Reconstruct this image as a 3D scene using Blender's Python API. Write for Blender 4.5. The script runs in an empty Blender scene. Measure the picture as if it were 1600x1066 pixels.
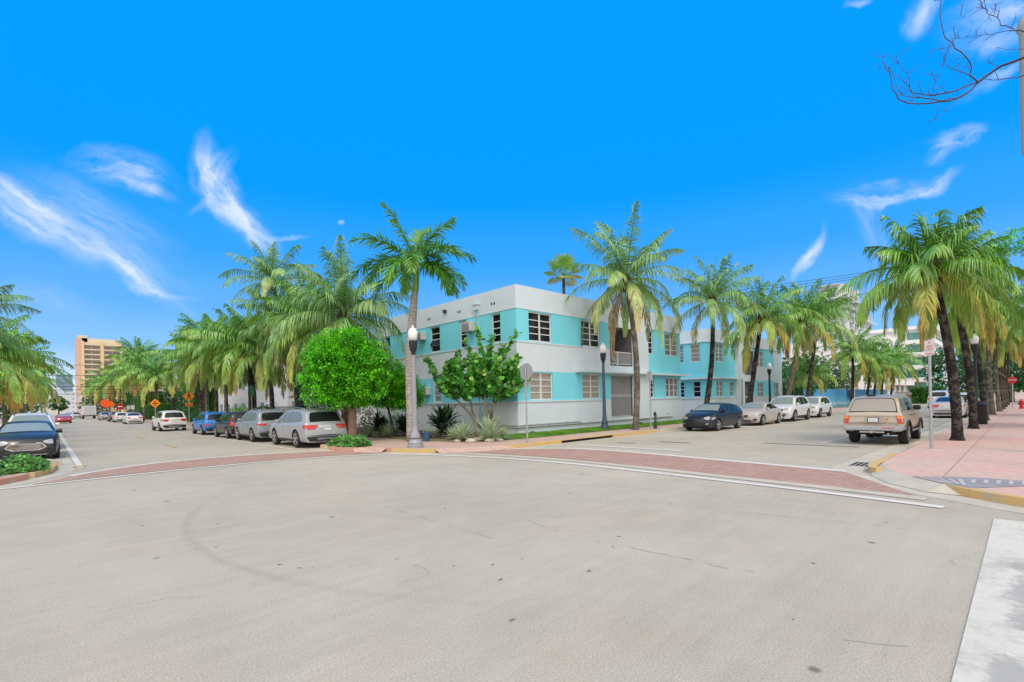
import bpy, bmesh, math, random
import numpy as np
from mathutils import Vector, Matrix
R_ = math.radians
PI = math.pi
SC = bpy.context.scene
COL = SC.collection
random.seed(7)

# ------------------------------------------------------------------ camera
YAW = math.atan2(805, 765.5)               # heading, counter-clockwise from +X
FW = Vector((math.cos(YAW), math.sin(YAW), 0)); RT = Vector((math.sin(YAW), -math.cos(YAW), 0))
ROLL = math.atan2(35, 1533)
cd = bpy.data.cameras.new('camera'); cam = bpy.data.objects.new('camera', cd); COL.objects.link(cam)
cd.sensor_width = 36; cd.lens = 36 * 765.5 / 1600; cd.clip_start = .05; cd.clip_end = 5000
cd.shift_y = 94.4 / 1600
cr, ur = RT * math.cos(ROLL) - Vector((0, 0, math.sin(ROLL))), Vector((0, 0, math.cos(ROLL))) + RT * math.sin(ROLL)
m = Matrix((cr, ur, -FW)).transposed().to_4x4(); m.translation = (0, 0, 1.8)
cam.matrix_world = m
SC.camera = cam

# ------------------------------------------------------------------ render look
SC.view_settings.view_transform = 'Standard'; SC.view_settings.look = 'None'
SC.view_settings.exposure = 0.13; SC.view_settings.gamma = 1.0
SC.cycles.max_bounces = 6; SC.cycles.transparent_max_bounces = 12

# ------------------------------------------------------------------ sun
SUN_EL, SUN_AZ = 56, -124      # azimuth counter-clockwise from +X of the direction TO the sun
sd = bpy.data.lights.new('sun', 'SUN'); sun = bpy.data.objects.new('sun', sd); COL.objects.link(sun)
sd.energy = 1.2; sd.angle = R_(18); sd.color = (1, .96, .91)
tos = Vector((math.cos(R_(SUN_EL)) * math.cos(R_(SUN_AZ)), math.cos(R_(SUN_EL)) * math.sin(R_(SUN_AZ)), math.sin(R_(SUN_EL))))
sun.rotation_euler = tos.to_track_quat('Z', 'Y').to_euler()

# ------------------------------------------------------------------ sky
W = bpy.data.worlds.new('World'); SC.world = W; W.use_nodes = True
def world():
    nt = W.node_tree; nt.nodes.clear(); N = nt.nodes; L = nt.links
    def m1(op, a, b=None, c=None, clamp=False):
        n = N.new('ShaderNodeMath'); n.operation = op; n.use_clamp = clamp
        for i, v in enumerate((a, b, c)):
            if v is None: continue
            if isinstance(v, (int, float)): n.inputs[i].default_value = v
            else: L.new(v, n.inputs[i])
        return n.outputs[0]
    def dot(v, w):
        n = N.new('ShaderNodeVectorMath'); n.operation = 'DOT_PRODUCT'; L.new(v, n.inputs[0]); n.inputs[1].default_value = w
        return n.outputs['Value']
    def ss(x, a, b):
        n = N.new('ShaderNodeMapRange'); n.interpolation_type = 'SMOOTHSTEP'; L.new(x, n.inputs[0])
        n.inputs[1].default_value = a; n.inputs[2].default_value = b; n.inputs[3].default_value = 0; n.inputs[4].default_value = 1
        return n.outputs[0]
    def comb(x, y, z=0.):
        n = N.new('ShaderNodeCombineXYZ')
        for i, v in enumerate((x, y, z)):
            if isinstance(v, (int, float)): n.inputs[i].default_value = v
            else: L.new(v, n.inputs[i])
        return n.outputs[0]
    def noise(v, s, d=4, r=.55):
        n = N.new('ShaderNodeTexNoise'); L.new(v, n.inputs['Vector']); n.inputs['Scale'].default_value = s
        n.inputs['Detail'].default_value = d; n.inputs['Roughness'].default_value = r; return n.outputs['Fac']
    def mix(f, a, b):
        n = N.new('ShaderNodeMix'); n.data_type = 'RGBA'
        if isinstance(f, (int, float)): n.inputs[0].default_value = f
        else: L.new(f, n.inputs[0])
        for i, v in ((6, a), (7, b)):
            if isinstance(v, tuple): n.inputs[i].default_value = (*v, 1)
            else: L.new(v, n.inputs[i])
        return n.outputs[2]
    tc = N.new('ShaderNodeTexCoord').outputs['Generated']
    f = dot(tc, FW); u0 = dot(tc, RT); z0 = dot(tc, (0, 0, 1))
    ff = m1('MAXIMUM', f, .05)
    u = m1('DIVIDE', u0, ff); v = m1('DIVIDE', z0, ff)
    # clear-sky colour by height above the horizon
    el = m1('ARCSINE', z0)
    ramp = N.new('ShaderNodeValToRGB'); L.new(m1('DIVIDE', el, PI / 2, clamp=True), ramp.inputs[0])
    cr_ = ramp.color_ramp; cr_.interpolation = 'EASE'
    pts = [(0, (.58, .76, .92)), (.03, (.40, .65, .93)), (.07, (.23, .52, .93)), (.12, (.11, .42, .95)), (.18, (.03, .352, .95)), (.25, (.0, .315, .95)), (.45, (.0, .31, .95)), (1, (0, .25, .8))]
    cr_.elements[0].position = 0; cr_.elements[0].color = (*pts[0][1], 1)
    cr_.elements[1].position = 1; cr_.elements[1].color = (*pts[-1][1], 1)
    for p, c in pts[1:-1]:
        e = cr_.elements.new(p); e.color = (*c, 1)
    sk = N.new('ShaderNodeTexSky'); sk.sky_type = 'NISHITA'; sk.sun_disc = False
    sk.sun_elevation = R_(SUN_EL); sk.sun_rotation = R_(90 - SUN_AZ)
    bgs = N.new('ShaderNodeBackground'); L.new(sk.outputs[0], bgs.inputs[0]); bgs.inputs[1].default_value = .002
    col = ramp.outputs[0]
    # warp
    uv = comb(u, v)
    nw = N.new('ShaderNodeTexNoise'); L.new(uv, nw.inputs['Vector']); nw.inputs['Scale'].default_value = 7; nw.inputs['Detail'].default_value = 5
    nw.inputs['Roughness'].default_value = .6
    sp = N.new('ShaderNodeSeparateXYZ'); L.new(nw.outputs['Color'], sp.inputs[0])
    wu = m1('ADD', u, m1('MULTIPLY', m1('SUBTRACT', sp.outputs[0], .5), .07)); wv = m1('ADD', v, m1('MULTIPLY', m1('SUBTRACT', sp.outputs[1], .5), .07))
    ct, st = math.cos(ROLL), math.sin(ROLL)
    def wisp(px, py, ang, la, lb, k=0, s=1., st1=(3, 11), thr=(.28, .8)):
        uu, vv = px - 800, py - 627.4
        cx = (uu * ct - vv * st) / 765.5; cy = -(uu * st + vv * ct) / 765.5
        a = R_(ang); la /= 765.5; lb /= 765.5
        dx = m1('SUBTRACT', wu, cx); dy = m1('SUBTRACT', wv, cy)
        x = m1('ADD', m1('MULTIPLY', dx, math.cos(a)), m1('MULTIPLY', dy, math.sin(a)))
        y = m1('SUBTRACT', m1('MULTIPLY', dy, math.cos(a)), m1('MULTIPLY', dx, math.sin(a)))
        if k: y = m1('SUBTRACT', y, m1('MULTIPLY', m1('MULTIPLY', x, x), k / la))
        q = m1('SQRT', m1('ADD', m1('POWER', m1('DIVIDE', m1('ABSOLUTE', x), la), 2), m1('POWER', m1('DIVIDE', m1('ABSOLUTE', y), lb), 2)))
        d = m1('SUBTRACT', 1, ss(q, .1, 1.0))
        n = noise(comb(m1('MULTIPLY', x, st1[0]), m1('MULTIPLY', y, st1[1]), px * .01), 2.2, 6, .62)
        return m1('MULTIPLY', m1('MULTIPLY', d, ss(n, *thr)), s)
    WS = [wisp(20, 322, -31, 230, 46, 0, 1.2, (2, 13)), wisp(115, 366, -34, 200, 24, .02, 1.0, (2, 13)), wisp(235, 442, -36, 110, 7, 0, .7), wisp(215, 415, -38, 150, 34, 0, .6, (2, 14)), wisp(150, 335, -28, 190, 50, 0, .4, (2, 14)), wisp(250, 455, -17, 90, 9, 0, .5),
          wisp(195, 258, -12, 115, 42, -.15, .85), wisp(225, 285, -22, 75, 16, -.1, .9), wisp(336, 278, -72, 90, 40, .12, 1.6), wisp(345, 262, 60, 50, 26, 0, 1.0), wisp(375, 345, -46, 95, 30, .1, 1.6),
          wisp(440, 368, 4, 60, 6, 0, .6), wisp(335, 305, 30, 60, 10, 0, .5), wisp(1375, 308, 8, 90, 30, .12, 1.2, thr=(.36, .75)), wisp(1450, 292, 20, 70, 16, .1, 1.1), wisp(1362, 350, -75, 75, 30, 0, .4),
          wisp(1266, 392, 60, 62, 13, .05, 1.5), wisp(1488, 222, 14, 68, 20, .15, 1.0, thr=(.36, .75)), wisp(1470, 238, 40, 36, 22, 0, .7), wisp(1560, 25, 20, 120, 60, 0, .9), wisp(1440, 15, 70, 55, 26, 0, .9),
          wisp(1560, 120, 35, 100, 16, 0, .6), wisp(1548, 75, 50, 35, 14, 0, .5), wisp(1345, 5, 10, 30, 10, 0, .6), wisp(532, 344, 0, 9, 5, 0, .4, thr=(.1, .5)),
          wisp(100, 600, 5, 190, 60, 0, .8, (2, 6), (.2, .6)), wisp(40, 470, -10, 150, 40, 0, .25, (2, 6), (.3, .7)), wisp(1330, 470, 10, 200, 30, 0, .2, (2, 6))]
    tot = WS[0]
    for w in WS[1:]: tot = m1('ADD', tot, w)
    tot = m1('MULTIPLY', m1('MULTIPLY', m1('MINIMUM', tot, 1.0), .76), ss(f, .1, .3))
    col = mix(tot, col, (.86, .90, .94))
    # unseen bright cloud added behind the viewpoint and overhead as neutral fill light
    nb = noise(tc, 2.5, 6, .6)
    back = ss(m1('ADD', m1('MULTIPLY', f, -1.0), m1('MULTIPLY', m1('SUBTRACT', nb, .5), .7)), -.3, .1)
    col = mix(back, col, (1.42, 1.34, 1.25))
    # ground half
    col = mix(ss(z0, -.03, -.005), (.4, .38, .35), col)
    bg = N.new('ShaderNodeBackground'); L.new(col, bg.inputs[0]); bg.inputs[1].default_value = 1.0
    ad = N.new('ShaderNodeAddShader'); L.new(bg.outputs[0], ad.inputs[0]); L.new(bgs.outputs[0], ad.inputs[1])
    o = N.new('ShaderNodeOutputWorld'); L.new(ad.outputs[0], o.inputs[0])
world()
W.cycles.sampling_method = 'MANUAL'; W.cycles.sample_map_resolution = 512

# ------------------------------------------------------------------ helpers
def prop(o, label=None, cat=None, group=None, kind=None):
    if label: o['label'] = label
    if cat: o['category'] = cat
    if group: o['group'] = group
    if kind: o['kind'] = kind
    return o
def thing(name, label, cat, loc=(0, 0, 0), rz=0, group=None):
    o = bpy.data.objects.new(name, None); COL.objects.link(o); o.empty_display_size = .2
    o.location = loc; o.rotation_euler = (0, 0, rz)
    return prop(o, label, cat, group)
def struct(o): o['kind'] = 'structure'; return o

class MB:
    """collects geometry, links it as one mesh object"""
    def __init__(s): s.v = []; s.f = []; s.mi = []; s.t = []
    def quad(s, a, b, c, d, mi=0): n = len(s.v); s.v += [tuple(a), tuple(b), tuple(c), tuple(d)]; s.f.append((n, n + 1, n + 2, n + 3)); s.mi.append(mi)
    def poly(s, pts, mi=0): n = len(s.v); s.v += [tuple(p) for p in pts]; s.f.append(tuple(range(n, n + len(pts)))); s.mi.append(mi)
    def box(s, x0, x1, y0, y1, z0, z1, mi=0, M=None):
        n = len(s.v); P = [(x, y, z) for z in (z0, z1) for y in (y0, y1) for x in (x0, x1)]
        if M is not None: P = [tuple(M @ Vector(p)) for p in P]
        s.v += P
        for f in ((0, 2, 3, 1), (4, 5, 7, 6), (0, 1, 5, 4), (2, 6, 7, 3), (0, 4, 6, 2), (1, 3, 7, 5)):
            s.f.append(tuple(n + i for i in f)); s.mi.append(mi)
    def tube(s, pts, rad, n=8, mi=0, cap=True):
        pts = [Vector(p) for p in pts]; b0 = len(s.v)
        if not hasattr(rad, '__len__'): rad = [rad] * len(pts)
        prev = None
        for i, p in enumerate(pts):
            t = (pts[min(i + 1, len(pts) - 1)] - pts[max(i - 1, 0)]).normalized()
            a = prev if prev is not None else (Vector((1, 0, 0)) if abs(t.x) < .9 else Vector((0, 1, 0)))
            a = (a - t * a.dot(t)).normalized(); b = t.cross(a); prev = a
            for k in range(n):
                an = 2 * PI * k / n; s.v.append(tuple(p + (a * math.cos(an) + b * math.sin(an)) * rad[i]))
        for i in range(len(pts) - 1):
            for k in range(n):
                q = b0 + i * n; k2 = (k + 1) % n
                s.f.append((q + k, q + k2, q + n + k2, q + n + k)); s.mi.append(mi)
        if cap:
            s.f.append(tuple(b0 + k for k in reversed(range(n)))); s.mi.append(mi)
            s.f.append(tuple(b0 + (len(pts) - 1) * n + k for k in range(n))); s.mi.append(mi)
    def lathe(s, prof, c=(0, 0, 0), n=16, mi=0, axis='Z'):
        b0 = len(s.v)
        for r, z in prof:
            for k in range(n):
                a = 2 * PI * k / n; x, y = r * math.cos(a), r * math.sin(a)
                p = (c[0] + x, c[1] + y, c[2] + z) if axis == 'Z' else ((c[0] + x, c[1] + z, c[2] + y) if axis == 'Y' else (c[0] + z, c[1] + x, c[2] + y))
                s.v.append(p)
        for i in range(len(prof) - 1):
            for k in range(n):
                q = b0 + i * n; k2 = (k + 1) % n
                s.f.append((q + k, q + k2, q + n + k2, q + n + k)); s.mi.append(mi)
        s.f.append(tuple(b0 + k for k in reversed(range(n)))); s.mi.append(mi)
        s.f.append(tuple(b0 + (len(prof) - 1) * n + k for k in range(n))); s.mi.append(mi)
    def build(s, name, mats, parent=None, smooth=False, bevel=0):
        me = bpy.data.meshes.new(name); me.from_pydata(s.v, [], s.f)
        if not isinstance(mats, (list, tuple)): mats = [mats]
        for m_ in mats: me.materials.append(m_)
        me.polygons.foreach_set('material_index', s.mi)
        if smooth is True: me.polygons.foreach_set('use_smooth', [True] * len(s.f))
        me.update()
        if s.t and len(s.t) == len(s.v):
            at = me.attributes.new('tint', 'FLOAT', 'POINT'); at.data.foreach_set('value', s.t)
        o = bpy.data.objects.new(name, me); COL.objects.link(o)
        if parent is not None: o.parent = parent
        if smooth == 'auto':
            me.polygons.foreach_set('use_smooth', [True] * len(s.f)); me.set_sharp_from_angle(angle=R_(38))
        if bevel:
            b = o.modifiers.new('b', 'BEVEL'); b.width = bevel; b.segments = 2; b.limit_method = 'ANGLE'
        return o

def pal(nt, col, var, scale, coords='Object', detail=4):
    """noise-varied base colour; returns colour output and noise output"""
    N, L = nt.nodes, nt.links
    tc = N.new('ShaderNodeTexCoord'); n = N.new('ShaderNodeTexNoise'); L.new(tc.outputs[coords], n.inputs['Vector'])
    n.inputs['Scale'].default_value = scale; n.inputs['Detail'].default_value = detail; n.inputs['Roughness'].default_value = .6
    r = N.new('ShaderNodeMapRange'); L.new(n.outputs['Fac'], r.inputs[0]); r.inputs[1].default_value = .25; r.inputs[2].default_value = .75
    r.inputs[3].default_value = 1 - var; r.inputs[4].default_value = 1 + var
    mx = N.new('ShaderNodeVectorMath'); mx.operation = 'SCALE'; mx.inputs[0].default_value = col[:3]; L.new(r.outputs[0], mx.inputs['Scale'])
    return mx.outputs[0], n.outputs['Fac'], tc
_M = {}
def mat(name, col, rough=.6, metal=0., var=0., scale=3., bump=0., bscale=None, spec=.5, coat=0., emit=None, es=1.):
    if name in _M: return _M[name]
    ma = bpy.data.materials.new(name); ma.use_nodes = True; nt = ma.node_tree; b = nt.nodes['Principled BSDF']
    b.inputs['Base Color'].default_value = (*col, 1); b.inputs['Roughness'].default_value = rough; b.inputs['Metallic'].default_value = metal
    b.inputs['Specular IOR Level'].default_value = spec; b.inputs['Coat Weight'].default_value = coat; b.inputs['Coat Roughness'].default_value = .05
    if emit: b.inputs['Emission Color'].default_value = (*emit, 1); b.inputs['Emission Strength'].default_value = es
    if var:
        c, _, tc = pal(nt, col, var, scale); nt.links.new(c, b.inputs['Base Color'])
    if bump:
        tc = nt.nodes.new('ShaderNodeTexCoord'); n = nt.nodes.new('ShaderNodeTexNoise'); nt.links.new(tc.outputs['Object'], n.inputs['Vector'])
        n.inputs['Scale'].default_value = bscale or scale * 6; n.inputs['Detail'].default_value = 4
        bp = nt.nodes.new('ShaderNodeBump'); bp.inputs['Strength'].default_value = bump; bp.inputs['Distance'].default_value = .02
        nt.links.new(n.outputs['Fac'], bp.inputs['Height']); nt.links.new(bp.outputs[0], b.inputs['Normal'])
    _M[name] = ma; return ma

def leafmat(name, stops, trans=.35, rough=.45, nscale=1.5, nvar=.35, spec=.5):
    """leaf colour from the 'tint' attribute plus clump noise"""
    if name in _M: return _M[name]
    ma = bpy.data.materials.new(name); ma.use_nodes = True; nt = ma.node_tree; N, L = nt.nodes, nt.links
    b = N['Principled BSDF']; b.inputs['Roughness'].default_value = rough; b.inputs['Specular IOR Level'].default_value = spec
    at = N.new('ShaderNodeAttribute'); at.attribute_name = 'tint'
    r = N.new('ShaderNodeValToRGB'); L.new(at.outputs['Fac'], r.inputs[0])
    e = r.color_ramp.elements; e[0].position, e[0].color = stops[0][0], (*stops[0][1], 1); e[1].position, e[1].color = stops[-1][0], (*stops[-1][1], 1)
    for p, c in stops[1:-1]: x = e.new(p); x.color = (*c, 1)
    tc = N.new('ShaderNodeTexCoord'); n = N.new('ShaderNodeTexNoise'); L.new(tc.outputs['Object'], n.inputs['Vector']); n.inputs['Scale'].default_value = nscale
    mr = N.new('ShaderNodeMapRange'); L.new(n.outputs['Fac'], mr.inputs[0]); mr.inputs[1].default_value = .3; mr.inputs[2].default_value = .7
    mr.inputs[3].default_value = 1 - nvar; mr.inputs[4].default_value = 1 + nvar
    vm = N.new('ShaderNodeVectorMath'); vm.operation = 'SCALE'; L.new(r.outputs[0], vm.inputs[0]); L.new(mr.outputs[0], vm.inputs['Scale'])
    L.new(vm.outputs[0], b.inputs['Base Color'])
    tr = N.new('ShaderNodeBsdfTranslucent'); L.new(vm.outputs[0], tr.inputs[0])
    mx = N.new('ShaderNodeMixShader'); mx.inputs[0].default_value = trans; L.new(b.outputs[0], mx.inputs[1]); L.new(tr.outputs[0], mx.inputs[2])
    L.new(mx.outputs[0], N['Material Output'].inputs[0])
    _M[name] = ma; return ma

def text_mesh(name, txt, size, matl, parent, M, ext=.002):
    cu = bpy.data.curves.new(name, 'FONT'); cu.body = txt; cu.size = size; cu.align_x = 'CENTER'; cu.align_y = 'CENTER'; cu.extrude = ext
    t = bpy.data.objects.new(name, cu); COL.objects.link(t)
    dg = bpy.context.evaluated_depsgraph_get(); me = bpy.data.meshes.new_from_object(t.evaluated_get(dg))
    bpy.data.objects.remove(t); bpy.data.curves.remove(cu)
    me.materials.clear(); me.materials.append(matl)
    o = bpy.data.objects.new(name, me); COL.objects.link(o); o.matrix_local = M
    if parent is not None: o.parent = parent
    return o

# ================================================================== GROUND
def road_mat():
    ma = bpy.data.materials.new('asphalt'); ma.use_nodes = True; nt = ma.node_tree; N, L = nt.nodes, nt.links; b = N['Principled BSDF']
    tc = N.new('ShaderNodeTexCoord').outputs['Object']
    def noise(s, d=4, vec=tc, r=.6):
        n = N.new('ShaderNodeTexNoise'); L.new(vec, n.inputs['Vector']); n.inputs['Scale'].default_value = s; n.inputs['Detail'].default_value = d; n.inputs['Roughness'].default_value = r
        return n.outputs['Fac']
    def mr(x, a, b_, c, d):
        n = N.new('ShaderNodeMapRange'); L.new(x, n.inputs[0])
        for i, v in enumerate((a, b_, c, d)): n.inputs[i + 1].default_value = v
        return n.outputs[0]
    def mul(a, b_):
        n = N.new('ShaderNodeMath'); n.operation = 'MULTIPLY'; L.new(a, n.inputs[0]); L.new(b_, n.inputs[1]); return n.outputs[0]
    v = mr(noise(.22, 3), .3, .7, .9, 1.08)
    v = mul(v, mr(noise(1.6, 4), .3, .7, .95, 1.05))
    v = mul(v, mr(noise(90, 3), .35, .65, .84, 1.12))
    v = mul(v, mr(noise(55, 3, r=.8), .36, .64, .86, 1.12))
    st_ = N.new('ShaderNodeMapping'); L.new(tc, st_.inputs[0]); st_.inputs['Scale'].default_value = (.35, 5, 1); st_.inputs['Rotation'].default_value = (0, 0, R_(-40))
    v = mul(v, mr(noise(1.3, 5, st_.outputs[0]), .35, .65, .965, 1.03))
    # dark aggregate flecks
    vo = N.new('ShaderNodeTexVoronoi'); L.new(tc, vo.inputs['Vector']); vo.inputs['Scale'].default_value = 42
    v = mul(v, mr(vo.outputs['Distance'], .05, .24, .68, 1.0))
    # small tar spots
    vo2 = N.new('ShaderNodeTexVoronoi'); L.new(tc, vo2.inputs['Vector']); vo2.inputs['Scale'].default_value = .8; vo2.inputs['Randomness'].default_value = 1
    v = mul(v, mr(vo2.outputs['Distance'], .032, .05, .45, 1.0))
    # cracks
    mp = N.new('ShaderNodeMapping'); L.new(tc, mp.inputs[0]); mp.inputs['Scale'].default_value = (.35, .9, 1); mp.inputs['Rotation'].default_value = (0, 0, .5)
    wv = N.new('ShaderNodeVectorMath'); wv.operation = 'ADD'; L.new(mp.outputs[0], wv.inputs[0])
    nn = N.new('ShaderNodeTexNoise'); L.new(tc, nn.inputs['Vector']); nn.inputs['Scale'].default_value = 1.2; nn.inputs['Detail'].default_value = 6
    L.new(nn.outputs['Color'], wv.inputs[1])
    vc = N.new('ShaderNodeTexVoronoi'); vc.feature = 'DISTANCE_TO_EDGE'; L.new(wv.outputs[0], vc.inputs['Vector']); vc.inputs['Scale'].default_value = .33
    crk = mr(vc.outputs['Distance'], .0, .006, 1, 0)
    gate = mr(noise(.5, 3), .52, .6, 0, .28)
    cg = mul(crk, gate); inv = N.new('ShaderNodeMath'); inv.operation = 'SUBTRACT'; inv.inputs[0].default_value = 1; L.new(cg, inv.inputs[1])
    v = mul(v, inv.outputs[0])
    # tyre marks: a long arc across the junction
    ln = N.new('ShaderNodeVectorMath'); ln.operation = 'DISTANCE'; L.new(tc, ln.inputs[0]); ln.inputs[1].default_value = (8.4, 7.6, 0)
    rg = N.new('ShaderNodeMath'); rg.operation = 'SUBTRACT'; L.new(ln.outputs['Value'], rg.inputs[0]); rg.inputs[1].default_value = 7.0
    ab_ = N.new('ShaderNodeMath'); ab_.operation = 'ABSOLUTE'; L.new(rg.outputs[0], ab_.inputs[0])
    tm = mr(ab_.outputs[0], .0, .11, .12, 0)
    sx = N.new('ShaderNodeSeparateXYZ'); L.new(tc, sx.inputs[0])
    tm = mul(tm, mr(sx.outputs[0], 1.6, 3.0, 1, 0))
    inv2 = N.new('ShaderNodeMath'); inv2.operation = 'SUBTRACT'; inv2.inputs[0].default_value = 1; L.new(tm, inv2.inputs[1])
    v = mul(v, inv2.outputs[0])
    hue = N.new('ShaderNodeMix'); hue.data_type = 'RGBA'; L.new(mr(noise(.35, 4), .4, .65, 0, 1), hue.inputs[0])
    hue.inputs[6].default_value = (.475, .43, .345, 1); hue.inputs[7].default_value = (.485, .425, .33, 1)
    s = N.new('ShaderNodeVectorMath'); s.operation = 'SCALE'; L.new(hue.outputs[2], s.inputs[0]); L.new(v, s.inputs['Scale'])
    L.new(s.outputs[0], b.inputs['Base Color']); b.inputs['Roughness'].default_value = .85; b.inputs['Specular IOR Level'].default_value = .25
    bp = N.new('ShaderNodeBump'); bp.inputs['Strength'].default_value = .35; bp.inputs['Distance'].default_value = .01
    L.new(noise(120, 3), bp.inputs['Height']); L.new(bp.outputs[0], b.inputs['Normal'])
    return ma
M_ROAD = road_mat()
def paint_mat(name, col, wear=.35, wcol=(.42, .39, .33), sc=1.1):
    ma = bpy.data.materials.new(name); ma.use_nodes = True; nt = ma.node_tree; N, L = nt.nodes, nt.links; b = N['Principled BSDF']
    tc = N.new('ShaderNodeTexCoord').outputs['Object']
    n = N.new('ShaderNodeTexNoise'); L.new(tc, n.inputs['Vector']); n.inputs['Scale'].default_value = sc; n.inputs['Detail'].default_value = 9; n.inputs['Roughness'].default_value = .75
    r = N.new('ShaderNodeMapRange'); L.new(n.outputs['Fac'], r.inputs[0]); r.inputs[1].default_value = .66 - wear * .35; r.inputs[2].default_value = .70 - wear * .2; r.inputs[3].default_value = 0; r.inputs[4].default_value = .8
    mx = N.new('ShaderNodeMix'); mx.data_type = 'RGBA'; L.new(r.outputs[0], mx.inputs[0]); mx.inputs[6].default_value = (*col, 1); mx.inputs[7].default_value = (*wcol, 1)
    n2 = N.new('ShaderNodeTexNoise'); L.new(tc, n2.inputs['Vector']); n2.inputs['Scale'].default_value = 14; n2.inputs['Detail'].default_value = 5
    r2 = N.new('ShaderNodeMapRange'); L.new(n2.outputs['Fac'], r2.inputs[0]); r2.inputs[3].default_value = .88; r2.inputs[4].default_value = 1.08
    s = N.new('ShaderNodeVectorMath'); s.operation = 'SCALE'; L.new(mx.outputs[2], s.inputs[0]); L.new(r2.outputs[0], s.inputs['Scale'])
    L.new(s.outputs[0], b.inputs['Base Color']); b.inputs['Roughness'].default_value = .8
    return ma
M_WLINE = paint_mat('white_road_paint', (.68, .65, .58), .12)
M_WBAND = paint_mat('worn_white_road_paint', (.64, .60, .51), .5, sc=.8)
M_YLINE = paint_mat('yellow_road_paint', (.55, .38, .12), .35)
M_YKERB = paint_mat('yellow_kerb_paint', (.62, .41, .15), .5, (.46, .40, .30), 4)
M_RKERB = paint_mat('red_kerb_paint', (.58, .27, .19), .5, (.45, .36, .30), 2)
M_CONC = mat('gutter_concrete', (.53, .48, .385), .85, var=.14, scale=2, bump=.3, bscale=40)
def brick_mat():
    ma = bpy.data.materials.new('crosswalk_brick'); ma.use_nodes = True; nt = ma.node_tree; N, L = nt.nodes, nt.links; b = N['Principled BSDF']
    tc = N.new('ShaderNodeTexCoord').outputs['Object']
    mp = N.new('ShaderNodeMapping'); L.new(tc, mp.inputs[0]); mp.inputs['Rotation'].default_value = (0, 0, R_(45))
    br = N.new('ShaderNodeTexBrick'); L.new(mp.outputs[0], br.inputs['Vector']); br.inputs['Scale'].default_value = 3.4
    br.inputs['Color1'].default_value = (.40, .225, .17, 1); br.inputs['Color2'].default_value = (.54, .32, .245, 1); br.inputs['Mortar'].default_value = (.24, .17, .13, 1)
    br.inputs['Mortar Size'].default_value = .03
    n = N.new('ShaderNodeTexNoise'); L.new(tc, n.inputs['Vector']); n.inputs['Scale'].default_value = 1.4; n.inputs['Detail'].default_value = 5
    r = N.new('ShaderNodeMapRange'); L.new(n.outputs['Fac'], r.inputs[0]); r.inputs[3].default_value = .85; r.inputs[4].default_value = 1.2
    s = N.new('ShaderNodeVectorMath'); s.operation = 'SCALE'; L.new(br.outputs['Color'], s.inputs[0]); L.new(r.outputs[0], s.inputs['Scale'])
    L.new(s.outputs[0], b.inputs['Base Color']); b.inputs['Roughness'].default_value = .85
    return ma
def walk_mat(name, c1, c2, jx, jy, ox=0, oy=0, stain=.25):
    ma = bpy.data.materials.new(name); ma.use_nodes = True; nt = ma.node_tree; N, L = nt.nodes, nt.links; b = N['Principled BSDF']
    tc = N.new('ShaderNodeTexCoord').outputs['Object']
    def mth(op, a, b_=None):
        n = N.new('ShaderNodeMath'); n.operation = op
        for i, v in enumerate((a, b_)):
            if v is None: continue
            if isinstance(v, (int, float)): n.inputs[i].default_value = v
            else: L.new(v, n.inputs[i])
        return n.outputs[0]
    sp = N.new('ShaderNodeSeparateXYZ'); L.new(tc, sp.inputs[0])
    def joint(c, w, o):
        q = mth('ABSOLUTE', mth('SUBTRACT', mth('FRACT', mth('DIVIDE', mth('SUBTRACT', c, o - w * 500), w)), .5))
        return mth('GREATER_THAN', q, .5 - .011 / w)
    j = mth('MAXIMUM', joint(sp.outputs[0], jx, ox), joint(sp.outputs[1], jy, oy))
    n = N.new('ShaderNodeTexNoise'); L.new(tc, n.inputs['Vector']); n.inputs['Scale'].default_value = .45; n.inputs['Detail'].default_value = 6; n.inputs['Roughness'].default_value = .65
    r = N.new('ShaderNodeMapRange'); L.new(n.outputs['Fac'], r.inputs[0]); r.inputs[1].default_value = .35; r.inputs[2].default_value = .65
    mx = N.new('ShaderNodeMix'); mx.data_type = 'RGBA'; L.new(r.outputs[0], mx.inputs[0]); mx.inputs[6].default_value = (*c1, 1); mx.inputs[7].default_value = (*c2, 1)
    n2 = N.new('ShaderNodeTexNoise'); L.new(tc, n2.inputs['Vector']); n2.inputs['Scale'].default_value = 6; n2.inputs['Detail'].default_value = 6
    r2 = N.new('ShaderNodeMapRange'); L.new(n2.outputs['Fac'], r2.inputs[0]); r2.inputs[3].default_value = 1 - stain; r2.inputs[4].default_value = 1 + stain
    s = N.new('ShaderNodeVectorMath'); s.operation = 'SCALE'; L.new(mx.outputs[2], s.inputs[0])
    L.new(mth('MULTIPLY', r2.outputs[0], mth('SUBTRACT', 1.0, mth('MULTIPLY', j, .45))), s.inputs['Scale'])
    L.new(s.outputs[0], b.inputs['Base Color']); b.inputs['Roughness'].default_value = .8
    return ma
M_BRICK = brick_mat()
M_PINK = walk_mat('pink_concrete', (.66, .39, .315), (.56, .42, .35), 3.1, 1.28, ox=.4, oy=1.15)
M_GPINK = walk_mat('faded_pink_concrete', (.52, .38, .30), (.54, .35, .28), 1.5, 1.5)
M_EARTH = mat('dry_earth', (.17, .115, .07), .95, var=.4, scale=2, bump=.5)
M_GRASS = mat('lawn_soil', (.10, .17, .035), .95, var=.4, scale=3, bump=.5)

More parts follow.
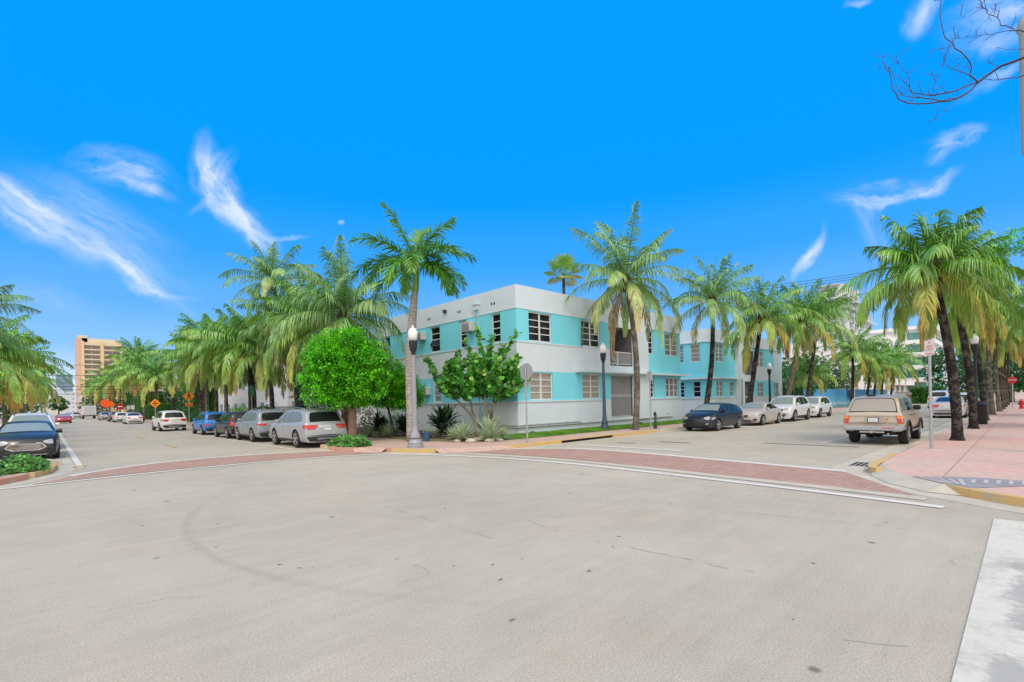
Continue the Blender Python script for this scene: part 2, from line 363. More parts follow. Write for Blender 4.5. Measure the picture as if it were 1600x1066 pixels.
def sheet(name, pts, z, ma, tri=False):
    b = MB(); b.poly([(x, y, z) for x, y in pts]); o = b.build(name, ma); struct(o); return o
def strip(name, pts, w, z, ma, side=1, kind=True, closed=False, h=0):
    """ribbon of width w to one side of a polyline; h>0 makes it a solid"""
    b = MB(); P = [Vector((x, y, 0)) for x, y in pts]; Q = []
    for i, p in enumerate(P):
        d = (P[min(i + 1, len(P) - 1)] - P[max(i - 1, 0)]).normalized(); n = Vector((-d.y, d.x, 0)) * side; Q.append(p + n * w)
    for i in range(len(P) - 1):
        a, c, d, e = P[i], P[i + 1], Q[i + 1], Q[i]
        T = lambda v, zz: (v.x, v.y, zz)
        q = [T(a, z), T(c, z), T(d, z), T(e, z)]
        if side < 0: q = q[::-1]
        b.poly(q)
        if h:
            b.quad(T(a, z - h), T(c, z - h), T(c, z), T(a, z)) if side > 0 else b.quad(T(c, z - h), T(a, z - h), T(a, z), T(c, z))
            b.quad(T(d, z - h), T(e, z - h), T(e, z), T(d, z)) if side > 0 else b.quad(T(e, z - h), T(d, z - h), T(d, z), T(e, z))
    if h:
        for p, q in ((P[0], Q[0]), (P[-1], Q[-1])): b.quad((p.x, p.y, z - h), (q.x, q.y, z - h), (q.x, q.y, z), (p.x, p.y, z))
    o = b.build(name, ma)
    if kind: struct(o)
    return o
def arc_smooth(pts, it=2):
    for _ in range(it):
        q = [pts[0]]
        for a, b in zip(pts, pts[1:]):
            q += [(a[0] * .75 + b[0] * .25, a[1] * .75 + b[1] * .25), (a[0] * .25 + b[0] * .75, a[1] * .25 + b[1] * .75)]
        pts = q + [pts[-1]]
    return pts

sheet('ground', [(-2500, -2500), (2500, -2500), (2500, 2500), (-2500, 2500)], -.03, M_EARTH)
sheet('road', [(-160, -80), (420, -80), (420, 620), (-160, 620)], 0, M_ROAD)

# north-east block (the turquoise building), south-east block, north-west block
NE = [(10.05, 560), (10.05, 21.9), (9.3, 21.3), (8.65, 20.9), (8.4, 20.3), (8.35, 18.7), (8.6, 18.05), (9.1, 17.5), (9.42, 16.6), (9.7, 15.65), (10.2, 14.95), (11.4, 14.1), (12.8, 13.6), (380, 13.52)]
SE = [(380, 2.45), (15.2, 2.45), (14.0, 2.36), (13.2, 2.1), (12.3, 1.62), (11.6, 1.05), (11.05, .3), (10.6, -.55), (10.3, -1.6), (10.1, -3), (10.05, -60)]
NW = [(-1.75, 560), (-1.75, 25.2), (-.9, 24.7), (-.25, 23.8), (.02, 22.6), (.04, 20.9), (-.05, 19.8), (-.5, 18.5), (-1.2, 17.4), (-3, 16.3), (-60, 16)]
ZW = .14
def block(name, outline, closing, ma):
    b = MB(); top = outline + closing
    b.poly([(x, y, ZW) for x, y in top][::-1]) if name != 'sidewalk_north_east' else b.poly([(x, y, ZW) for x, y in top])
    for p, q in zip(outline, outline[1:]):
        b.quad((*p, -.02), (*q, -.02), (*q, ZW), (*p, ZW), 1)
    return struct(b.build(name, [ma, M_CONC]))
block('sidewalk_north_east', NE, [(380, 560)], M_GPINK)
block('sidewalk_south_east', SE, [(380, -60)], M_PINK)
block('sidewalk_north_west', NW, [(-60, 560)], M_GPINK)
for o in bpy.data.objects:
    if o.name.startswith('sidewalk'):
        me = o.data; me.update()
        if me.polygons[0].normal.z < 0: me.polygons[0].flip()
# kerb stones: the yellow and red painted runs and the bare ones
def kerb(name, pts, ma, drop=False):
    strip(name, pts, .17, ZW + .004, ma, side=-1, h=ZW + .02)
def kerb_run(name, outline, i0, i1, ma, inset_side):
    strip(name, outline[i0:i1 + 1], .17, ZW + .004, ma, side=inset_side, h=ZW + .02)
NEo = [(10.0, 560), (10.0, 22.0)] + arc_smooth([(10.0, 22.0), (9.1, 21.3), (8.5, 20.85), (8.33, 20.2), (8.31, 18.7), (8.5, 18.0), (9.3, 17.5)], 1)[1:]
kerb_run('kerb_west_side', [(10.0, 560), (10.0, 60), (10.0, 22.0)], 0, 2, M_CONC, 1)
kerb_run('kerb_planter', arc_smooth([(10.0, 22.0), (9.1, 21.35), (8.45, 20.9), (8.3, 20.2), (8.28, 19.6)], 1), 0, 5, M_YKERB, 1)
kerb_run('kerb_planter_red', [(8.28, 19.5), (8.28, 18.75), (8.45, 18.05), (8.9, 17.7)], 0, 3, M_RKERB, 1)
kerb_run('kerb_lamp_red', [(9.25, 17.0), (9.38, 16.5)], 0, 1, M_RKERB, 1)
kerb_run('kerb_lamp', arc_smooth([(9.38, 16.5), (9.62, 15.6), (10.12, 14.9), (10.6, 14.55)], 1), 0, 5, M_YKERB, 1)
kerb_run('kerb_corner_east', [(12.5, 13.62), (13.1, 13.5), (15.6, 13.45)], 0, 2, M_YKERB, 1)
kerb_run('kerb_beyond_drain', [(19.3, 13.45), (23.2, 13.45)], 0, 1, M_YKERB, 1)
kerb_run('kerb_east_side', [(23.2, 13.45), (60, 13.45), (380, 13.45)], 0, 2, M_CONC, 1)
strip('kerb_over_drain', [(15.6, 13.45), (19.3, 13.45)], .17, ZW + .004, M_YKERB, side=1, h=.035)
b = MB(); b.box(15.6, 19.3, 13.51, 13.56, 0.002, ZW - .03); o = b.build('storm_drain_inlet', mat('drain_black', (.01, .01, .01), .9)); prop(o, 'long black storm drain slot under the yellow kerb beside the street lamp', 'storm drain')
kerb_run('kerb_right_nose', arc_smooth([(13.25, 2.33), (13.55, 2.55), (14.1, 2.6), (16, 2.6), (19.8, 2.6)], 1), 0, 7, M_YKERB, -1)
kerb_run('kerb_right_far', [(19.8, 2.6), (60, 2.6), (380, 2.6)], 0, 2, M_CONC, -1)
kerb_run('kerb_right_near', arc_smooth([(11.75, .95), (11.2, .42), (10.75, -.35), (10.45, -1.4), (10.2, -3)], 1), 0, 8, M_YKERB, -1)
kerb_run('kerb_right_return', [(10.2, -3), (10.15, -60)], 0, 1, M_CONC, -1)
kerb_run('kerb_left_bulb', arc_smooth([(.2, 22.4), (.22, 20.9), (.1, 19.8), (-.38, 18.5)], 1), 0, 6, M_YKERB, -1)
kerb_run('kerb_left_red', [(-.38, 18.5), (-1.1, 17.3), (-3, 16.15), (-30, 15.9)], 0, 3, M_RKERB, -1)
kerb_run('kerb_left_far', [(-1.6, 560), (-1.6, 25.2), (-.8, 24.7), (-.1, 23.8), (.2, 22.4)], 0, 4, M_CONC, 1)
# dropped ramps of pale concrete (sloping from the walk down to the gutter)
def ramp(name, a, bq, c, d, ma, n=1):
    b_ = MB(); b_.quad(*[(*p[:2], p[2]) for p in (a, bq, c, d)]); return struct(b_.build(name, ma))
def apron(name, edge, out, ma):
    b_ = MB()
    for k in range(len(edge) - 1):
        b_.quad((*edge[k], ZW + .004), (*edge[k + 1], ZW + .004), (*out[k + 1], .012), (*out[k], .012))
    o_ = b_.build(name, ma); [p.flip() for p in o_.data.polygons if p.normal.z < 0]; return struct(o_)
apron('ramp_between', [(8.6, 18.05), (9.1, 17.5), (9.35, 16.8)], [(8.45, 17.7), (8.8, 17.2), (9.0, 16.6)], M_GPINK)
apron('ramp_corner', [(10.2, 14.95), (11.4, 14.1), (12.8, 13.6)], [(10.15, 14.45), (11.2, 13.75), (12.75, 13.3)], M_GPINK)
apron('ramp_right', [(14.1, 2.37), (13.2, 2.1), (12.3, 1.62), (11.6, 1.05), (11.35, .72)], [(14.1, 2.5), (13.05, 2.4), (12.1, 1.95), (11.4, 1.28), (11.33, .72)], M_CONC)
# gutters
strip('gutter_right', arc_smooth([(60, 2.62), (20, 2.62), (15.9, 2.66), (13.7, 2.75), (12.6, 2.2), (11.75, 1.25), (11.15, .42), (10.7, -.4), (10.3, -1.6), (10.1, -4), (10.1, -30)], 1), .62, .004, M_CONC, side=-1)
strip('gutter_left', [(.2, 26), (.25, 22.4), (.26, 20.8), (.12, 19.6), (-.4, 18.3), (-1.1, 17.1), (-3, 15.95), (-30, 15.7)], .4, .004, M_CONC, side=1)
strip('gutter_north', [(10.0, 60), (10.0, 22.3)], .35, .004, M_CONC, side=-1)
strip('gutter_corner', [(8.2, 20.8), (8.22, 18.3), (8.75, 17.45), (9.25, 16.4), (9.55, 15.4), (10.2, 14.6), (11.4, 13.9), (12.8, 13.42), (60, 13.38)], .35, .005, M_CONC, side=-1)

# crosswalks
nearL = arc_smooth([(-.9, 16.8), (2.0, 17.3), (4.9, 17.45), (7.6, 16.95), (9.3, 15.6), (10.05, 13.6), (10.6, 11.6), (10.85, 9.0), (10.72, 6.6), (10.6, 5.0), (10.45, 3.0), (10.15, .9)], 2)
strip('white_line_junction', nearL, .22, .012, M_WLINE, side=-1)
bl = MB()
def fill_between(name, A, B, z, ma):
    b_ = MB()
    n = 24
    def samp(P):
        d = [0]
        for p, q in zip(P, P[1:]): d.append(d[-1] + math.dist(p, q))
        return [(np.interp(t * d[-1], d, [p[0] for p in P]), np.interp(t * d[-1], d, [p[1] for p in P])) for t in np.linspace(0, 1, n)]
    a, c = samp(A), samp(B)
    for i in range(n - 1): b_.quad((*a[i], z), (*a[i + 1], z), (*c[i + 1], z), (*c[i], z))
    o = b_.build(name, ma)
    if sum(p.normal.z for p in o.data.polygons) < 0: o.data.flip_normals()
    return struct(o)
farL = arc_smooth([(.5, 18.2), (1.1, 19.0), (2.6, 20.1), (4.8, 20.35), (7.1, 19.6), (8.2, 18.9)], 2)
fill_between('crosswalk_left', arc_smooth([(-.3, 17.05), (2.0, 17.5), (4.9, 17.65), (7.6, 17.15), (8.9, 16.2)], 2), farL, .008, M_BRICK)
strip('white_line_left_far', farL, .24, .012, M_WLINE, side=1)
farR = arc_smooth([(12.6, 13.45), (13.9, 12.0), (14.15, 10.4), (14.1, 9), (13.75, 6.5), (13.45, 4.2), (13.25, 2.9)], 2)
fill_between('crosswalk_right', arc_smooth([(11.0, 14.2), (11.15, 12.9), (11.5, 11.2), (11.55, 9.0), (11.35, 6.6), (11.1, 5.0), (10.95, 3.0), (10.7, 1.7), (10.65, 1.2)], 2), farR, .008, M_BRICK)
strip('crosswalk_border', arc_smooth([(10.4, 13.6), (10.95, 11.6), (11.15, 9.0), (11.0, 6.6), (10.85, 5.0), (10.7, 3.0), (10.5, 1.2)], 2), .34, .010, M_CONC, side=1)
strip('white_line_right_far', farR, .26, .012, M_WLINE, side=1)
def rect(name, x0, x1, y0, y1, z, ma):
    b_ = MB(); b_.quad((x0, y0, z), (x1, y0, z), (x1, y1, z), (x0, y1, z)); return struct(b_.build(name, ma))
rect('stop_line', 15.3, 15.55, 8.0, 12.5, .012, M_WLINE)
rect('parking_line_left', .68, .84, 20.6, 120, .012, M_WLINE)
rect('parking_line_yellow_end', .60, .9, 20.95, 21.5, .016, M_YLINE)
rect('parking_line_right', 7.35, 7.47, 21, 120, .012, M_WLINE)
rect('parking_tick', 7.47, 9.6, 27.0, 27.1, .012, M_WLINE)
for i, y in enumerate((27.5, 38, 50, 62, 76, 92)): rect('centre_dash', 4.3, 4.44, y, y + 3, .012, M_YLINE)
rect('parking_line_north', 24, 120, 10.55, 10.65, .012, M_WLINE)
rect('parking_line_south', 20.5, 120, 5.15, 5.25, .012, M_WLINE)
def wear_spots(ma, spots):
    nt = ma.node_tree; N, L = nt.nodes, nt.links; b_ = N['Principled BSDF']; src = b_.inputs['Base Color'].links[0].from_socket
    tc = N.new('ShaderNodeTexCoord').outputs['Object']; tot = None
    def mth(op, a, b=None):
        n = N.new('ShaderNodeMath'); n.operation = op
        for i, v in enumerate((a, b)):
            if v is None: continue
            if isinstance(v, (int, float)): n.inputs[i].default_value = v
            else: L.new(v, n.inputs[i])
        return n.outputs[0]
    sp = N.new('ShaderNodeSeparateXYZ'); L.new(tc, sp.inputs[0])
    n1 = N.new('ShaderNodeTexNoise'); L.new(tc, n1.inputs['Vector']); n1.inputs['Scale'].default_value = 9; n1.inputs['Detail'].default_value = 9; n1.inputs['Roughness'].default_value = .8
    for cx, cy, rx, ry in spots:
        q = mth('SQRT', mth('ADD', mth('POWER', mth('ABSOLUTE', mth('DIVIDE', mth('SUBTRACT', sp.outputs[0], cx), rx)), 2), mth('POWER', mth('ABSOLUTE', mth('DIVIDE', mth('SUBTRACT', sp.outputs[1], cy), ry)), 2)))
        v = mth('SUBTRACT', 1.15, q); tot = v if tot is None else mth('MAXIMUM', tot, v)
    k = mth('ADD', tot, mth('MULTIPLY', mth('SUBTRACT', n1.outputs['Fac'], .5), 3.2))
    r = N.new('ShaderNodeMapRange'); L.new(k, r.inputs[0]); r.inputs[1].default_value = .0; r.inputs[2].default_value = .45; r.inputs[3].default_value = 0; r.inputs[4].default_value = .85
    mx = N.new('ShaderNodeMix'); mx.data_type = 'RGBA'; L.new(r.outputs[0], mx.inputs[0]); L.new(src, mx.inputs[6]); mx.inputs[7].default_value = (.38, .36, .32, 1); L.new(mx.outputs[2], b_.inputs['Base Color'])
wear_spots(M_WBAND, ((7.12, .06, .2, .09), (6.2, .0, .6, .15), (5.5, .0, .35, .13), (4.3, .1, .4, .11)))
rect('crossing_band', 1.5, 9.56, -.95, .35, .012, M_WBAND)
rect('gutter_joint', 20.0, 40, 3.24, 3.27, .009, mat('joint_dark', (.25, .24, .22), .9))

# tactile strip
M_TACT = mat('tactile_slate', (.30, .28, .29), .7, var=.2, scale=5)
o = sheet('tactile_paving', [(12.35, 1.60), (11.62, 1.02), (11.38, .70), (12.35, -.12), (12.85, -.12), (12.85, .75)], ZW + .006, M_TACT)
if o.data.polygons[0].normal.z < 0: o.data.flip_normals()
M_TACT2 = mat('tactile_pale', (.50, .45, .43), .8)
b = MB()
for i in range(11):
    t = i / 10; p = Vector((12.28 + .3 * t, 1.5 - 1.5 * t, 0)); q = Vector((11.75 if t < .35 else 11.5 + .75 * (t - .2), 1.08 - .75 * t, 0)) if t < .5 else Vector((12.0 + .35 * (t - .5) * 2, 1.5 - 1.6 * t, 0)); d = (p - q); n_ = Vector((-d.y, d.x, 0)).normalized() * .03 if d.length > .05 else Vector((0, .03, 0))
    if t >= .5: p = q + Vector((.5, 0, 0)); n_ = Vector((0, .03, 0))
    z = ZW + .012; b.quad(tuple(q - n_ + Vector((0, 0, z))), tuple(p - n_ + Vector((0, 0, z))), tuple(p + n_ + Vector((0, 0, z))), tuple(q + n_ + Vector((0, 0, z))))
struct(b.build('tactile_ribs', M_TACT2))

# drain grate by the nose of the kerb
t = thing('drain_grate', 'small iron drain grate in the gutter beside the right-hand kerb nose', 'drain grate', (14.9, 2.9, 0))
b = MB()
b.box(-.42, .42, -.22, .22, .008, .014); b.build('frame', mat('grate_pale', (.4, .39, .36), .8), t)
b = MB()
for i in range(4): b.box(-.38, .38, -.18 + .1 * i, -.12 + .1 * i, .015, .02)
b.build('slot', mat('drain_black', (.01, .01, .01), .9), t)
M_TAR = mat('road_patch_dark', (.20, .19, .175), .9, var=.2)
for x0, x1, y0, y1 in ((18.2, 18.45, 9.2, 10.5), (17.0, 17.15, 10.9, 11.7), (19.6, 19.75, 3.9, 6.9)): rect('road_patch', x0, x1, y0, y1, .009, M_TAR)
def disc(x, y, r, ma, name, label, cat):
    b_ = MB(); b_.lathe([(r, 0), (r, .008), (r * .96, .012)], (0, 0, .004), 24); o_ = b_.build(name, ma); o_.location = (x, y, 0); prop(o_, label, cat); return o_

rnd = random.Random(77)
def crack(pts, w=.007):
    b_ = MB(); P = []
    for a, c in zip(pts, pts[1:]):
        n = max(2, int(math.dist(a, c) / .12))
        for i in range(n): u = i / n; P.append(Vector((a[0] + (c[0] - a[0]) * u + rnd.uniform(-.03, .03), a[1] + (c[1] - a[1]) * u + rnd.uniform(-.03, .03), .004)))
    for i in range(len(P) - 1):
        d = (P[i + 1] - P[i]).normalized(); n_ = Vector((-d.y, d.x, 0)) * w * rnd.uniform(.25, .6)
        if rnd.random() < .3: continue
        b_.quad(P[i] - n_, P[i + 1] - n_, P[i + 1] + n_, P[i] + n_)
    struct(b_.build('road_crack', mat('crack_dark', (.27, .25, .215), .95)))
for l in ([(4.33, 7.92), (4.26, 6.24), (4.21, 4.98), (4.28, 4.56)], [(5.24, 5.29), (5.0, 4.1), (5.08, 3.19), (5.14, 2.44), (5.19, 1.81)], [(4.2, .95), (4.45, .45)], [(7.5, 4.2), (7.9, 2.6), (8.2, 1.0)], [(9.2, 9.5), (8.6, 7.2), (8.5, 5.2)], [(2.2, 13.8), (3.6, 12.2), (5.1, 11.4)], [(6.4, 12.5), (6.9, 10.2), (6.6, 8.8)]): crack(l)
for i in range(46):
    if i < 9: px, py = ((2.02, 1.62), (2.42, 1.42), (2.75, 2.95), (3.55, 4.1), (3.3, 3.7), (3.9, 4.0), (4.1, 3.2), (5.9, 1.6), (1.9, 5.9))[i]; r = rnd.uniform(.010, .02)
    else: px, py = rnd.uniform(.8, 9), rnd.uniform(.9, 12); r = rnd.uniform(.006, .018)
    b_ = MB(); n = 7; a0 = rnd.uniform(0, 6); st = rnd.uniform(1.2, 2.4)
    b_.poly([(px + r * st * math.cos(a0) * math.cos(2 * PI * k / n) - r * math.sin(a0) * math.sin(2 * PI * k / n), py + r * st * math.sin(a0) * math.cos(2 * PI * k / n) + r * math.cos(a0) * math.sin(2 * PI * k / n), .004) for k in range(n)])
    o = b_.build('road_spot', mat('spot_dark', (.20, .185, .165), .9)); struct(o)
# garden earth and grass on the building plot
b = MB()
G1 = [(12.2, 60), (12.2, 22), (12.4, 18.5), (13.0, 16.4), (14.2, 15.5), (16, 15.3), (34, 15.2), (60, 15.2), (60, 60)]
sheet('lawn', [(13.3, 16.2), (14.3, 15.45), (16, 15.25), (58, 15.15), (58, 17.4), (17, 17.4), (15.4, 18.2)], ZW + .012, M_GRASS)
sheet('garden_bed', [(12.1, 48), (12.1, 22), (12.3, 18.3), (13.0, 16.5), (15.3, 18.6), (17, 20), (17, 48)], ZW + .008, mat('mulch', (.13, .075, .05), .95, var=.5, scale=4, bump=.6))
sheet('grass_verge', [(11.9, 30), (11.95, 22), (12.1, 18.2), (12.75, 16.4), (13.3, 16.2), (13.6, 16.7), (12.9, 18.6), (12.7, 22), (12.6, 30)], ZW + .017, mat('verge', (.20, .19, .07), .95, var=.4, scale=3, bump=.5))

# ================================================================== BUILDINGS
M_WHITE = mat('white_stucco', (.605, .685, .745), .85, var=.05, scale=.8, bump=.12, bscale=30)
M_TEAL = mat('turquoise_stucco', (.19, .66, .79), .8, var=.04, scale=.8, bump=.12, bscale=30)
M_SHADE = mat('recess_shade', (.17, .17, .18), .9, var=.1)  # shade inside the deep recesses, put into the wall colour
M_FRAME = mat('window_frame_white', (.66, .66, .66), .5)
M_GLASSD = mat('dark_window_glass', (.008, .009, .012), .08, spec=.25)
M_GLASSB = mat('blind_reflection_glass', (.30, .28, .24), .12, spec=.6, var=.25, scale=1.2)
M_GLASSM = mat('curtain_window_glass', (.22, .23, .24), .12, spec=.6, var=.5, scale=1.5)
M_METAL = mat('grey_metal', (.32, .33, .35), .45, .6)
M_PIPE = mat('pipe_grey', (.36, .36, .37), .5)
M_ROOF = mat('roof_grey', (.4, .4, .4), .9)

class Wall:
    """a flat facade: origin, horizontal axis U, outward normal n"""
    def __init__(s, o, U, n): s.o, s.U, s.n = Vector(o), Vector(U), Vector(n)
    def P(s, u, z, d=0): return s.o + s.U * u + Vector((0, 0, z)) + s.n * d
    def grid(s, b, u0, u1, z0, z1, holes, matf, depth=.14, back=None):
        us = sorted({u0, u1, *[h[0] for h in holes], *[h[1] for h in holes], *s.cutu}) if hasattr(s, 'cutu') else sorted({u0, u1, *[h[0] for h in holes], *[h[1] for h in holes]})
        zs = sorted({z0, z1, *[h[2] for h in holes], *[h[3] for h in holes], *s.cutz}); flip = s.U.cross(Vector((0, 0, 1))).dot(s.n) < 0
        us = [u for u in us if u0 <= u <= u1]; zs = [z for z in zs if z0 <= z <= z1]
        def q(a, c, d, e, mi):
            b.quad(*((a, c, d, e) if not flip else (e, d, c, a)), mi)
        for i in range(len(us) - 1):
            for j in range(len(zs) - 1):
                um, zm = (us[i] + us[i + 1]) / 2, (zs[j] + zs[j + 1]) / 2
                if any(h[0] < um < h[1] and h[2] < zm < h[3] for h in holes): continue
                q(s.P(us[i], zs[j]), s.P(us[i + 1], zs[j]), s.P(us[i + 1], zs[j + 1]), s.P(us[i], zs[j + 1]), matf(um, zm))
        for h in holes:
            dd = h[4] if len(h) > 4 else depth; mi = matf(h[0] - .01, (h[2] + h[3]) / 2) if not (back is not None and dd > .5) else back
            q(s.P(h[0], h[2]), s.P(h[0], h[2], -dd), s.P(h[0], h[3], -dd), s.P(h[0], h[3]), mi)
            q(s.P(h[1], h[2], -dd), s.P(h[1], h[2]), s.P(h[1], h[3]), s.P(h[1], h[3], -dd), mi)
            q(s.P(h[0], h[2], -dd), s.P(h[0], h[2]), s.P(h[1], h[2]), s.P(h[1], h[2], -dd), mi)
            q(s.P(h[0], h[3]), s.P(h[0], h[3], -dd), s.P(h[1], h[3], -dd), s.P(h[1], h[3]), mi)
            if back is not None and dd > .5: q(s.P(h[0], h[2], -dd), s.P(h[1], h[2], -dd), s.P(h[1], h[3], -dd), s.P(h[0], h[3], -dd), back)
    def slab(s, b, u0, u1, z0, z1, d0, d1, mi=0):
        p = [s.P(u, z, d) for z in (z0, z1) for d in (d0, d1) for u in (u0, u1)]; n = len(b.v); b.v += [tuple(x) for x in p]
        flip = s.U.cross(Vector((0, 0, 1))).dot(s.n) < 0
        for f in ((0, 1, 3, 2), (4, 6, 7, 5), (0, 4, 5, 1), (2, 3, 7, 6), (0, 2, 6, 4), (1, 5, 7, 3)):
            f = tuple(n + i for i in f); b.f.append(f if flip else f[::-1]); b.mi.append(mi)

def window(w, u0, u1, z0, z1, cols, rows, glass, parent, inset=.09, open_rows=(), label=None, bar=.045):
    b = MB(); d0, d1 = -inset - .05, -inset + .012; fr = .065
    w.slab(b, u0, u1, z1 - fr, z1, d0, d1 + .01); w.slab(b, u0, u1, z0, z0 + fr, d0, d1 + .02)
    w.slab(b, u0, u0 + fr, z0 + fr, z1 - fr, d0, d1 + .004); w.slab(b, u1 - fr, u1, z0 + fr, z1 - fr, d0, d1 + .004)
    cw = (u1 - u0) / cols
    for i in range(1, cols): w.slab(b, u0 + cw * i - fr * .8, u0 + cw * i + fr * .8, z0 + fr, z1 - fr, d0, d1)
    rh = (z1 - z0 - 2 * fr) / rows
    for i in range(cols):
        for r in range(1, rows):
            zz = z0 + fr + rh * r; w.slab(b, u0 + cw * i + fr * .6, u0 + cw * (i + 1) - fr * .6, zz - bar / 2, zz + bar / 2, d0 + .01, d1 - .004)
    f = b.build('window', M_FRAME, parent)
    if label: f['label'] = label
    b = MB(); rnd = random.Random(int(u0 * 100 + z0 * 10))
    for i in range(cols):
        for r in range(rows):
            za, zb = z0 + fr + rh * r, z0 + fr + rh * (r + 1); ua, ub = u0 + cw * i + fr * .5, u0 + cw * (i + 1) - fr * .5
            t = .16 if r in open_rows else rnd.uniform(-.006, .01)
            p = [w.P(ua, za, -inset - .02 + t), w.P(ub, za, -inset - .02 + t), w.P(ub, zb, -inset - .02), w.P(ua, zb, -inset - .02)]
            if w.U.cross(Vector((0, 0, 1))).dot(w.n) < 0: p = p[::-1]
            b.quad(*p)
    b.build('pane', glass, f)
    return f

def ac_unit(w, u0, u1, z0, z1, d, parent_name, label, group='window air conditioners on the turquoise building'):
    c = w.P((u0 + u1) / 2, z0, 0)
    t = thing('air_conditioner', label, 'air conditioner', c, 0, group)
    def loc(b):
        for i, v in enumerate(b.v): b.v[i] = tuple(Vector(v) - c)
    b = MB(); w.slab(b, u0, u1, z0, z1, .004, d); loc(b); b.build('casing', mat('ac_white', (.58, .57, .53), .6, var=.1), t, bevel=.015)
    b = MB()
    w.slab(b, u0 + .05, u1 - .05, z0 + .05, z1 - .06, d + .002, d + .012)
    for k in range(5): w.slab(b, u0 + .05, u1 - .05, z0 + .08 + k * .06, z0 + .09 + k * .06, d + .013, d + .02)
    loc(b); b.build('grille', mat('ac_grille', (.30, .29, .30), .7), t)
    return t

# ---------------- turquoise corner building
BX, BY, G0, HT = 16.8, 17.25, .15, 7.55
B1 = thing('apartment_building', 'two-storey white and turquoise corner building with bands of paint and a flat parapet', 'building', (BX, BY, 0), 0, None)
def rel(b, o):
    o = Vector(o)
    for i, v in enumerate(b.v): b.v[i] = tuple(Vector(v) - o)
O1 = B1.location.copy(); b = MB()
wf = Wall((0, BY, 0), (1, 0, 0), (0, -1, 0)); wf.cutz = [1.8, 3.31, 4.8, 6.4]; wf.cutu = [24.1, 28.75]
def bandm(u, z):
    if 24.62 < u < 28.75: return 0
    if u > 28.75: return 1 if 1.8 < z < 6.4 else 0
    return 1 if (1.8 < z < 3.31 or 4.8 < z < 6.4) else 0
holesF = [(17.68, 19.42, 4.83, 6.34), (21.92, 23.66, 4.83, 6.34), (24.62, 27.0, 3.83, 6.2, 1.6), (17.7, 19.42, 1.84, 3.27), (21.92, 23.6, 1.84, 3.27),
          (24.64, 26.96, .7, 3.25, .7), (28.95, 29.62, 4.75, 6.3), (31.15, 33.0, 4.75, 6.3), (29.0, 29.62, 1.84, 3.2), (31.15, 33.0, 1.84, 3.2)]
class WR(Wall): pass
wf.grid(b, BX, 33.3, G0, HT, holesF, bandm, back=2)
wl = Wall((BX, 0, 0), (0, 1, 0), (-1, 0, 0)); wl.cutz = [1.8, 3.31, 4.8, 6.4]
bandl = lambda u, z: 1 if (1.8 < z < 3.31 or 4.8 < z < 6.4) else 0
LW = [(18.4, 19.1), (21.15, 21.8), (23.68, 24.68), (29.4, 30.5)]
holesL = [(a, c, 4.83, 6.34) for a, c in LW] + [(a, c, 1.84, 3.27) for a, c in ((18.4, 19.1), (21.15, 21.9), (23.7, 24.5), (26.6, 27.6), (29.4, 30.5))]
wl.grid(b, BY, 31.5, G0, HT, holesL, bandl)
we = Wall((33.3, 0, 0), (0, 1, 0), (1, 0, 0)); we.cutz = [1.8, 3.31, 4.8, 6.4]
we.grid(b, BY, 31.5, G0, HT, [(BY + .3, BY + 1.3, 4.75, 6.3), (BY + .3, BY + 1.3, 1.84, 3.2)], lambda u, z: 1 if 1.8 < z < 6.4 else 0)
b.quad((33.3, 31.5, G0), (BX, 31.5, G0), (BX, 31.5, HT), (33.3, 31.5, HT), 0)
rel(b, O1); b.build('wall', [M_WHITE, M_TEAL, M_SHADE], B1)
b = MB(); b.box(BX + .25, 33.05, BY + .25, 31.25, HT - .75, HT - .55, 0)
for x0, x1, y0, y1 in ((BX, 33.3, BY, BY + .25), (BX, 33.3, 31.25, 31.5), (BX, BX + .25, BY + .25, 31.25), (33.05, 33.3, BY + .25, 31.25)): b.box(x0 + .004, x1 - .004, y0 + .004, y1 - .004, HT - .7, HT + .02)
rel(b, O1); b.build('roof', [M_WHITE], B1)
# mouldings: thin lips between the bands, the long sun ledge and its return
for w_, u0_, u1_, z0_, z1_, d_ in ((wf, BX - .03, 24.1, 4.74, 4.80, .03), (wf, BX - .03, 24.1, 1.74, 1.81, .05), (wf, BX - .03, 24.1, 6.40, 6.45, .025), (wf, 28.76, 33.36, 1.74, 1.81, .06), (wf, 28.76, 33.36, 6.40, 6.47, .05),
        (wl, BY, 31.5, 4.74, 4.80, .03), (wl, BY, 31.5, 1.74, 1.81, .05), (wl, BY, 31.5, 6.40, 6.45, .025)):
    b = MB(); w_.slab(b, u0_, u1_, z0_, z1_, -.02, d_); rel(b, O1); b.build('moulding', M_WHITE, B1)
b = MB(); wf.slab(b, 21.3, 33.75, 3.33, 3.45, -.01, .5); b.box(33.3, 33.75, BY - .5 + .51, BY + 2.2, 3.331, 3.449); rel(b, O1); b.build('ledge', mat('ledge_pale', (.55, .66, .68), .8), B1)
b = MB(); wf.slab(b, 27.02, 28.72, .5, 7.2, -.02, .16); rel(b, O1); b.build('pier', M_WHITE, B1)
wrel = lambda w: (setattr(w, 'o', w.o - O1), w)[1]
wf1 = Wall((0, BY, 0), (1, 0, 0), (0, -1, 0)); wf1.o -= O1; wl1 = Wall((BX, 0, 0), (0, 1, 0), (-1, 0, 0)); wl1.o -= O1; we1 = Wall((33.3, 0, 0), (0, 1, 0), (1, 0, 0)); we1.o -= O1
window(wf1, 17.68, 19.42, 4.83, 6.34, 2, 4, M_GLASSD, B1); window(wf1, 21.92, 23.66, 4.83, 6.34, 2, 4, M_GLASSD, B1)
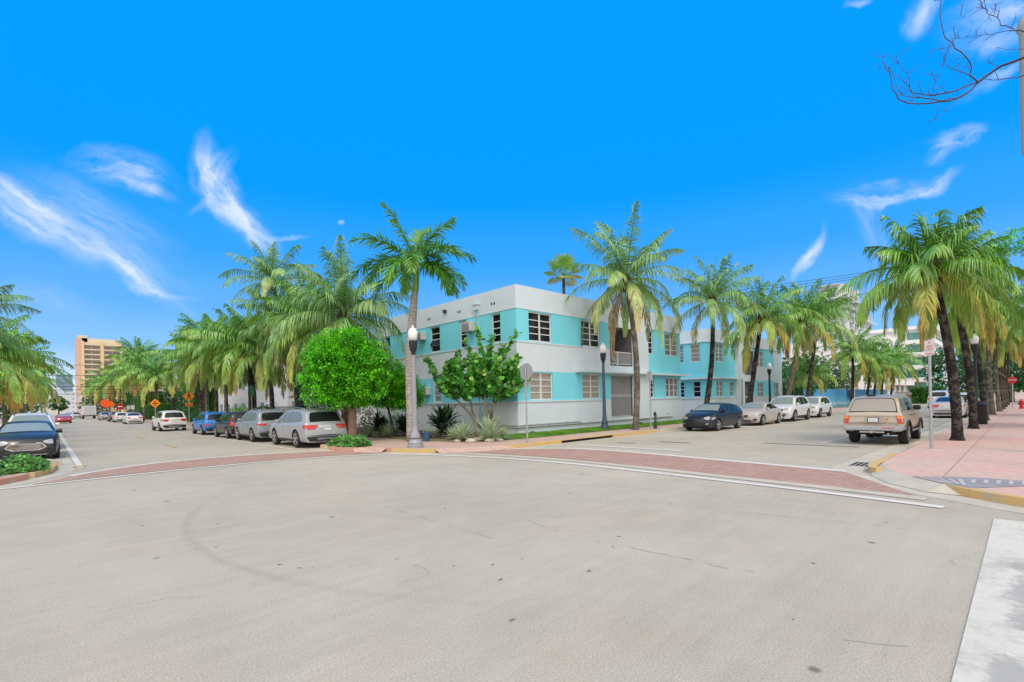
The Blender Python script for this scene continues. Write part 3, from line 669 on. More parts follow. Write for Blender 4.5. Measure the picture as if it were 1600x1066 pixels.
window(wf1, 17.7, 19.42, 1.84, 3.27, 2, 4, M_GLASSB, B1, label='ground floor window with beige blinds behind the stop sign'); window(wf1, 21.92, 23.6, 1.84, 3.27, 2, 4, M_GLASSB, B1, label='ground floor window with beige blinds by the street lamp')
window(wf1, 28.95, 29.62, 4.75, 6.3, 1, 4, M_GLASSD, B1); window(wf1, 31.15, 33.0, 4.75, 6.3, 2, 4, M_GLASSM, B1)
window(wf1, 29.0, 29.62, 1.84, 3.2, 1, 4, M_GLASSD, B1); window(wf1, 31.15, 33.0, 1.84, 3.2, 3, 3, M_GLASSM, B1)
window(we1, BY + .3, BY + 1.3, 4.75, 6.3, 1, 4, M_GLASSD, B1); window(we1, BY + .3, BY + 1.3, 1.84, 3.2, 1, 4, M_GLASSD, B1)
for i, (a, c) in enumerate(LW): window(wl1, a, c, 4.83, 6.34, 1, 4, M_GLASSD, B1, open_rows=(0, 1, 2, 3) if i == 3 else ((1,) if i == 2 else ()))
for a, c, g in ((18.4, 19.1, M_GLASSB), (21.15, 21.9, M_GLASSM), (23.7, 24.5, M_GLASSM), (26.6, 27.6, M_GLASSD), (29.4, 30.5, M_GLASSD)): window(wl1, a, c, 1.84, 3.27, 1, 4, g, B1)
# balcony railing and back door
b = MB(); wf1.slab(b, 24.62, 27.0, 4.66, 4.71, -.12, -.06); wf1.slab(b, 24.62, 27.0, 3.93, 3.97, -.12, -.06)
for i in range(24): u = 24.66 + i * .1; wf1.slab(b, u, u + .018, 3.97, 4.66, -.1, -.08)
wf1.slab(b, 25.5, 25.56, 3.84, 4.68, -.13, -.05)
b.build('balcony_railing', M_FRAME, B1)
b = MB(); wf1.slab(b, 25.4, 26.3, 3.84, 5.9, -1.59, -1.55); dr = b.build('door', mat('door_dark', (.09, .09, .10), .4), B1)
b = MB(); wf1.slab(b, 25.32, 25.4, 3.84, 5.98, -1.59, -1.53); wf1.slab(b, 26.3, 26.38, 3.84, 5.98, -1.59, -1.53); wf1.slab(b, 25.32, 26.38, 5.9, 5.98, -1.588, -1.532); b.build('door_frame', M_FRAME, dr)
# ground floor security gate
b = MB()
for z in (.72, 1.93, 2.02, 3.2): wf1.slab(b, 24.66, 26.94, z, z + .05, -.14, -.08)
for i in range(33): u = 24.68 + i * .0695; wf1.slab(b, u, u + .02, .76, 3.2, -.12, -.1)
b.build('security_gate', mat('gate_grey', (.52, .52, .54), .5, .2), B1)
b = MB(); wf1.slab(b, 25.0, 26.0, .75, 3.0, -.69, -.64); b.build('entrance_door', mat('door_mid', (.14, .14, .15), .5, var=.3), B1)
# scupper and downspout, vents, pipes
b = MB(); wl1.slab(b, 20.0, 20.42, 6.72, 6.98, -.01, .16); wl1.slab(b, 19.94, 20.48, 6.98, 7.03, -.01, .2); b.build('scupper', M_WHITE, B1)
b = MB(); wl1.slab(b, 20.02, 20.11, G0, 6.72, -.01, .09); b.build('downspout', mat('downspout_teal', (.30, .60, .63), .7), B1)
for u in (18.78, 21.65, 24.6): 
    for k in (0, .2): b = MB(); wl1.slab(b, u + k, u + k + .09, 6.8, 6.94, -.02, .01); b.build('vent', mat('drain_black', (.01, .01, .01), .9), B1)
b = MB(); wl1.slab(b, 22.95, 23.2, 7.0, 7.16, 0, .12); b.build('flood_lamp', mat('lamp_dark', (.04, .04, .04), .5), B1)
b = MB()
for z, d in ((.50, .07), (.60, .07)):
    b.tube([wl1.P(20.4, z, d), wl1.P(BY, z, d) , wf1.P(BX, z, d) + Vector((-d, 0, 0)), wf1.P(BX + .1, z, d), wf1.P(21.5 if z > .55 else 31.9, z, d)], .036, 6)
b.tube([wf1.P(21.5, .6, .07), wf1.P(21.7, .5, .07)], .03, 6)
for u in (17.6, 19, 20.4, 21.8, 23.2, 24.6, 26, 27.6, 29, 30.4): wf1.slab(b, u, u + .06, .46, .65 if u < 21.5 else .54, 0, .09)
b.build('wall_pipe', M_PIPE, B1)
b = MB(); wf1.slab(b, 31.2, 31.55, .75, .82, 0, .05); b.build('wall_bracket', M_WHITE, B1)
b = MB(); wf1.slab(b, 31.85, 31.95, .5, .95, 0, .08); b.build('meter_box', M_WHITE, B1)
ac_unit(wl, 20.38, 21.1, 5.62, 6.12, .42, 'a', 'white window air conditioner beside the upper window nearest the drainpipe')
ac_unit(wl, 25.1, 25.8, 5.66, 6.12, .38, 'b', 'white window air conditioner high on the side wall by the royal palm')
ac_unit(wl, 24.75, 25.35, 2.3, 2.75, .34, 'c', 'small air conditioner on the ground floor between the palm trunk and the sea grape')
t = ac_unit(wl, 18.68, 19.3, .88, 1.4, .34, 'd', 'low wall air conditioner with dark grille behind the big agave', None)
# things on the balcony
def folding_chair(loc, label):
    t = thing('folding_chair', label, 'chair', loc, .4)
    b = MB()
    for s in (-.2, .2):
        b.tube([(s, -.2, 0), (s, .2, .85)], .016, 6); b.tube([(s * .9, .22, 0), (s * .9, -.18, .45)], .016, 6)
    b.tube([(-.2, .2, .85), (.2, .2, .85)], .016, 6)
    b.build('frame', M_FRAME, t)
    b = MB(); b.box(-.2, .2, -.2, .18, .43, .46); b.build('seat', M_FRAME, t)
    b = MB()
    b.tube([(-.19, .1, .55), (.19, .19, .84)], .014, 5); b.tube([(.19, .1, .55), (-.19, .19, .84)], .014, 5); b.build('backrest', M_FRAME, t)
folding_chair((26.0, BY + .62, 3.83), 'white folding chair with crossed back on the upstairs balcony')
b = MB(); b.lathe([(.11, 0), (.15, .22), (.13, .22), (.1, .05)], n=12); o = b.build('flower_pot', mat('clay_dark', (.08, .05, .04), .8)); o.location = (25.1, BY + .5, 3.83); prop(o, 'small dark flower pot standing behind the balcony railing', 'flower pot')
def bait_box(loc, rz, label):
    b = MB(); b.lathe([(.17, 0), (.17, .05), (.13, .12), (.05, .14)], n=12)
    o = b.build('bait_box', mat('black_plastic', (.015, .015, .017), .5), smooth='auto'); o.location = loc; o.scale = (1.2, .8, 1); prop(o, label, 'bait box', 'black bait boxes along the foot of the wall')
bait_box((17.55, BY - .22, ZW + .01), 0, 'round black bait box on the grass near the building corner')
bait_box((27.4, BY - .25, ZW + .01), 0, 'round black bait box on the grass behind the tall street palm')

# ---------------- second turquoise building
CX, CY = 39.5, 17.8
B2 = thing('apartment_building', 'second white and turquoise building farther along, with a rounded corner and white upper bands', 'building', (CX, CY, 0))
O2 = B2.location.copy()
b = MB()
r_ = .9
def b2m(u, z): return 0
w2f = Wall((0, CY, 0), (1, 0, 0), (0, -1, 0)); w2f.cutz = [1.75, 3.3, 6.35]; w2f.cutu = [44.3, 46.0]
holes2 = [(40.45, 41.9, 4.75, 6.25), (45.95, 48.5, 3.75, 6.0, 1.4), (40.45, 41.75, 1.8, 3.15), (43.1, 44.1, 1.8, 3.1), (45.95, 48.3, .3, 3.15, 1.0), (49.5, 51.1, 1.7, 3.1), (54.0, 55.3, 1.6, 3.1), (49.5, 51.2, 4.6, 6.1)]
w2f.grid(b, CX + r_, 56.3, G0, 7.45, holes2, lambda u, z: 1 if ((1.75 < z < 6.35 and u < 44.3) or (u > 48.6 and u < 53 and (1.75 < z < 3.3 or z > 4.5 and z < 6.35))) else 0, back=2)
w2l = Wall((CX, 0, 0), (0, 1, 0), (-1, 0, 0)); w2l.cutz = [1.75, 3.3, 6.35]
w2l.grid(b, CY + r_, 31.5, G0, 7.45, [(CY + r_ + .02, CY + r_ + .9, 4.75, 6.25), (20.15, 21.0, 4.75, 6.25), (CY + r_ + .02, CY + r_ + .7, 1.8, 3.15), (20.15, 21.0, 1.8, 3.15)], lambda u, z: 1 if 1.75 < z < 6.35 else 0)
# rounded corner in bands
cc = Vector((CX + r_, CY + r_, 0))
for za, zb, mi in ((G0, 1.75, 0), (1.75, 6.35, 1), (6.35, 7.45, 0)):
    for k in range(8):
        a0, a1 = PI + k * PI / 16, PI + (k + 1) * PI / 16
        p = lambda a, z: (cc.x + r_ * math.cos(a), cc.y + r_ * math.sin(a), z)
        b.quad(p(a0, za), p(a1, za), p(a1, zb), p(a0, zb), mi)
b.quad((56.3, CY, G0), (56.3, 31.5, G0), (56.3, 31.5, 7.45), (56.3, CY, 7.45), 0)
b.poly([(CX + r_, CY, 7.45), (56.3, CY, 7.45), (56.3, 31.5, 7.45), (CX, 31.5, 7.45), (CX, CY + r_, 7.45)] + [(cc.x + r_ * math.cos(PI + k * PI / 16), cc.y + r_ * math.sin(PI + k * PI / 16), 7.45) for k in range(1, 8)], 0)
rel(b, O2); b.build('wall', [M_WHITE, M_TEAL, M_SHADE], B2)
b = MB()
def corner_ledge(z0, z1, d, u1=56.35):
    w2f.slab(b, CX + r_, u1, z0, z1, -.01, d); w2l.slab(b, CY + r_, 31, z0, z1, -.01, d)
    for k in range(8):
        a0, a1 = PI + k * PI / 16, PI + (k + 1) * PI / 16; R1 = r_ + d
        p = lambda a, z, R: (cc.x + R * math.cos(a), cc.y + R * math.sin(a), z)
        b.quad(p(a0, z0, R1), p(a1, z0, R1), p(a1, z1, R1), p(a0, z1, R1)); b.quad(p(a0, z1, R1), p(a1, z1, R1), p(a1, z1, r_ - .01), p(a0, z1, r_ - .01)); b.quad(p(a1, z0, R1), p(a0, z0, R1), p(a0, z0, r_ - .01), p(a1, z0, r_ - .01))
corner_ledge(3.3, 3.42, .42, 44.3); corner_ledge(6.35, 6.43, .08); corner_ledge(1.68, 1.76, .06)
rel(b, O2); b.build('ledge', M_WHITE, B2)
b = MB(); w2f.slab(b, 44.45, 45.6, G0, 7.7, -.02, .3); w2f.slab(b, 44.3, 44.45, G0, 7.0, -.02, .12); rel(b, O2); b.build('pier', M_WHITE, B2)
b = MB(); b.tube([(44.75, CY - .42, G0), (44.75, CY - .42, 3.35)], .06, 8); rel(b, O2); b.build('column', M_PIPE, B2)
w2f.o -= O2; w2l.o -= O2
window(w2f, 40.45, 41.9, 4.75, 6.25, 2, 4, M_GLASSM, B2); window(w2f, 40.45, 41.75, 1.8, 3.15, 2, 3, M_GLASSM, B2); window(w2f, 43.1, 44.1, 1.8, 3.1, 1, 3, M_GLASSM, B2)
window(w2f, 49.5, 51.1, 1.7, 3.1, 2, 3, M_GLASSM, B2); window(w2f, 54.0, 55.3, 1.6, 3.1, 2, 2, M_GLASSM, B2); window(w2f, 49.5, 51.2, 4.6, 6.1, 2, 3, M_GLASSM, B2)
window(w2l, CY + r_ + .02, CY + r_ + .9, 4.75, 6.25, 1, 4, M_GLASSB, B2); window(w2l, 20.15, 21.0, 4.75, 6.25, 1, 5, M_GLASSM, B2)  # upper corner pane: a beige reflection put into the glass colour
window(w2l, CY + r_ + .02, CY + r_ + .7, 1.8, 3.15, 1, 3, M_GLASSD, B2); window(w2l, 20.15, 21.0, 1.8, 3.15, 1, 4, M_GLASSD, B2)
b = MB()
for i in range(22): u = 46.0 + i * .115; w2f.slab(b, u, u + .03, 3.75, 4.7, -.12, -.08)
w2f.slab(b, 45.95, 48.5, 4.7, 4.76, -.13, -.07); b.build('balcony_railing', M_METAL, B2)
b = MB()
for i in range(24): u = 46.0 + i * .098; w2f.slab(b, u, u + .03, .3, 3.1, -.3, -.27)
b.build('security_gate', M_METAL, B2)

# ---------------- generic blocks for the far buildings
def far_block(name, label, cat, x0, x1, y0, y1, h, wallm, nfloor, face_specs, glass=M_GLASSD, group=None, trim=None, z0=0., parapet=.5):
    t = thing(name, label, cat, ((x0 + x1) / 2, (y0 + y1) / 2, 0), 0, group); O = Vector(t.location)
    b = MB(); b.box(x0, x1, y0, y1, z0, h); rel(b, O); b.build('wall', wallm, t)
    b = MB(); b.box(x0 - .15, x1 + .15, y0 - .15, y1 + .15, h, h + parapet); rel(b, O); b.build('roof', trim or wallm, t)
    fh = h / nfloor
    for face, cols, ww, wh, inset in face_specs:
        w = {'S': Wall((0, y0, 0), (1, 0, 0), (0, -1, 0)), 'W': Wall((x0, 0, 0), (0, 1, 0), (-1, 0, 0)), 'E': Wall((x1, 0, 0), (0, 1, 0), (1, 0, 0))}[face]
        a, c = (x0, x1) if face == 'S' else (y0, y1); w.o -= O
        for k in range(nfloor):
            for i in range(cols):
                uc = a + (c - a) * (i + .5) / cols; zz = z0 + fh * k + fh * .3
                bb = MB(); w.slab(bb, uc - ww / 2, uc + ww / 2, zz, zz + wh, 0, .04); wn = bb.build('window', trim or wallm, t)
                bb = MB(); w.slab(bb, uc - ww / 2 + .08, uc + ww / 2 - .08, zz + .08, zz + wh - .08, .041, .05); bb.build('pane', glass, wn)
    return t
M_CREAM = mat('cream_wall', (.64, .54, .39), .85, var=.05, scale=.1)
M_SALMON = mat('salmon_wall', (.60, .42, .34), .85)
M_CREAM2 = mat('cream_slab', (.66, .58, .44), .85)
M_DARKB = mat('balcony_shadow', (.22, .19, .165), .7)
def high_rise():
    t = thing('high_rise', 'tall cream and salmon apartment tower with rows of balconies beyond the palms', 'building', (36, 395, 0)); O = Vector(t.location)
    X0, X1, Y0, Y1, H = 13.6, 34.5, 386, 402, 43
    b = MB(); b.box(X0, X1, Y0, Y1, 0, H); b.box(X1, 46, Y0 + 3, Y1, 0, H - 7); b.box(46, 52, Y0 + 6, Y1, 0, H - 12); b.box(52, 61, Y0 + 3, Y1, 0, H - 10); rel(b, O); b.build('wall', M_CREAM, t)
    b = MB(); b.box(X0 - .3, X0, Y0 - .3, Y1, 0, H + 2); b.box(X0, X0 + 2.4, Y0 - .5, Y0, 0, H + 2.2); rel(b, O); b.build('side_wall', M_SALMON, t)
    b = MB(); b.box(X0 + 2, X1 - 1, Y0 + 1, Y1 - 1, H, H + 2.4); b.box(X0 + .5, X0 + 5, Y0 + 1, Y0 + 8, H, H + 4); b.box(35, 45, Y0 + 5, Y1 - 2, H - 7, H - 4.5); b.box(36.5, 39.5, Y0 + 6, Y0 + 10, H - 5, H - 1); rel(b, O); b.build('roof', M_CREAM2, t)
    fl = [(16.6, 24.0, Y0, 0), (26.2, 33.6, Y0, 0), (35.3, 45.2, Y0 + 3, 7), (53, 60.5, Y0 + 3, 10)]
    for a, c, yy, dh in fl:
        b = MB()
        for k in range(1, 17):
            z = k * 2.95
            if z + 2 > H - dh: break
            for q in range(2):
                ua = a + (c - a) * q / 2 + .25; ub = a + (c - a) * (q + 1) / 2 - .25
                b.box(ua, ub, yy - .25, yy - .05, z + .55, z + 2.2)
        rel(b, O); b.build('windows', M_DARKB, t)  # dark panels: shade of the balcony openings put into their colour
        b = MB()
        for k in range(1, 18):
            z = k * 2.95
            if z > H - dh: break
            b.box(a - .1, c + .1, yy - 1.3, yy, z - .15, z + .1); b.box(a - .1, c + .1, yy - 1.32, yy - 1.26, z + .1, z + .5)
        rel(b, O); b.build('balcony', M_CREAM2, t)
    b = MB()
    for x in (25.1, 16.2, 34.0): b.box(x - .7, x + .7, Y0 - 1.5, Y0, 0, H + .5)
    rel(b, O); b.build('pilaster', mat('yellow_pilaster', (.68, .54, .30), .85), t)
high_rise()
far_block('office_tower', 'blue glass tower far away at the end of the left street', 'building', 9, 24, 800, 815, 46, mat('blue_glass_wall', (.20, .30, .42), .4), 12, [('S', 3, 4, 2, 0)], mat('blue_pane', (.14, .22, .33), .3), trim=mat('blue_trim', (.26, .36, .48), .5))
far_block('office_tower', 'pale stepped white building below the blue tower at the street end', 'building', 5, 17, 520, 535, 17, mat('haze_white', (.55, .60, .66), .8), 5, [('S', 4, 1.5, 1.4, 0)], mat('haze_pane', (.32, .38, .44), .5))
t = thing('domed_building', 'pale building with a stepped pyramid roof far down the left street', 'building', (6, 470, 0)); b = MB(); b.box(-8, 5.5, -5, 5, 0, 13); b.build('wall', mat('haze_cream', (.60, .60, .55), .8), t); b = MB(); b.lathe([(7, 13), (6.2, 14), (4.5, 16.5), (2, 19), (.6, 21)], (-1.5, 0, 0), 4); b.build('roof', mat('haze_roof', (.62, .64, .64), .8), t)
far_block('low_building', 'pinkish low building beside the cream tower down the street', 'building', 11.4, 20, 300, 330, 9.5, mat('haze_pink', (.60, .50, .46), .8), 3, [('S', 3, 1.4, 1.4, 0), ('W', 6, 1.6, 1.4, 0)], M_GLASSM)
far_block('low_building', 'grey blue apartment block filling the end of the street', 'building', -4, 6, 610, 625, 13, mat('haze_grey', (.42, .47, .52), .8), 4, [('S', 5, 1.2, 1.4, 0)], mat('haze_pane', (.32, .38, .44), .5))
# white houses on the left street
M_WH2 = mat('white_house_wall', (.72, .71, .69), .85, var=.05, scale=.6)
far_block('white_house', 'white two-storey house behind the palm pair and the grey parked cars', 'building', 18.2, 30, 41, 53, 6.6, M_WH2, 2, [('W', 3, 1.3, 1.4, 0), ('S', 4, 1.3, 1.4, 0)], M_GLASSM, trim=M_WHITE)
far_block('white_house', 'white modern house with tall windows behind the blue parked car', 'building', 18.4, 30, 60, 82, 6.2, mat('white_house_cool', (.66, .69, .72), .8), 2, [('W', 6, 1.5, 1.5, 0)], mat('sky_pane', (.25, .36, .46), .1), trim=M_WHITE)
far_block('white_house', 'narrow white house with a flat roof beyond the orange crossing sign', 'building', 17.6, 28, 92, 104, 7.2, M_WH2, 2, [('W', 3, 1.2, 1.5, 0), ('S', 3, 1.2, 1.5, 0)], mat('sky_pane', (.25, .36, .46), .1), trim=M_WHITE)
far_block('white_house', 'long pale house behind the far hedge on the left street', 'building', 20, 34, 118, 160, 7, M_WH2, 2, [('W', 7, 1.4, 1.4, 0), ('S', 3, 1.4, 1.4, 0)], M_GLASSM, trim=M_WHITE)
t = thing('garden_wall', 'low white garden wall behind the parked grey cars on the left street', 'wall', (15.9, 50, 0)); b = MB(); b.box(-.12, .12, -13, 13, .1, 1.75); b.build('wall', M_WH2, t); b = MB(); b.box(-.17, .17, -13.05, 13.05, 1.752, 1.84); b.build('coping', M_WHITE, t)
# entrance canopy
t = thing('entrance_canopy', 'small beige canopy on posts in front of the white house', 'canopy', (16.9, 43.5, 0)); b = MB(); b.poly([(-1.2, -1.6, 2.7), (1.2, -1.6, 2.7), (0, -1.6, 3.3)]); b.box(-1.3, 1.3, -1.6, 1.6, 2.55, 2.7); b.quad((-1.3, -1.6, 2.702), (-1.3, 1.6, 2.702), (0, 1.6, 3.35), (0, -1.6, 3.35)); b.quad((0, -1.6, 3.35), (0, 1.6, 3.35), (1.3, 1.6, 2.702), (1.3, -1.6, 2.702)); b.build('roof', mat('canopy_beige', (.48, .40, .32), .85), t)
for x in (-1.1, 1.1):
    b = MB(); b.box(x - .09, x + .09, -1.5, -1.32, .1, 2.55); b.build('post', M_WHITE, t)

# grey modern building
M_GREYB = mat('grey_facade', (.40, .43, .47), .7)
def modern_block():
    t = thing('modern_building', 'grey modern apartment block with white balcony slabs behind the palms', 'building', (150, 42, 0)); O = Vector(t.location)
    b = MB(); b.box(152, 165, 34, 38.5, 0, 30.6); b.box(165, 196, 34.6, 38.5, 0, 27); rel(b, O); b.build('wall', M_GREYB, t)
    b = MB(); b.box(151.6, 165.3, 33.4, 38.8, 30.6, 31.0); b.box(156, 162, 35, 38, 31.0, 31.6); rel(b, O); b.build('roof', mat('grey_roof', (.45, .47, .5), .8), t)
    for k in range(9):
        z = 2.6 + 3.05 * k
        b = MB(); b.box(151, 164.6, 31.9, 34, z, z + .28); b.box(150.4, 152, 34.2, 38.2, z, z + .28); b.box(166, 196, 33.4, 35, z, z + .28) if z < 26 else 0; rel(b, O); b.build('balcony', mat('slab_white', (.62, .64, .66), .8), t)
        b = MB(); b.box(152.5, 163, 33.9, 33.99, z + .3, z + 2.7); b.box(151.9, 151.99, 34.6, 38, z + .3, z + 2.7); rel(b, O); b.build('windows', mat('grey_pane', (.07, .09, .11), .15), t)
        b = MB()
        for x in range(151, 165, 3): b.box(x, x + .08, 31.96, 32.0, z + .28, z + 1.3)
        b.box(151, 164.6, 31.92, 31.96, z + 1.22, z + 1.3); rel(b, O); b.build('balcony_railing', mat('rail_grey', (.4, .42, .44), .6), t)
    b = MB()
    for x in (152.5, 158.5, 164.3): b.box(x - .4, x + .4, 31.8, 34, 0, 30.6)
    rel(b, O); b.build('pier', mat('slab_white', (.62, .64, .66), .8), t)
modern_block()
# white and green deco building
M_GREEN = mat('sea_green_wall', (.05, .38, .31), .8)
M_WDECO = mat('deco_white', (.74, .74, .76), .85)
def deco_block():
    t = thing('apartment_building', 'white five-storey deco building with sea green balconies beyond the street palms', 'building', (160, 24, 0)); O = Vector(t.location) - Vector((0, 1.9, 0))
    b = MB(); b.box(134, 158, 19, 40, 0, 14.5); b.box(158, 200, 15.0, 40, 0, 17.4); rel(b, O); b.build('wall', M_WDECO, t)
    # green recesses on the western face of the projecting bay and on the street face
    b = MB(); bs = MB(); bw = MB()
    for k in range(5):
        z = 1.2 + 3.15 * k
        b.box(157.9, 157.99, 15.3, 18.8, z + 1.15, z + 2.9); b.box(158.3, 171, 14.9, 14.99, z + 1.1, z + 2.9)
        b.box(176, 190, 14.9, 14.99, z + 1.1, z + 2.9)
        bs.box(156.4, 158, 13.4, 19, z, z + 1.05); bs.box(158, 172, 13.4, 14.95, z, z + 1.05); bs.box(175, 191, 13.2, 14.95, z + .1, z + 1.1)
        for y in (16.2, 17.6): bw = MB(); bw.box(157.8, 157.89, y, y + .7, z + 1.3, z + 2.6); rel(bw, O); bw.build('window', M_GLASSM, t)
    rel(b, O); b.build('balcony_wall', M_GREEN, t); rel(bs, O); bs.build('balcony', M_WDECO, t)
    b = MB(); b.box(156.2, 200, 13.3, 40, 17.4, 18.2); b.box(176, 181, 14.5, 16, 18.2, 20.5); rel(b, O); b.build('roof', M_WDECO, t)
    for k in range(4):
        for x in (137, 143, 149): b = MB(); b.box(x, x + 3, 18.9, 18.99, 1.8 + 3.3 * k, 3.4 + 3.3 * k); rel(b, O); b.build('window', M_GLASSM, t)
    b = MB(); b.box(134, 157.5, 17.4, 18.95, 3.5, 4.4); b.box(134, 157.5, 17.4, 18.95, 7.2, 8.0); b.box(134, 157.5, 17.4, 18.95, 11, 11.8); rel(b, O); b.build('balcony', M_WDECO, t)
    b = MB(); b.box(157.0, 157.8, 14.2, 14.9, 0, 1.2); rel(b, O); b.build('pier', M_SALMON, t)
deco_block()
far_block('low_building', 'low pale building with a dark band at the far end of the right street', 'building', 205, 240, -6, 14, 7.5, mat('pale_wall', (.55, .54, .52), .85), 2, [('W', 5, 2, 1.3, 0)], M_GLASSD)

# blue construction fence with a printed sea view
def fence_mat():
    ma = bpy.data.materials.new('printed_fence'); ma.use_nodes = True; nt = ma.node_tree; N, L = nt.nodes, nt.links; b_ = N['Principled BSDF']
    tc = N.new('ShaderNodeTexCoord').outputs['Object']; sp = N.new('ShaderNodeSeparateXYZ'); L.new(tc, sp.inputs[0])
    r = N.new('ShaderNodeValToRGB'); mr = N.new('ShaderNodeMapRange'); L.new(sp.outputs[2], mr.inputs[0]); mr.inputs[1].default_value = .1; mr.inputs[2].default_value = 2.2
    n = N.new('ShaderNodeTexNoise'); L.new(tc, n.inputs['Vector']); n.inputs['Scale'].default_value = .7; n.inputs['Detail'].default_value = 5
    a = N.new('ShaderNodeMath'); a.operation = 'MULTIPLY_ADD'; L.new(n.outputs['Fac'], a.inputs[0]); a.inputs[1].default_value = .35; L.new(mr.outputs[0], a.inputs[2])
    L.new(a.outputs[0], r.inputs[0]); e = r.color_ramp.elements
    e[0].position = .18; e[0].color = (.20, .48, .58, 1); e[1].position = 1.0; e[1].color = (.05, .30, .62, 1)
    for p, c in ((.32, (.05, .34, .42, 1)), (.42, (.42, .58, .66, 1)), (.55, (.10, .42, .66, 1))): x = e.new(p); x.color = c
    L.new(r.outputs[0], b_.inputs['Base Color']); b_.inputs['Roughness'].default_value = .6
    return ma
t = thing('construction_fence', 'long blue construction fence printed with a sea view along the right street', 'fence', (78, 16.1, 0))
b = MB()
for i in range(22):
    x = -20.5 + i * 2.0; b.box(x, x + 1.97, -.02, .02, .2, 2.38)
b.build('panel', fence_mat(), t)
b = MB()
for i in range(23): b.tube([(-20.5 + i * 2, .06, .1), (-20.5 + i * 2, .06, 2.4)], .03, 6)
b.build('post', M_METAL, t)
t = thing('site_sign', 'pale notice board above the blue construction fence', 'sign', (76.0, 15.6, 0)); b = MB(); b.box(-1.0, 1.0, -.03, .03, 1.2, 3.1); b.build('panel', mat('notice_pale', (.52, .50, .48), .7, var=.1), t); b = MB(); b.box(-.9, -.8, .03, .1, .14, 3); b.box(.8, .9, .03, .1, .14, 3); b.build('post', M_METAL, t)
t = thing('metal_fence', 'dark railing fence in front of the white and green deco building', 'fence', (125, 15.2, 0)); b = MB()
for i in range(60): b.box(-22 + i * .75, -21.9 + i * .75, -.02, .02, .14, 1.9)
b.box(-22, 22.3, -.022, .022, 1.82, 1.88); b.box(-22, 22.3, -.022, .022, .4, .46); b.build('railing', mat('dark_rail', (.05, .05, .055), .6), t)
# overhead wires
M_WIRE = mat('wire_dark', (.03, .03, .035), .6)
def wire(name, a, bq, sag, r, label, group):
    b_ = MB(); a, bq = Vector(a), Vector(bq); P = []
    for i in range(17):
        s = i / 16; p = a.lerp(bq, s); p.z -= sag * 4 * s * (1 - s); P.append(tuple(p))
    b_.tube(P, r, 5); prop(b_.build(name, M_WIRE), label, 'cable', group)

# ================================================================== PLANTS
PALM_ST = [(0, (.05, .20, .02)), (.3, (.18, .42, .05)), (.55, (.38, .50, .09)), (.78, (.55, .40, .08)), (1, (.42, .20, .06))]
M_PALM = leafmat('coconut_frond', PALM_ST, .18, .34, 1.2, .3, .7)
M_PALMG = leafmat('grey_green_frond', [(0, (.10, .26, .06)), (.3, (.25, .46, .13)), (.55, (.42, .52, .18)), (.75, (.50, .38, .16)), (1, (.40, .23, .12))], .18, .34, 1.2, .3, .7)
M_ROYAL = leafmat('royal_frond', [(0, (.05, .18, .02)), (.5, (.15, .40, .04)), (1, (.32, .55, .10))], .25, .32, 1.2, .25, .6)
M_HUSK = mat('palm_husk', (.10, .07, .035), .9, var=.5, scale=6)
M_NUT = mat('coconut_green', (.20, .30, .05), .5)
def trunk_mat(name, c1, c2, ring=5.5, lo=.55, bs=.6):
    ma = bpy.data.materials.new(name); ma.use_nodes = True; nt = ma.node_tree; N, L = nt.nodes, nt.links; b = N['Principled BSDF']
    tc = N.new('ShaderNodeTexCoord').outputs['Object']
    w = N.new('ShaderNodeTexWave'); w.bands_direction = 'Z'; L.new(tc, w.inputs['Vector']); w.inputs['Scale'].default_value = ring; w.inputs['Distortion'].default_value = 6; w.inputs['Detail'].default_value = 2
    n = N.new('ShaderNodeTexNoise'); L.new(tc, n.inputs['Vector']); n.inputs['Scale'].default_value = 3.5; n.inputs['Detail'].default_value = 5; n.inputs['Roughness'].default_value = .7
    r = N.new('ShaderNodeMapRange'); L.new(n.outputs['Fac'], r.inputs[0]); r.inputs[1].default_value = .48; r.inputs[2].default_value = .6
    mx = N.new('ShaderNodeMix'); mx.data_type = 'RGBA'; L.new(r.outputs[0], mx.inputs[0]); mx.inputs[6].default_value = (*c1, 1); mx.inputs[7].default_value = (*c2, 1)
    r2 = N.new('ShaderNodeMapRange'); L.new(w.outputs['Fac'], r2.inputs[0]); r2.inputs[3].default_value = lo; r2.inputs[4].default_value = 1.12
    s = N.new('ShaderNodeVectorMath'); s.operation = 'SCALE'; L.new(mx.outputs[2], s.inputs[0]); L.new(r2.outputs[0], s.inputs['Scale'])
    L.new(s.outputs[0], b.inputs['Base Color']); b.inputs['Roughness'].default_value = .9
    bp = N.new('ShaderNodeBump'); bp.inputs['Strength'].default_value = bs; bp.inputs['Distance'].default_value = .03; L.new(w.outputs['Fac'], bp.inputs['Height']); L.new(bp.outputs[0], b.inputs['Normal'])
    return ma
M_TRDARK = trunk_mat('palm_bark_dark', (.010, .008, .008), (.10, .085, .07), lo=.7)
M_TRMID = trunk_mat('palm_bark_brown', (.05, .035, .028), (.20, .165, .13))
M_TRPALE = trunk_mat('palm_bark_pale', (.13, .11, .085), (.30, .27, .22))
M_TRROY = trunk_mat('royal_bark', (.30, .27, .25), (.42, .38, .35), 2.2, .85, .15)
M_SHAFT = mat('royal_crownshaft', (.14, .30, .06), .45, var=.2)

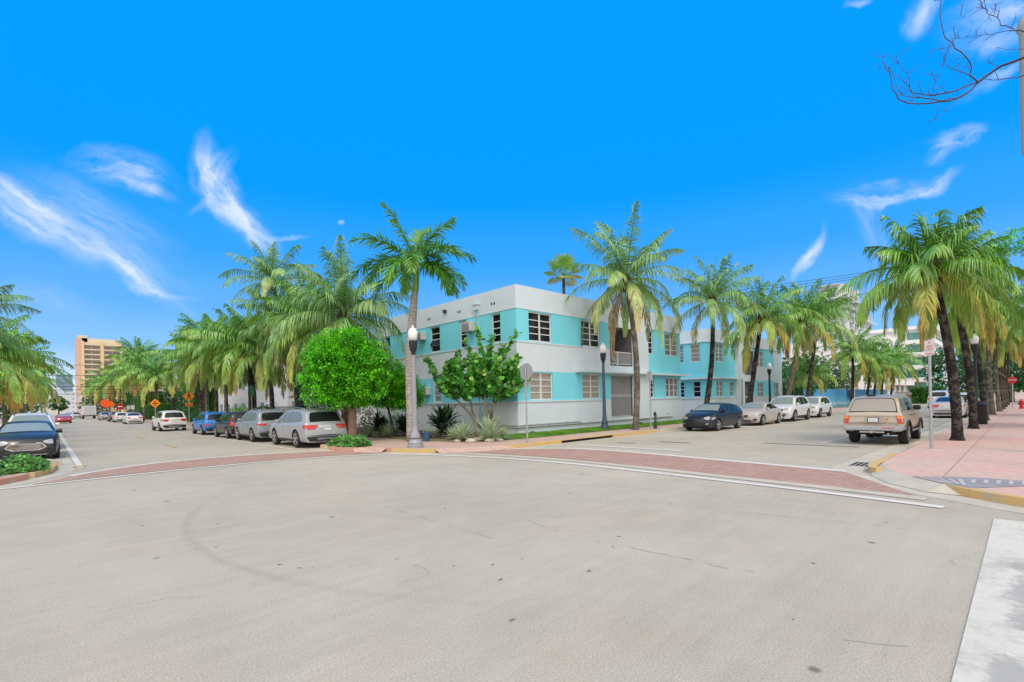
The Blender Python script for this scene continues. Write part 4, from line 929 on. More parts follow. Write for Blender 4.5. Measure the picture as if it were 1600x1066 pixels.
UPV = Vector((0, 0, 1))
def frond(b, base, az, e0, L, droop, tn, rnd, m=34, lw=.052, ll=.95, stiff=.0, plume=False, side=0):
    """one pinnate leaf; tn(s) gives the tint along it"""
    n = 12; p = Vector(base); pts = [p.copy()]; tans = []
    e = e0; h = Vector((math.cos(az), math.sin(az), 0)); sd0 = Vector((-math.sin(az), math.cos(az), 0))
    bend = side
    for i in range(n):
        s = i / n; t = h * math.cos(e) + UPV * math.sin(e) + sd0 * (bend * s); t.normalize(); tans.append(t)
        p = p + t * (L / n); pts.append(p.copy()); e -= droop / n * (.35 + 1.35 * s) * (1 + .1 * rnd.uniform(-1, 1))
        e = max(e, -1.5)
    tans.append(tans[-1])
    roll = rnd.uniform(-.55, .55); dt = rnd.uniform(-.07, .1); g0 = rnd.uniform(.3, .9) if rnd.random() < .35 else 9; gs = rnd.choice((-1, 1)); tear = [rnd.uniform(-.6, .6) for _ in range(9)]; tl = [rnd.uniform(.75, 1.1) for _ in range(9)]
    # rachis
    for i in range(n):
        w0, w1 = .035 * (1 - i / n) + .008, .035 * (1 - (i + 1) / n) + .008; tt = (tn(0) + .12) 
        for ax in (sd0, tans[i].cross(sd0)):
            k = len(b.v); b.v += [tuple(pts[i] - ax * w0), tuple(pts[i] + ax * w0), tuple(pts[i + 1] + ax * w1), tuple(pts[i + 1] - ax * w1)]
            b.f.append((k, k + 1, k + 2, k + 3)); b.mi.append(0); b.t += [tt] * 4
    for j in range(m):
        s = .13 + .87 * (j + rnd.random() * .7) / m; q = min(s * n, n - .001); i = int(q); fr = q - i
        c = pts[i].lerp(pts[i + 1], fr); t = tans[i].lerp(tans[i + 1], fr).normalized()
        sv = t.cross(UPV); sv = sv.normalized() if sv.length > .15 else sd0
        sv = Matrix.Rotation(0 if plume else roll * (.4 + s), 3, t) @ sv
        up = sv.cross(t).normalized()
        tq = min(7.99, s * 8); tw = tear[int(tq)] * (1 - tq % 1) + tear[int(tq) + 1] * (tq % 1); l = ll * (math.sin(PI * min(1, s * .86 + .12)) ** .55) * rnd.uniform(.7, 1.1) * (1 if plume else tl[int(tq)])
        for sg in (-1, 1):
            if rnd.random() < .06 or (not plume and sg == gs and g0 < s < g0 + .13): continue
            lift = rnd.uniform(-.75, .75) if plume else .1 + tw * .5 + rnd.uniform(-.22, .22)
            d = (sv * sg * (.9 - .3 * s) + t * (.5 + .6 * s) - UPV * (0 if plume else .48) + up * lift + Vector((rnd.uniform(-.1, .1),) * 1 + (rnd.uniform(-.1, .1), rnd.uniform(-.1, .1)))).normalized()
            g = (.95 - stiff) * rnd.uniform(.5, 1.5) * (1 + (0 if plume else tw * .7))
            d2 = (d - UPV * g).normalized(); d3 = (d2 - UPV * g * 1.9).normalized()
            a = c; bm = a + d * l * .35; cm = bm + d2 * l * .35; tip = cm + d3 * l * .32
            wv = d.cross(up); wv = wv.normalized() if wv.length > .1 else t
            wv = (wv + UPV * rnd.uniform(-.7, .7)).normalized(); w = lw * rnd.uniform(.8, 1.2); ti = min(1, max(0, tn(s) + dt + rnd.uniform(-.08, .08)))
            k = len(b.v); b.v += [tuple(a - wv * w * .35), tuple(a + wv * w * .35), tuple(bm + wv * w * .5), tuple(bm - wv * w * .5), tuple(cm + wv * w * .38), tuple(cm - wv * w * .38), tuple(tip)]
            b.f += [(k, k + 1, k + 2, k + 3), (k + 3, k + 2, k + 4, k + 5), (k + 5, k + 4, k + 6)]; b.mi += [0] * 3
            b.t += [ti, ti, ti, ti, min(1, ti + .05), min(1, ti + .05), min(1, ti + .14)]

def coco_crown(seed, L=3.9, n=24, yellow=.35, m=34, ll=.95, wind=0, lw=.052, spread=1.0, up=.85):
    rnd = random.Random(seed); b = MB(); ga = 2.39996
    for i in range(n):
        age = (i + .5) / n; az = i * ga + rnd.uniform(-.25, .25)
        e0 = 1.5 - (age ** .85) * 1.85 * spread + rnd.uniform(-.15, .15); dr = .55 + 1.45 * age + rnd.uniform(-.2, .4)
        y = max(0, (age - .55) / .45); base_t = .08 + .24 * age + yellow * .75 * (y ** 1.6) * rnd.uniform(.2, 1.3); tipy = rnd.uniform(.0, .3) * (.3 + yellow)
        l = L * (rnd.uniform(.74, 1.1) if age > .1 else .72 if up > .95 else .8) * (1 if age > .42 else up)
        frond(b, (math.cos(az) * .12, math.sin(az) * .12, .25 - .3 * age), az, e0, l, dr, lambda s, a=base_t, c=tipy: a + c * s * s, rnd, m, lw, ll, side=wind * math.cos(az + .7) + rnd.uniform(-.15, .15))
    # two spear leaves
    for k in range(2): frond(b, (0, 0, .3), rnd.uniform(0, 6), 1.5, L * .62, .35, lambda s: .12, rnd, 14, .03, .3, .4)
    return b
_cr = {}
def crown_mesh(key, fn):
    if key not in _cr: _cr[key] = fn()
    return _cr[key]
def palm(base, crown, label, key, bark=None, r0=.2, r1=.11, scale=1., rz=0, group='coconut palms along the streets', cat='palm tree', bow=.15, bowdir=None, fmat=None, L=3.9, seed=None, yellow=.35, n=24, m=34, nuts=True, boots=True, ll=.95, lw=.052, spread=1., up=.85, name='coconut_palm'):
    t = thing(name, label, cat, (*base, ZW), 0, group)
    c = Vector(crown) - Vector((*base, ZW)); b = MB(); P = []; Rr = []
    bd = bowdir if bowdir is not None else Vector((c.y, -c.x, 0))
    bd = Vector(bd); bd = bd.normalized() * bow if bd.length > 0 else Vector((bow, 0, 0))
    N = 14
    for i in range(N + 1):
        s = i / N; lat = Vector((c.x, c.y, 0)) * (s ** 1.35); p = lat + Vector((0, 0, c.z * s)) + bd * math.sin(PI * s); P.append(p)
        Rr.append((r0 * 1.45 if i == 0 else (r0 * (1 - s) + r1 * s) * (1 + .04 * math.sin(i * 2.3))))
    P.insert(1, P[0].lerp(P[1], .35)); Rr.insert(1, r0 * 1.08)
    P.insert(0, P[0] - Vector((0, 0, .05))); Rr.insert(0, r0 * 1.5)
    b.tube(P, Rr, 10); b.build('trunk', bark or M_TRMID, t, smooth=True)
    if key not in _cr:
        mb = coco_crown(seed or 5, L, n, yellow, m, ll, lw=lw, spread=spread, up=up); o = mb.build('crown', fmat or M_PALM, t); _cr[key] = o.data
    else:
        o = bpy.data.objects.new('crown', _cr[key]); COL.objects.link(o); o.parent = t
    o.location = c; o.rotation_euler = (0, 0, rz); o.scale = (scale,) * 3
    if boots:
        b = MB(); rnd = random.Random(int(rz * 100) + len(label))
        b.lathe([(r1 * 1.0, -.55), (r1 * 1.9, -.2), (r1 * 2.4, .05), (r1 * 1.3, .45)], tuple(c), 9)
        for k in range(9):
            a = rnd.uniform(0, 6.28); b.tube([c + Vector((math.cos(a) * .1, math.sin(a) * .1, -.1)), c + Vector((math.cos(a) * .35, math.sin(a) * .35, -.35 - rnd.random() * .4))], [.04, .01], 4)
        b.build('husk', M_HUSK, t, smooth='auto')
    if nuts and key in ('A', 'BIG', 'R1', 'G'):
        rnd = random.Random(len(label) * 7)
        for k in range(9):
            a = rnd.uniform(0, 6.28); q = c + Vector((math.cos(a) * .3, math.sin(a) * .3, -.12 - rnd.random() * .28)); b = MB(); b.lathe([(.02, -.12), (.09, -.07), (.11, 0), (.08, .08), (.02, .12)], tuple(q), 7); b.build('coconut', M_NUT, t, smooth=True)
    return t
SV = (3, 7, 9)
# --- right street, building side
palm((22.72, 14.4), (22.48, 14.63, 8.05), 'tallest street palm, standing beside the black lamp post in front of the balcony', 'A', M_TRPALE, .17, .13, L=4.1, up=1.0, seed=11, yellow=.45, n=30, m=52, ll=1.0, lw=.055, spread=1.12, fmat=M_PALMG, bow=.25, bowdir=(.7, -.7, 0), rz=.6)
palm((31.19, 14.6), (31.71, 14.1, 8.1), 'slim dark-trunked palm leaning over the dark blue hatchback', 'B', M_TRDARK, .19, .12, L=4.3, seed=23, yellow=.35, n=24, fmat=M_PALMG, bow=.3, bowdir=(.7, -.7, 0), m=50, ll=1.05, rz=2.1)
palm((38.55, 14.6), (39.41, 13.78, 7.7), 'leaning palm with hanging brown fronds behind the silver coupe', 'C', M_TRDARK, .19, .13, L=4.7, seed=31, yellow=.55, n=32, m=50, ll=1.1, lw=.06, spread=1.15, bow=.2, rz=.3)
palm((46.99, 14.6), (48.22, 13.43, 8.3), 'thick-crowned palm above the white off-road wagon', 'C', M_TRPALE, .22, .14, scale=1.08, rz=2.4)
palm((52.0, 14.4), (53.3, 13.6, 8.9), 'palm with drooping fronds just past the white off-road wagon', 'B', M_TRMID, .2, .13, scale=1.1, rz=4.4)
palm((54.40, 14.7), (54.32, 14.68, 3.9), 'short yellow-green palm in front of the blue fence', 'E', M_TRDARK, .17, .12, L=3.0, seed=41, yellow=.5, n=18, m=26, lw=.07, rz=1)
palm((70.41, 14.6), (70.59, 14.43, 6.9), 'palm with a long leaning crown above the tan wagon\'s roof', 'F', M_TRDARK, .2, .13, L=5.0, seed=43, yellow=.5, n=28, m=36, ll=1.15, lw=.09, spread=1.1, rz=2)
for i, (x, z, s, rz, lb) in enumerate(((77.9, 5.6, .9, .4, 'first thin palm of the far trio before the blue fence end'), (82.2, 6.3, .85, 2.2, 'middle thin palm of the far trio before the blue fence end'), (86.6, 5.4, .9, 4.0, 'last thin palm of the far trio before the blue fence end'), (94.5, 6.9, 1.0, 5.5, 'far palm in front of the deco building\'s curved white wall'))):
    palm((x, 14.6), (x + .6, 14.1, z), lb, 'F', M_TRDARK, .17, .12, scale=s, rz=rz)
# --- right street, pavement side
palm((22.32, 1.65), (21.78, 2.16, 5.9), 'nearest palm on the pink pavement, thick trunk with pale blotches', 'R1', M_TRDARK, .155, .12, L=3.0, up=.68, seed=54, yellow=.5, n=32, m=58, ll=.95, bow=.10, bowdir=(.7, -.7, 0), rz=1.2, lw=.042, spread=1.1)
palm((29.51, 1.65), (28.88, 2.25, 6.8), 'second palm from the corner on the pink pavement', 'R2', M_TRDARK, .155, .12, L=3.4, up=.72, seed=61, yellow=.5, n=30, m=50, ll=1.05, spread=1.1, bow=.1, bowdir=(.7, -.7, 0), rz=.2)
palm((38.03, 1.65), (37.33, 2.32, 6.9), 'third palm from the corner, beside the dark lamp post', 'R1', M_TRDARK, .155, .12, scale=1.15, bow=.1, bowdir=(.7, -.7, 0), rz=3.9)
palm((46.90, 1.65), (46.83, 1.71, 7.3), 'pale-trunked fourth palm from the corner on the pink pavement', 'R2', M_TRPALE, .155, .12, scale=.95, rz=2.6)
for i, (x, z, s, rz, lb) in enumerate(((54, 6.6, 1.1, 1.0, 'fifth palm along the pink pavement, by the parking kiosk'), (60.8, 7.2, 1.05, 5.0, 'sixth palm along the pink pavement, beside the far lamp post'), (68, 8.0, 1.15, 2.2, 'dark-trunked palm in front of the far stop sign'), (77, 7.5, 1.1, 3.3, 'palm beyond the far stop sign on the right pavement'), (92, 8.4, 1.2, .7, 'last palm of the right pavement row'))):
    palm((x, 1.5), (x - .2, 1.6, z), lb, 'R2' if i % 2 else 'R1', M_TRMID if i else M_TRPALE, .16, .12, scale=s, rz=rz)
palm((44, -2.6), (43.8, -2.4, 6.2), 'yellowing palm behind the pavement row at the right edge', 'R2', M_TRMID, .2, .14, scale=1.0, rz=5.2)
palm((31.5, -1.6), (31.3, -1.5, 5.4), 'low palm with orange old fronds set back from the pink pavement', 'R1', M_TRMID, .2, .14, scale=1.05, rz=.2)
# --- left street, east side
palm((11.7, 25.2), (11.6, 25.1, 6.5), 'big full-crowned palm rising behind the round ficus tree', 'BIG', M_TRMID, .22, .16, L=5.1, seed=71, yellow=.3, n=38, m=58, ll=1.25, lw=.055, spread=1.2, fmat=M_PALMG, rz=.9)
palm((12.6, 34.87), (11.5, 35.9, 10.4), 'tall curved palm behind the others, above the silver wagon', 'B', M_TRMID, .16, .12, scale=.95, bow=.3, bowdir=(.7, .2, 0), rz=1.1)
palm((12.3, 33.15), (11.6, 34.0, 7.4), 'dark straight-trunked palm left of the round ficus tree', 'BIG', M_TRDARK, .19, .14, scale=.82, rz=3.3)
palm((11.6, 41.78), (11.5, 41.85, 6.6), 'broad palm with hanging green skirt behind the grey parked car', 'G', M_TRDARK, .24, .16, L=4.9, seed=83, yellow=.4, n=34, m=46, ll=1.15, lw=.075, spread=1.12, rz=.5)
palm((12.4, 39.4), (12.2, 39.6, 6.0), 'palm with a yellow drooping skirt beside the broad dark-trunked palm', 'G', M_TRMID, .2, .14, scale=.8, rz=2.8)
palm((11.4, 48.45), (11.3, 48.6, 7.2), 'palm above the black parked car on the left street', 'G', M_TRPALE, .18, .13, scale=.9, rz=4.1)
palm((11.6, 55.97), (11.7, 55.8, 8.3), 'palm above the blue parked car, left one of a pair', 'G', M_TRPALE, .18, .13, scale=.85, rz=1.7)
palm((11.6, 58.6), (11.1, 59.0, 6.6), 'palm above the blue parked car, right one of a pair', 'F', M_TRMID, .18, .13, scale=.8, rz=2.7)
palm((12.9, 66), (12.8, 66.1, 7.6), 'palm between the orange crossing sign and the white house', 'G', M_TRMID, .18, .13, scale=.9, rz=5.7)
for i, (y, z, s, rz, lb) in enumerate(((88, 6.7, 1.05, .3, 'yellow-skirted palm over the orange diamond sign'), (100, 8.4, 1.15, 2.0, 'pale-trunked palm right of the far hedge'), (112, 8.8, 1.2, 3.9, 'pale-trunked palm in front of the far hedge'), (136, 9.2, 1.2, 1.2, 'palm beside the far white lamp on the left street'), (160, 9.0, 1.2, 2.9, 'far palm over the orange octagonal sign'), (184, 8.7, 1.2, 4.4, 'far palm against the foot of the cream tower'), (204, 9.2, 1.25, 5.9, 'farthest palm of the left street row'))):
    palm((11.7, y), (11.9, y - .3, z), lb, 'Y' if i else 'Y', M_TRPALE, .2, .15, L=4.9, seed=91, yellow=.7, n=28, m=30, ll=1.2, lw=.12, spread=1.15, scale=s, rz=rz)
t_ = palm((14, 128), (14.2, 127.6, 12.6), 'taller green palm standing behind the far palm row', 'G', M_TRMID, .2, .15, scale=1.3, rz=2)
for (x, y, z, s, rz, lb) in ((12.9, 45.6, 6.3, .95, 1.9, 'palm filling the gap behind the black parked car'), (11.4, 51.8, 6.9, 1.0, 3.6, 'palm leaning over the gap before the blue parked car'), (13.9, 37.2, 5.9, .9, 5.1, 'low palm close to the white house behind the grey parked car'), (12.2, 29.6, 6.6, .9, 2.2, 'palm between the big full crown and the tall curved palm'), (12.6, 62.5, 7.2, 1.0, .4, 'palm standing over the low bush by the orange crossing sign')):
    palm((x, y), (x - .1, y + .1, z), lb, 'G', M_TRMID, .19, .14, scale=s, rz=rz)
# --- left street, west side
for i, (x, y, z, s, rz, lb) in enumerate(((-3.4, 36, 6.3, .9, .5, 'leftmost palm, its fronds reaching in from the edge of the picture'), (-3.0, 45, 5.6, .95, 2.6, 'second palm at the left edge, behind the dark sedan'), (-3.0, 56, 5.6, 1.0, 4.2, 'third palm on the far left pavement'), (-3.0, 70, 6.2, 1.2, 5.6, 'fourth palm on the far left pavement, by the black lamp'), (-3.0, 86, 6.8, 1.2, .9, 'fifth palm on the far left pavement'), (-3.0, 108, 7.2, 1.2, 2.2, 'sixth palm on the far left pavement'), (-3.0, 140, 7.6, 1.2, 3.9, 'farthest palm on the left pavement'))):
    palm((x, y), (x + .1, y, z), lb, 'LY' if i else 'BIG', M_TRPALE, .2, .15, L=4.7, seed=97, yellow=.6, n=32, m=42, ll=1.2, lw=.085, spread=1.15, scale=s if i else .82, rz=rz)

# --- royal palm by the corner lamp
def royal():
    t = thing('royal_palm', 'smooth grey royal palm with a green crownshaft right behind the corner lamp post', 'palm tree', (11.65, 18.73, ZW)); c = Vector((.22, -.2, 7.95))
    b = MB(); P = [c * s + Vector((0.0, 0, 0)) + Vector((-.12, .1, 0)) * math.sin(PI * s) for s in [i / 12 for i in range(13)]]
    P = [Vector((p.x, p.y, 6.6 * i / 12)) for i, p in enumerate(P)]
    b.tube(P, [.24, .2, .18, .17, .175, .185, .19, .19, .19, .185, .18, .16, .14], 14); b.build('trunk', M_TRROY, t, smooth=True)
    b = MB(); b.tube([P[-1], P[-1] + Vector((.02, -.02, .15)), P[-1] + Vector((.06, -.05, .9)), c], [.14, .155, .13, .06], 12); b.build('crownshaft', M_SHAFT, t, smooth=True)
    rnd = random.Random(5); b = MB()
    spec = [(2.45, 1.3, .55), (-.55, 1.1, .8), (.6, 1.2, 1.0), (3.0, .6, 1.3), (2.5, .25, 1.5), (-1.3, .5, 1.6), (-.6, .55, 1.5), (2.0, .4, 1.9), (4.1, .2, 1.8), (5.2, -.1, 1.7), (1.2, .3, 1.9), (-.85, -.15, 1.6), (2.6, -.4, 1.3), (.2, .2, 1.9), (3.6, 0, 1.7), (5.7, .1, 1.8)]
    for az, e0, dr in spec: frond(b, c + Vector((0, 0, -.1)), az, e0, 2.95 * rnd.uniform(.9, 1.08), dr, lambda s: .2 + .5 * s * rnd.random(), rnd, 70, .065, .8, .72, plume=True)
    b.build('crown', M_ROYAL, t)
royal()
# --- fan palm behind the roof
def fan_palm():
    t = thing('fan_palm', 'small round-headed fan palm rising behind the roof of the corner building', 'palm tree', (37.7, 31.8, 0)); H = 14.5
    k = 49.0 / 42.0
    b = MB(); b.tube([(0, 0, 0), (0, 0, H * .5), (.05, 0, H)], [.22, .16, .14], 8); b.build('trunk', M_TRMID, t, smooth=True)
    b = MB(); rnd = random.Random(2)
    for i in range(24):
        az = i * 2.4; e = 1.4 - 2.2 * i / 24; d = Vector((math.cos(az) * math.cos(e), math.sin(az) * math.cos(e), math.sin(e))); p0 = Vector((.05, 0, H)); p1 = p0 + d * 1.15
        b.tube([p0, p1], .02, 4); b.t += [.3] * (len(b.v) - len(b.t))
        s = d.cross(UPV).normalized(); u = s.cross(d)
        for j in range(18):
            a = (j - 8.5) / 9 * 2.2; dd = (d * math.cos(a) + s * math.sin(a) + u * .1 - UPV * .15).normalized(); q = p1 + dd * 1.05; w = dd.cross(u).normalized() * .07; mid = p1 + dd * .68
            kk = len(b.v); b.v += [tuple(p1), tuple(mid - w), tuple(q - UPV * .06), tuple(mid + w)]; b.f.append((kk, kk + 1, kk + 2, kk + 3)); b.mi.append(0); ti = .25 + .25 * rnd.random() + (.25 if i > 17 else 0); b.t += [ti] * 4
    b.build('crown', M_PALM, t)
fan_palm()

# --- broadleaf trees
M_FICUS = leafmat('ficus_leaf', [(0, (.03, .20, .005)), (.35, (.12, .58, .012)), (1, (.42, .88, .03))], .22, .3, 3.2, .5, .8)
M_DGREEN = leafmat('dark_leaf', [(0, (.02, .08, .015)), (.5, (.05, .20, .03)), (1, (.13, .34, .05))], .25, .45, .6, .45)
M_MGREEN = leafmat('hedge_leaf', [(0, (.02, .09, .015)), (.5, (.06, .24, .03)), (1, (.14, .38, .05))], .25, .45, 1.0, .35)
M_BARK = mat('ficus_bark', (.25, .16, .12), .9, var=.35, scale=4, bump=.5)
M_BARKD = mat('dark_bark', (.09, .065, .05), .9, var=.4, scale=4, bump=.5)
def leaf(b, p, d, up, l, w, ti):
    s = d.cross(up); s = s.normalized() if s.length > .05 else Vector((1, 0, 0))
    k = len(b.v); m1, m2 = p + d * l * .35 , p + d * l * .72
    b.v += [tuple(p), tuple(m1 - s * w * .5), tuple(m2 - s * w * .42), tuple(p + d * l - up * l * .1), tuple(m2 + s * w * .42), tuple(m1 + s * w * .5)]
    b.f += [(k, k + 1, k + 2, k + 3), (k, k + 3, k + 4, k + 5)]; b.mi += [0, 0]; b.t += [ti] * 6
def rv(rnd): 
    while True:
        v = Vector((rnd.uniform(-1, 1), rnd.uniform(-1, 1), rnd.uniform(-1, 1)))
        if .05 < v.length < 1: return v
def leaf_blobs(blobs, nclump, per, ls, seed, flat=.9, lw=.5, rag=.17, light=.35, clr=.16):
    """leaf clumps spread through the shells of several ellipsoids"""
    rnd = random.Random(seed); b = MB(); tot = sum(x[3] * x[4] for x in blobs)
    for (cx, cy, cz, rx, rz_) in blobs:
        for _ in range(int(nclump * rx * rz_ / tot)):
            d = rv(rnd).normalized(); wob = 1 + rag * (math.sin(d.x * 7 + cx) + math.sin(d.y * 9 + cz * 3) + math.sin(d.z * 8 + cy)) / 1.6
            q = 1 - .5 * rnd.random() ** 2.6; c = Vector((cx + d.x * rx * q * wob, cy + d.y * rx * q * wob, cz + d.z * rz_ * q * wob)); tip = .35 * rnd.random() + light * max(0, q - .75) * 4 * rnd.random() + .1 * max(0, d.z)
            ax = (d + rv(rnd) * .7).normalized()
            for k in range(per):
                dd = (ax * .6 + rv(rnd)).normalized(); leaf(b, c + rv(rnd) * clr, dd, (UPV + rv(rnd) * .6).normalized(), ls * rnd.uniform(.7, 1.25), ls * lw, min(1, max(0, tip + rnd.uniform(-.08, .12))))
    return b
def branch(b, p, d, l, r, depth, rnd, ends, spread=.55, up=.15):
    n = 4; P = [p.copy()]; dd = d.copy()
    for i in range(n): dd = (dd + rv(rnd) * .18 + UPV * up * .3).normalized(); P.append(P[-1] + dd * l / n)
    b.tube(P, [r * (1 - .35 * i / n) for i in range(n + 1)], 6)
    if depth == 0: ends.append((P[-1], dd)); return
    for _ in range(rnd.choice((2, 3))): branch(b, P[-1], (dd + rv(rnd) * spread).normalized(), l * .68, r * .6, depth - 1, rnd, ends, spread, up)
def ficus(name, loc, label, blobs, trunk, seed, ncl, cat='tree', lm=None, bark=None, ls=.095, per=9, group=None):
    t = thing(name, label, cat, loc, 0, group); rnd = random.Random(seed)
    b = MB(); ends = []
    for (px, py, r, h, dx, dy) in trunk:
        b.tube([(px, py, -.05), (px, py, .1), (px + dx * .4, py + dy * .4, h * .5), (px + dx, py + dy, h)], [r * 1.4, r * 1.1, r, r * .9], 10)
        for k in range(5): branch(b, Vector((px + dx, py + dy, h - .1)), (Vector((math.cos(k * 1.26), math.sin(k * 1.26), 1.1))).normalized(), h * .5, r * .5, 1, rnd, ends)
    b.build('trunk', bark or M_BARK, t, smooth=True)
    leaf_blobs(blobs, ncl, per, ls, seed).build('crown', lm or M_FICUS, t)
    return t
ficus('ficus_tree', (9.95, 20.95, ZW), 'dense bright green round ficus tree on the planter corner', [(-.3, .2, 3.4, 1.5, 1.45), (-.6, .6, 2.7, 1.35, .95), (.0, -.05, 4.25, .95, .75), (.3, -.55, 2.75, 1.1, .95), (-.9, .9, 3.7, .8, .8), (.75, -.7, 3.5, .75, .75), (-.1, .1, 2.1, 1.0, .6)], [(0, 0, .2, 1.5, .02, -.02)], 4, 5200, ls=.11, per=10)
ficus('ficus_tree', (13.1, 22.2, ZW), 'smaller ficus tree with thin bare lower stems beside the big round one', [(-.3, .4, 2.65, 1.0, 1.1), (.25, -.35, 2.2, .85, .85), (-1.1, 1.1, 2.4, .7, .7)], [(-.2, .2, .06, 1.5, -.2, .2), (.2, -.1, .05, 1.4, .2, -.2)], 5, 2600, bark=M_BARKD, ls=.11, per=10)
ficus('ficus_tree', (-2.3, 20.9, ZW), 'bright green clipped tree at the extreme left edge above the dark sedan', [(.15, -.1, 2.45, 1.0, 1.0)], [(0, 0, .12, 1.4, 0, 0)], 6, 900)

# --- sea grape
M_SGRAPE = leafmat('sea_grape_leaf', [(0, (.035, .20, .03)), (.5, (.12, .44, .06)), (1, (.45, .60, .12))], .2, .3, 1.5, .3, .7)
def sea_grape():
    t = thing('sea_grape_tree', 'open-branched sea grape tree with big round leaves in front of the corner building', 'tree', (15.05, 18.3, ZW)); rnd = random.Random(12)
    b = MB(); lf = MB(); tips = []
    view = Vector((.7, -.7, 0))
    def P3(a, z, dpt=0): return view * a + Vector((.7, .7, 0)) * dpt + Vector((0, 0, z))
    stems = [((0.05, 0), (-.1, .8), (-.25, 1.35), (-.3, 1.9)), ((.0, 0), (-.15, .9), (-.75, 1.6), (-1.25, 2.0)), ((.35, 0), (.5, .9), (.75, 1.4), (1.0, 1.9)), ((.35, 0), (.55, 1.0), (.4, 1.6), (.45, 2.3))]
    for st in stems:
        P = [P3(a, z, .1 * i * rnd.uniform(-1, 1)) for i, (a, z) in enumerate(st)]; b.tube(P, [.075, .06, .05, .035], 7); tips.append(P[-1])
    # side branches to a broad fan of tips
    targets = [(rnd.uniform(-1.3, 1.8), rnd.uniform(1.75, 3.3)) for _ in range(85)] + [(-2.05, 3.35), (-1.75, 2.9), (-1.6, 2.3), (-1.25, 2.05), (-1.2, 3.1), (-.8, 3.6), (-.35, 4.0), (.0, 3.4), (.2, 4.45), (.35, 3.2), (.7, 4.2), (.9, 3.5), (1.2, 3.9), (1.35, 3.1), (1.75, 4.35), (1.55, 2.6), (1.9, 3.35), (2.1, 2.9), (1.9, 2.3), (1.2, 2.2), (.55, 2.4), (-.4, 2.3), (-.75, 2.7), (-1.0, 1.9), (.9, 1.9), (1.6, 1.9), (-.1, 2.8), (.5, 2.9), (1.0, 2.7), (-.6, 3.1), (.3, 2.1), (-1.35, 2.6), (.6, 3.7), (-.2, 2.0), (1.4, 2.2), (2.2, 2.5)]
    for i, (a, z) in enumerate(targets):
        tgt = P3(a * 1.15, z * 1.13, rnd.uniform(-.9, .9)); src = min(tips[:4], key=lambda q: (q - tgt).length); mid = src.lerp(tgt, .5) + Vector((0, 0, -.18)) + rv(rnd) * .12
        b.tube([src, src.lerp(mid, .5) + rv(rnd) * .05, mid, mid.lerp(tgt, .55) + rv(rnd) * .05, tgt], [.03, .026, .022, .017, .01], 5)
        L = (tgt - mid).length + .25; n = 50
        for j in range(n):
            s = j / n; p = mid.lerp(tgt, s * 1.05); ti = .2 + .6 * s * rnd.random() + (.3 if rnd.random() < .1 else 0)
            dr = (rv(rnd) + UPV * .2 + (tgt - mid).normalized() * .3).normalized(); nrm = (UPV * .6 + rv(rnd)).normalized(); c = p + dr * rnd.uniform(.06, .2)
            s1 = nrm.cross(dr); s1 = s1.normalized() if s1.length > .1 else Vector((1, 0, 0)); s2 = nrm.cross(s1).normalized(); R = rnd.uniform(.09, .135)
            k = len(lf.v)
            for q in range(7): an = 2 * PI * q / 7; lf.v.append(tuple(c + s1 * math.cos(an) * R + s2 * math.sin(an) * R * .92 + nrm * .012 * math.cos(an * 2)))
            lf.f.append(tuple(range(k, k + 7))); lf.mi.append(0); lf.t += [min(1, ti)] * 7
    b.build('trunk', mat('sea_grape_bark', (.22, .17, .14), .9, var=.3, scale=5), t, smooth=True); lf.build('crown', M_SGRAPE, t)
sea_grape()

# --- rosettes and shrubs
M_AGAVE = leafmat('agave_leaf', [(0, (.10, .24, .13)), (.5, (.28, .42, .22)), (1, (.58, .64, .42))], .15, .5, 2, .2)
M_CORDY = leafmat('cordyline_leaf', [(0, (.012, .012, .014)), (.5, (.02, .07, .03)), (1, (.04, .24, .05))], .1, .3, 2, .3)
def blade(b, p, d, l, w, ti, bend=.25, te=None):
    s = d.cross(UPV); s = s.normalized() if s.length > .05 else Vector((1, 0, 0)); N = 4; P = []; q = Vector(p); dd = Vector(d)
    for i in range(N + 1): P.append(q.copy()); q = q + dd * l / N; dd = (dd - UPV * bend / N).normalized()
    ws = [.55, 1, .9, .6, .03]; k = len(b.v)
    for i in range(N + 1):
        up = s.cross(d).normalized()
        b.v += [tuple(P[i] - s * w * ws[i] / 2 + up * w * .14), tuple(P[i]), tuple(P[i] + s * w * ws[i] / 2 + up * w * .14)]; e = te if te is not None else ti; b.t += [e, ti, e]
    for i in range(N):
        a = k + i * 3; b.f += [(a, a + 1, a + 4, a + 3), (a + 1, a + 2, a + 5, a + 4)]; b.mi += [0, 0]
def agave(loc, R, label, seed, n=60, group='spiky agaves in the garden bed'):
    t = thing('agave', label, 'plant', loc, 0, group); b = MB(); rnd = random.Random(seed)
    for i in range(n):
        az = i * 2.39996; e = -.12 + 1.5 * (i / n) ** .9; d = Vector((math.cos(az) * math.cos(e), math.sin(az) * math.cos(e), math.sin(e)))
        blade(b, Vector((0, 0, .12)) + d * .04, d, R * rnd.uniform(.85, 1.1), .075 * R / .8, .35 + .3 * rnd.random(), .22, .85)
    b.build('leaves', M_AGAVE, t); b = MB(); b.lathe([(.05, -.05), (.09, .05), (.06, .2)], n=8); b.build('stem', M_HUSK, t)
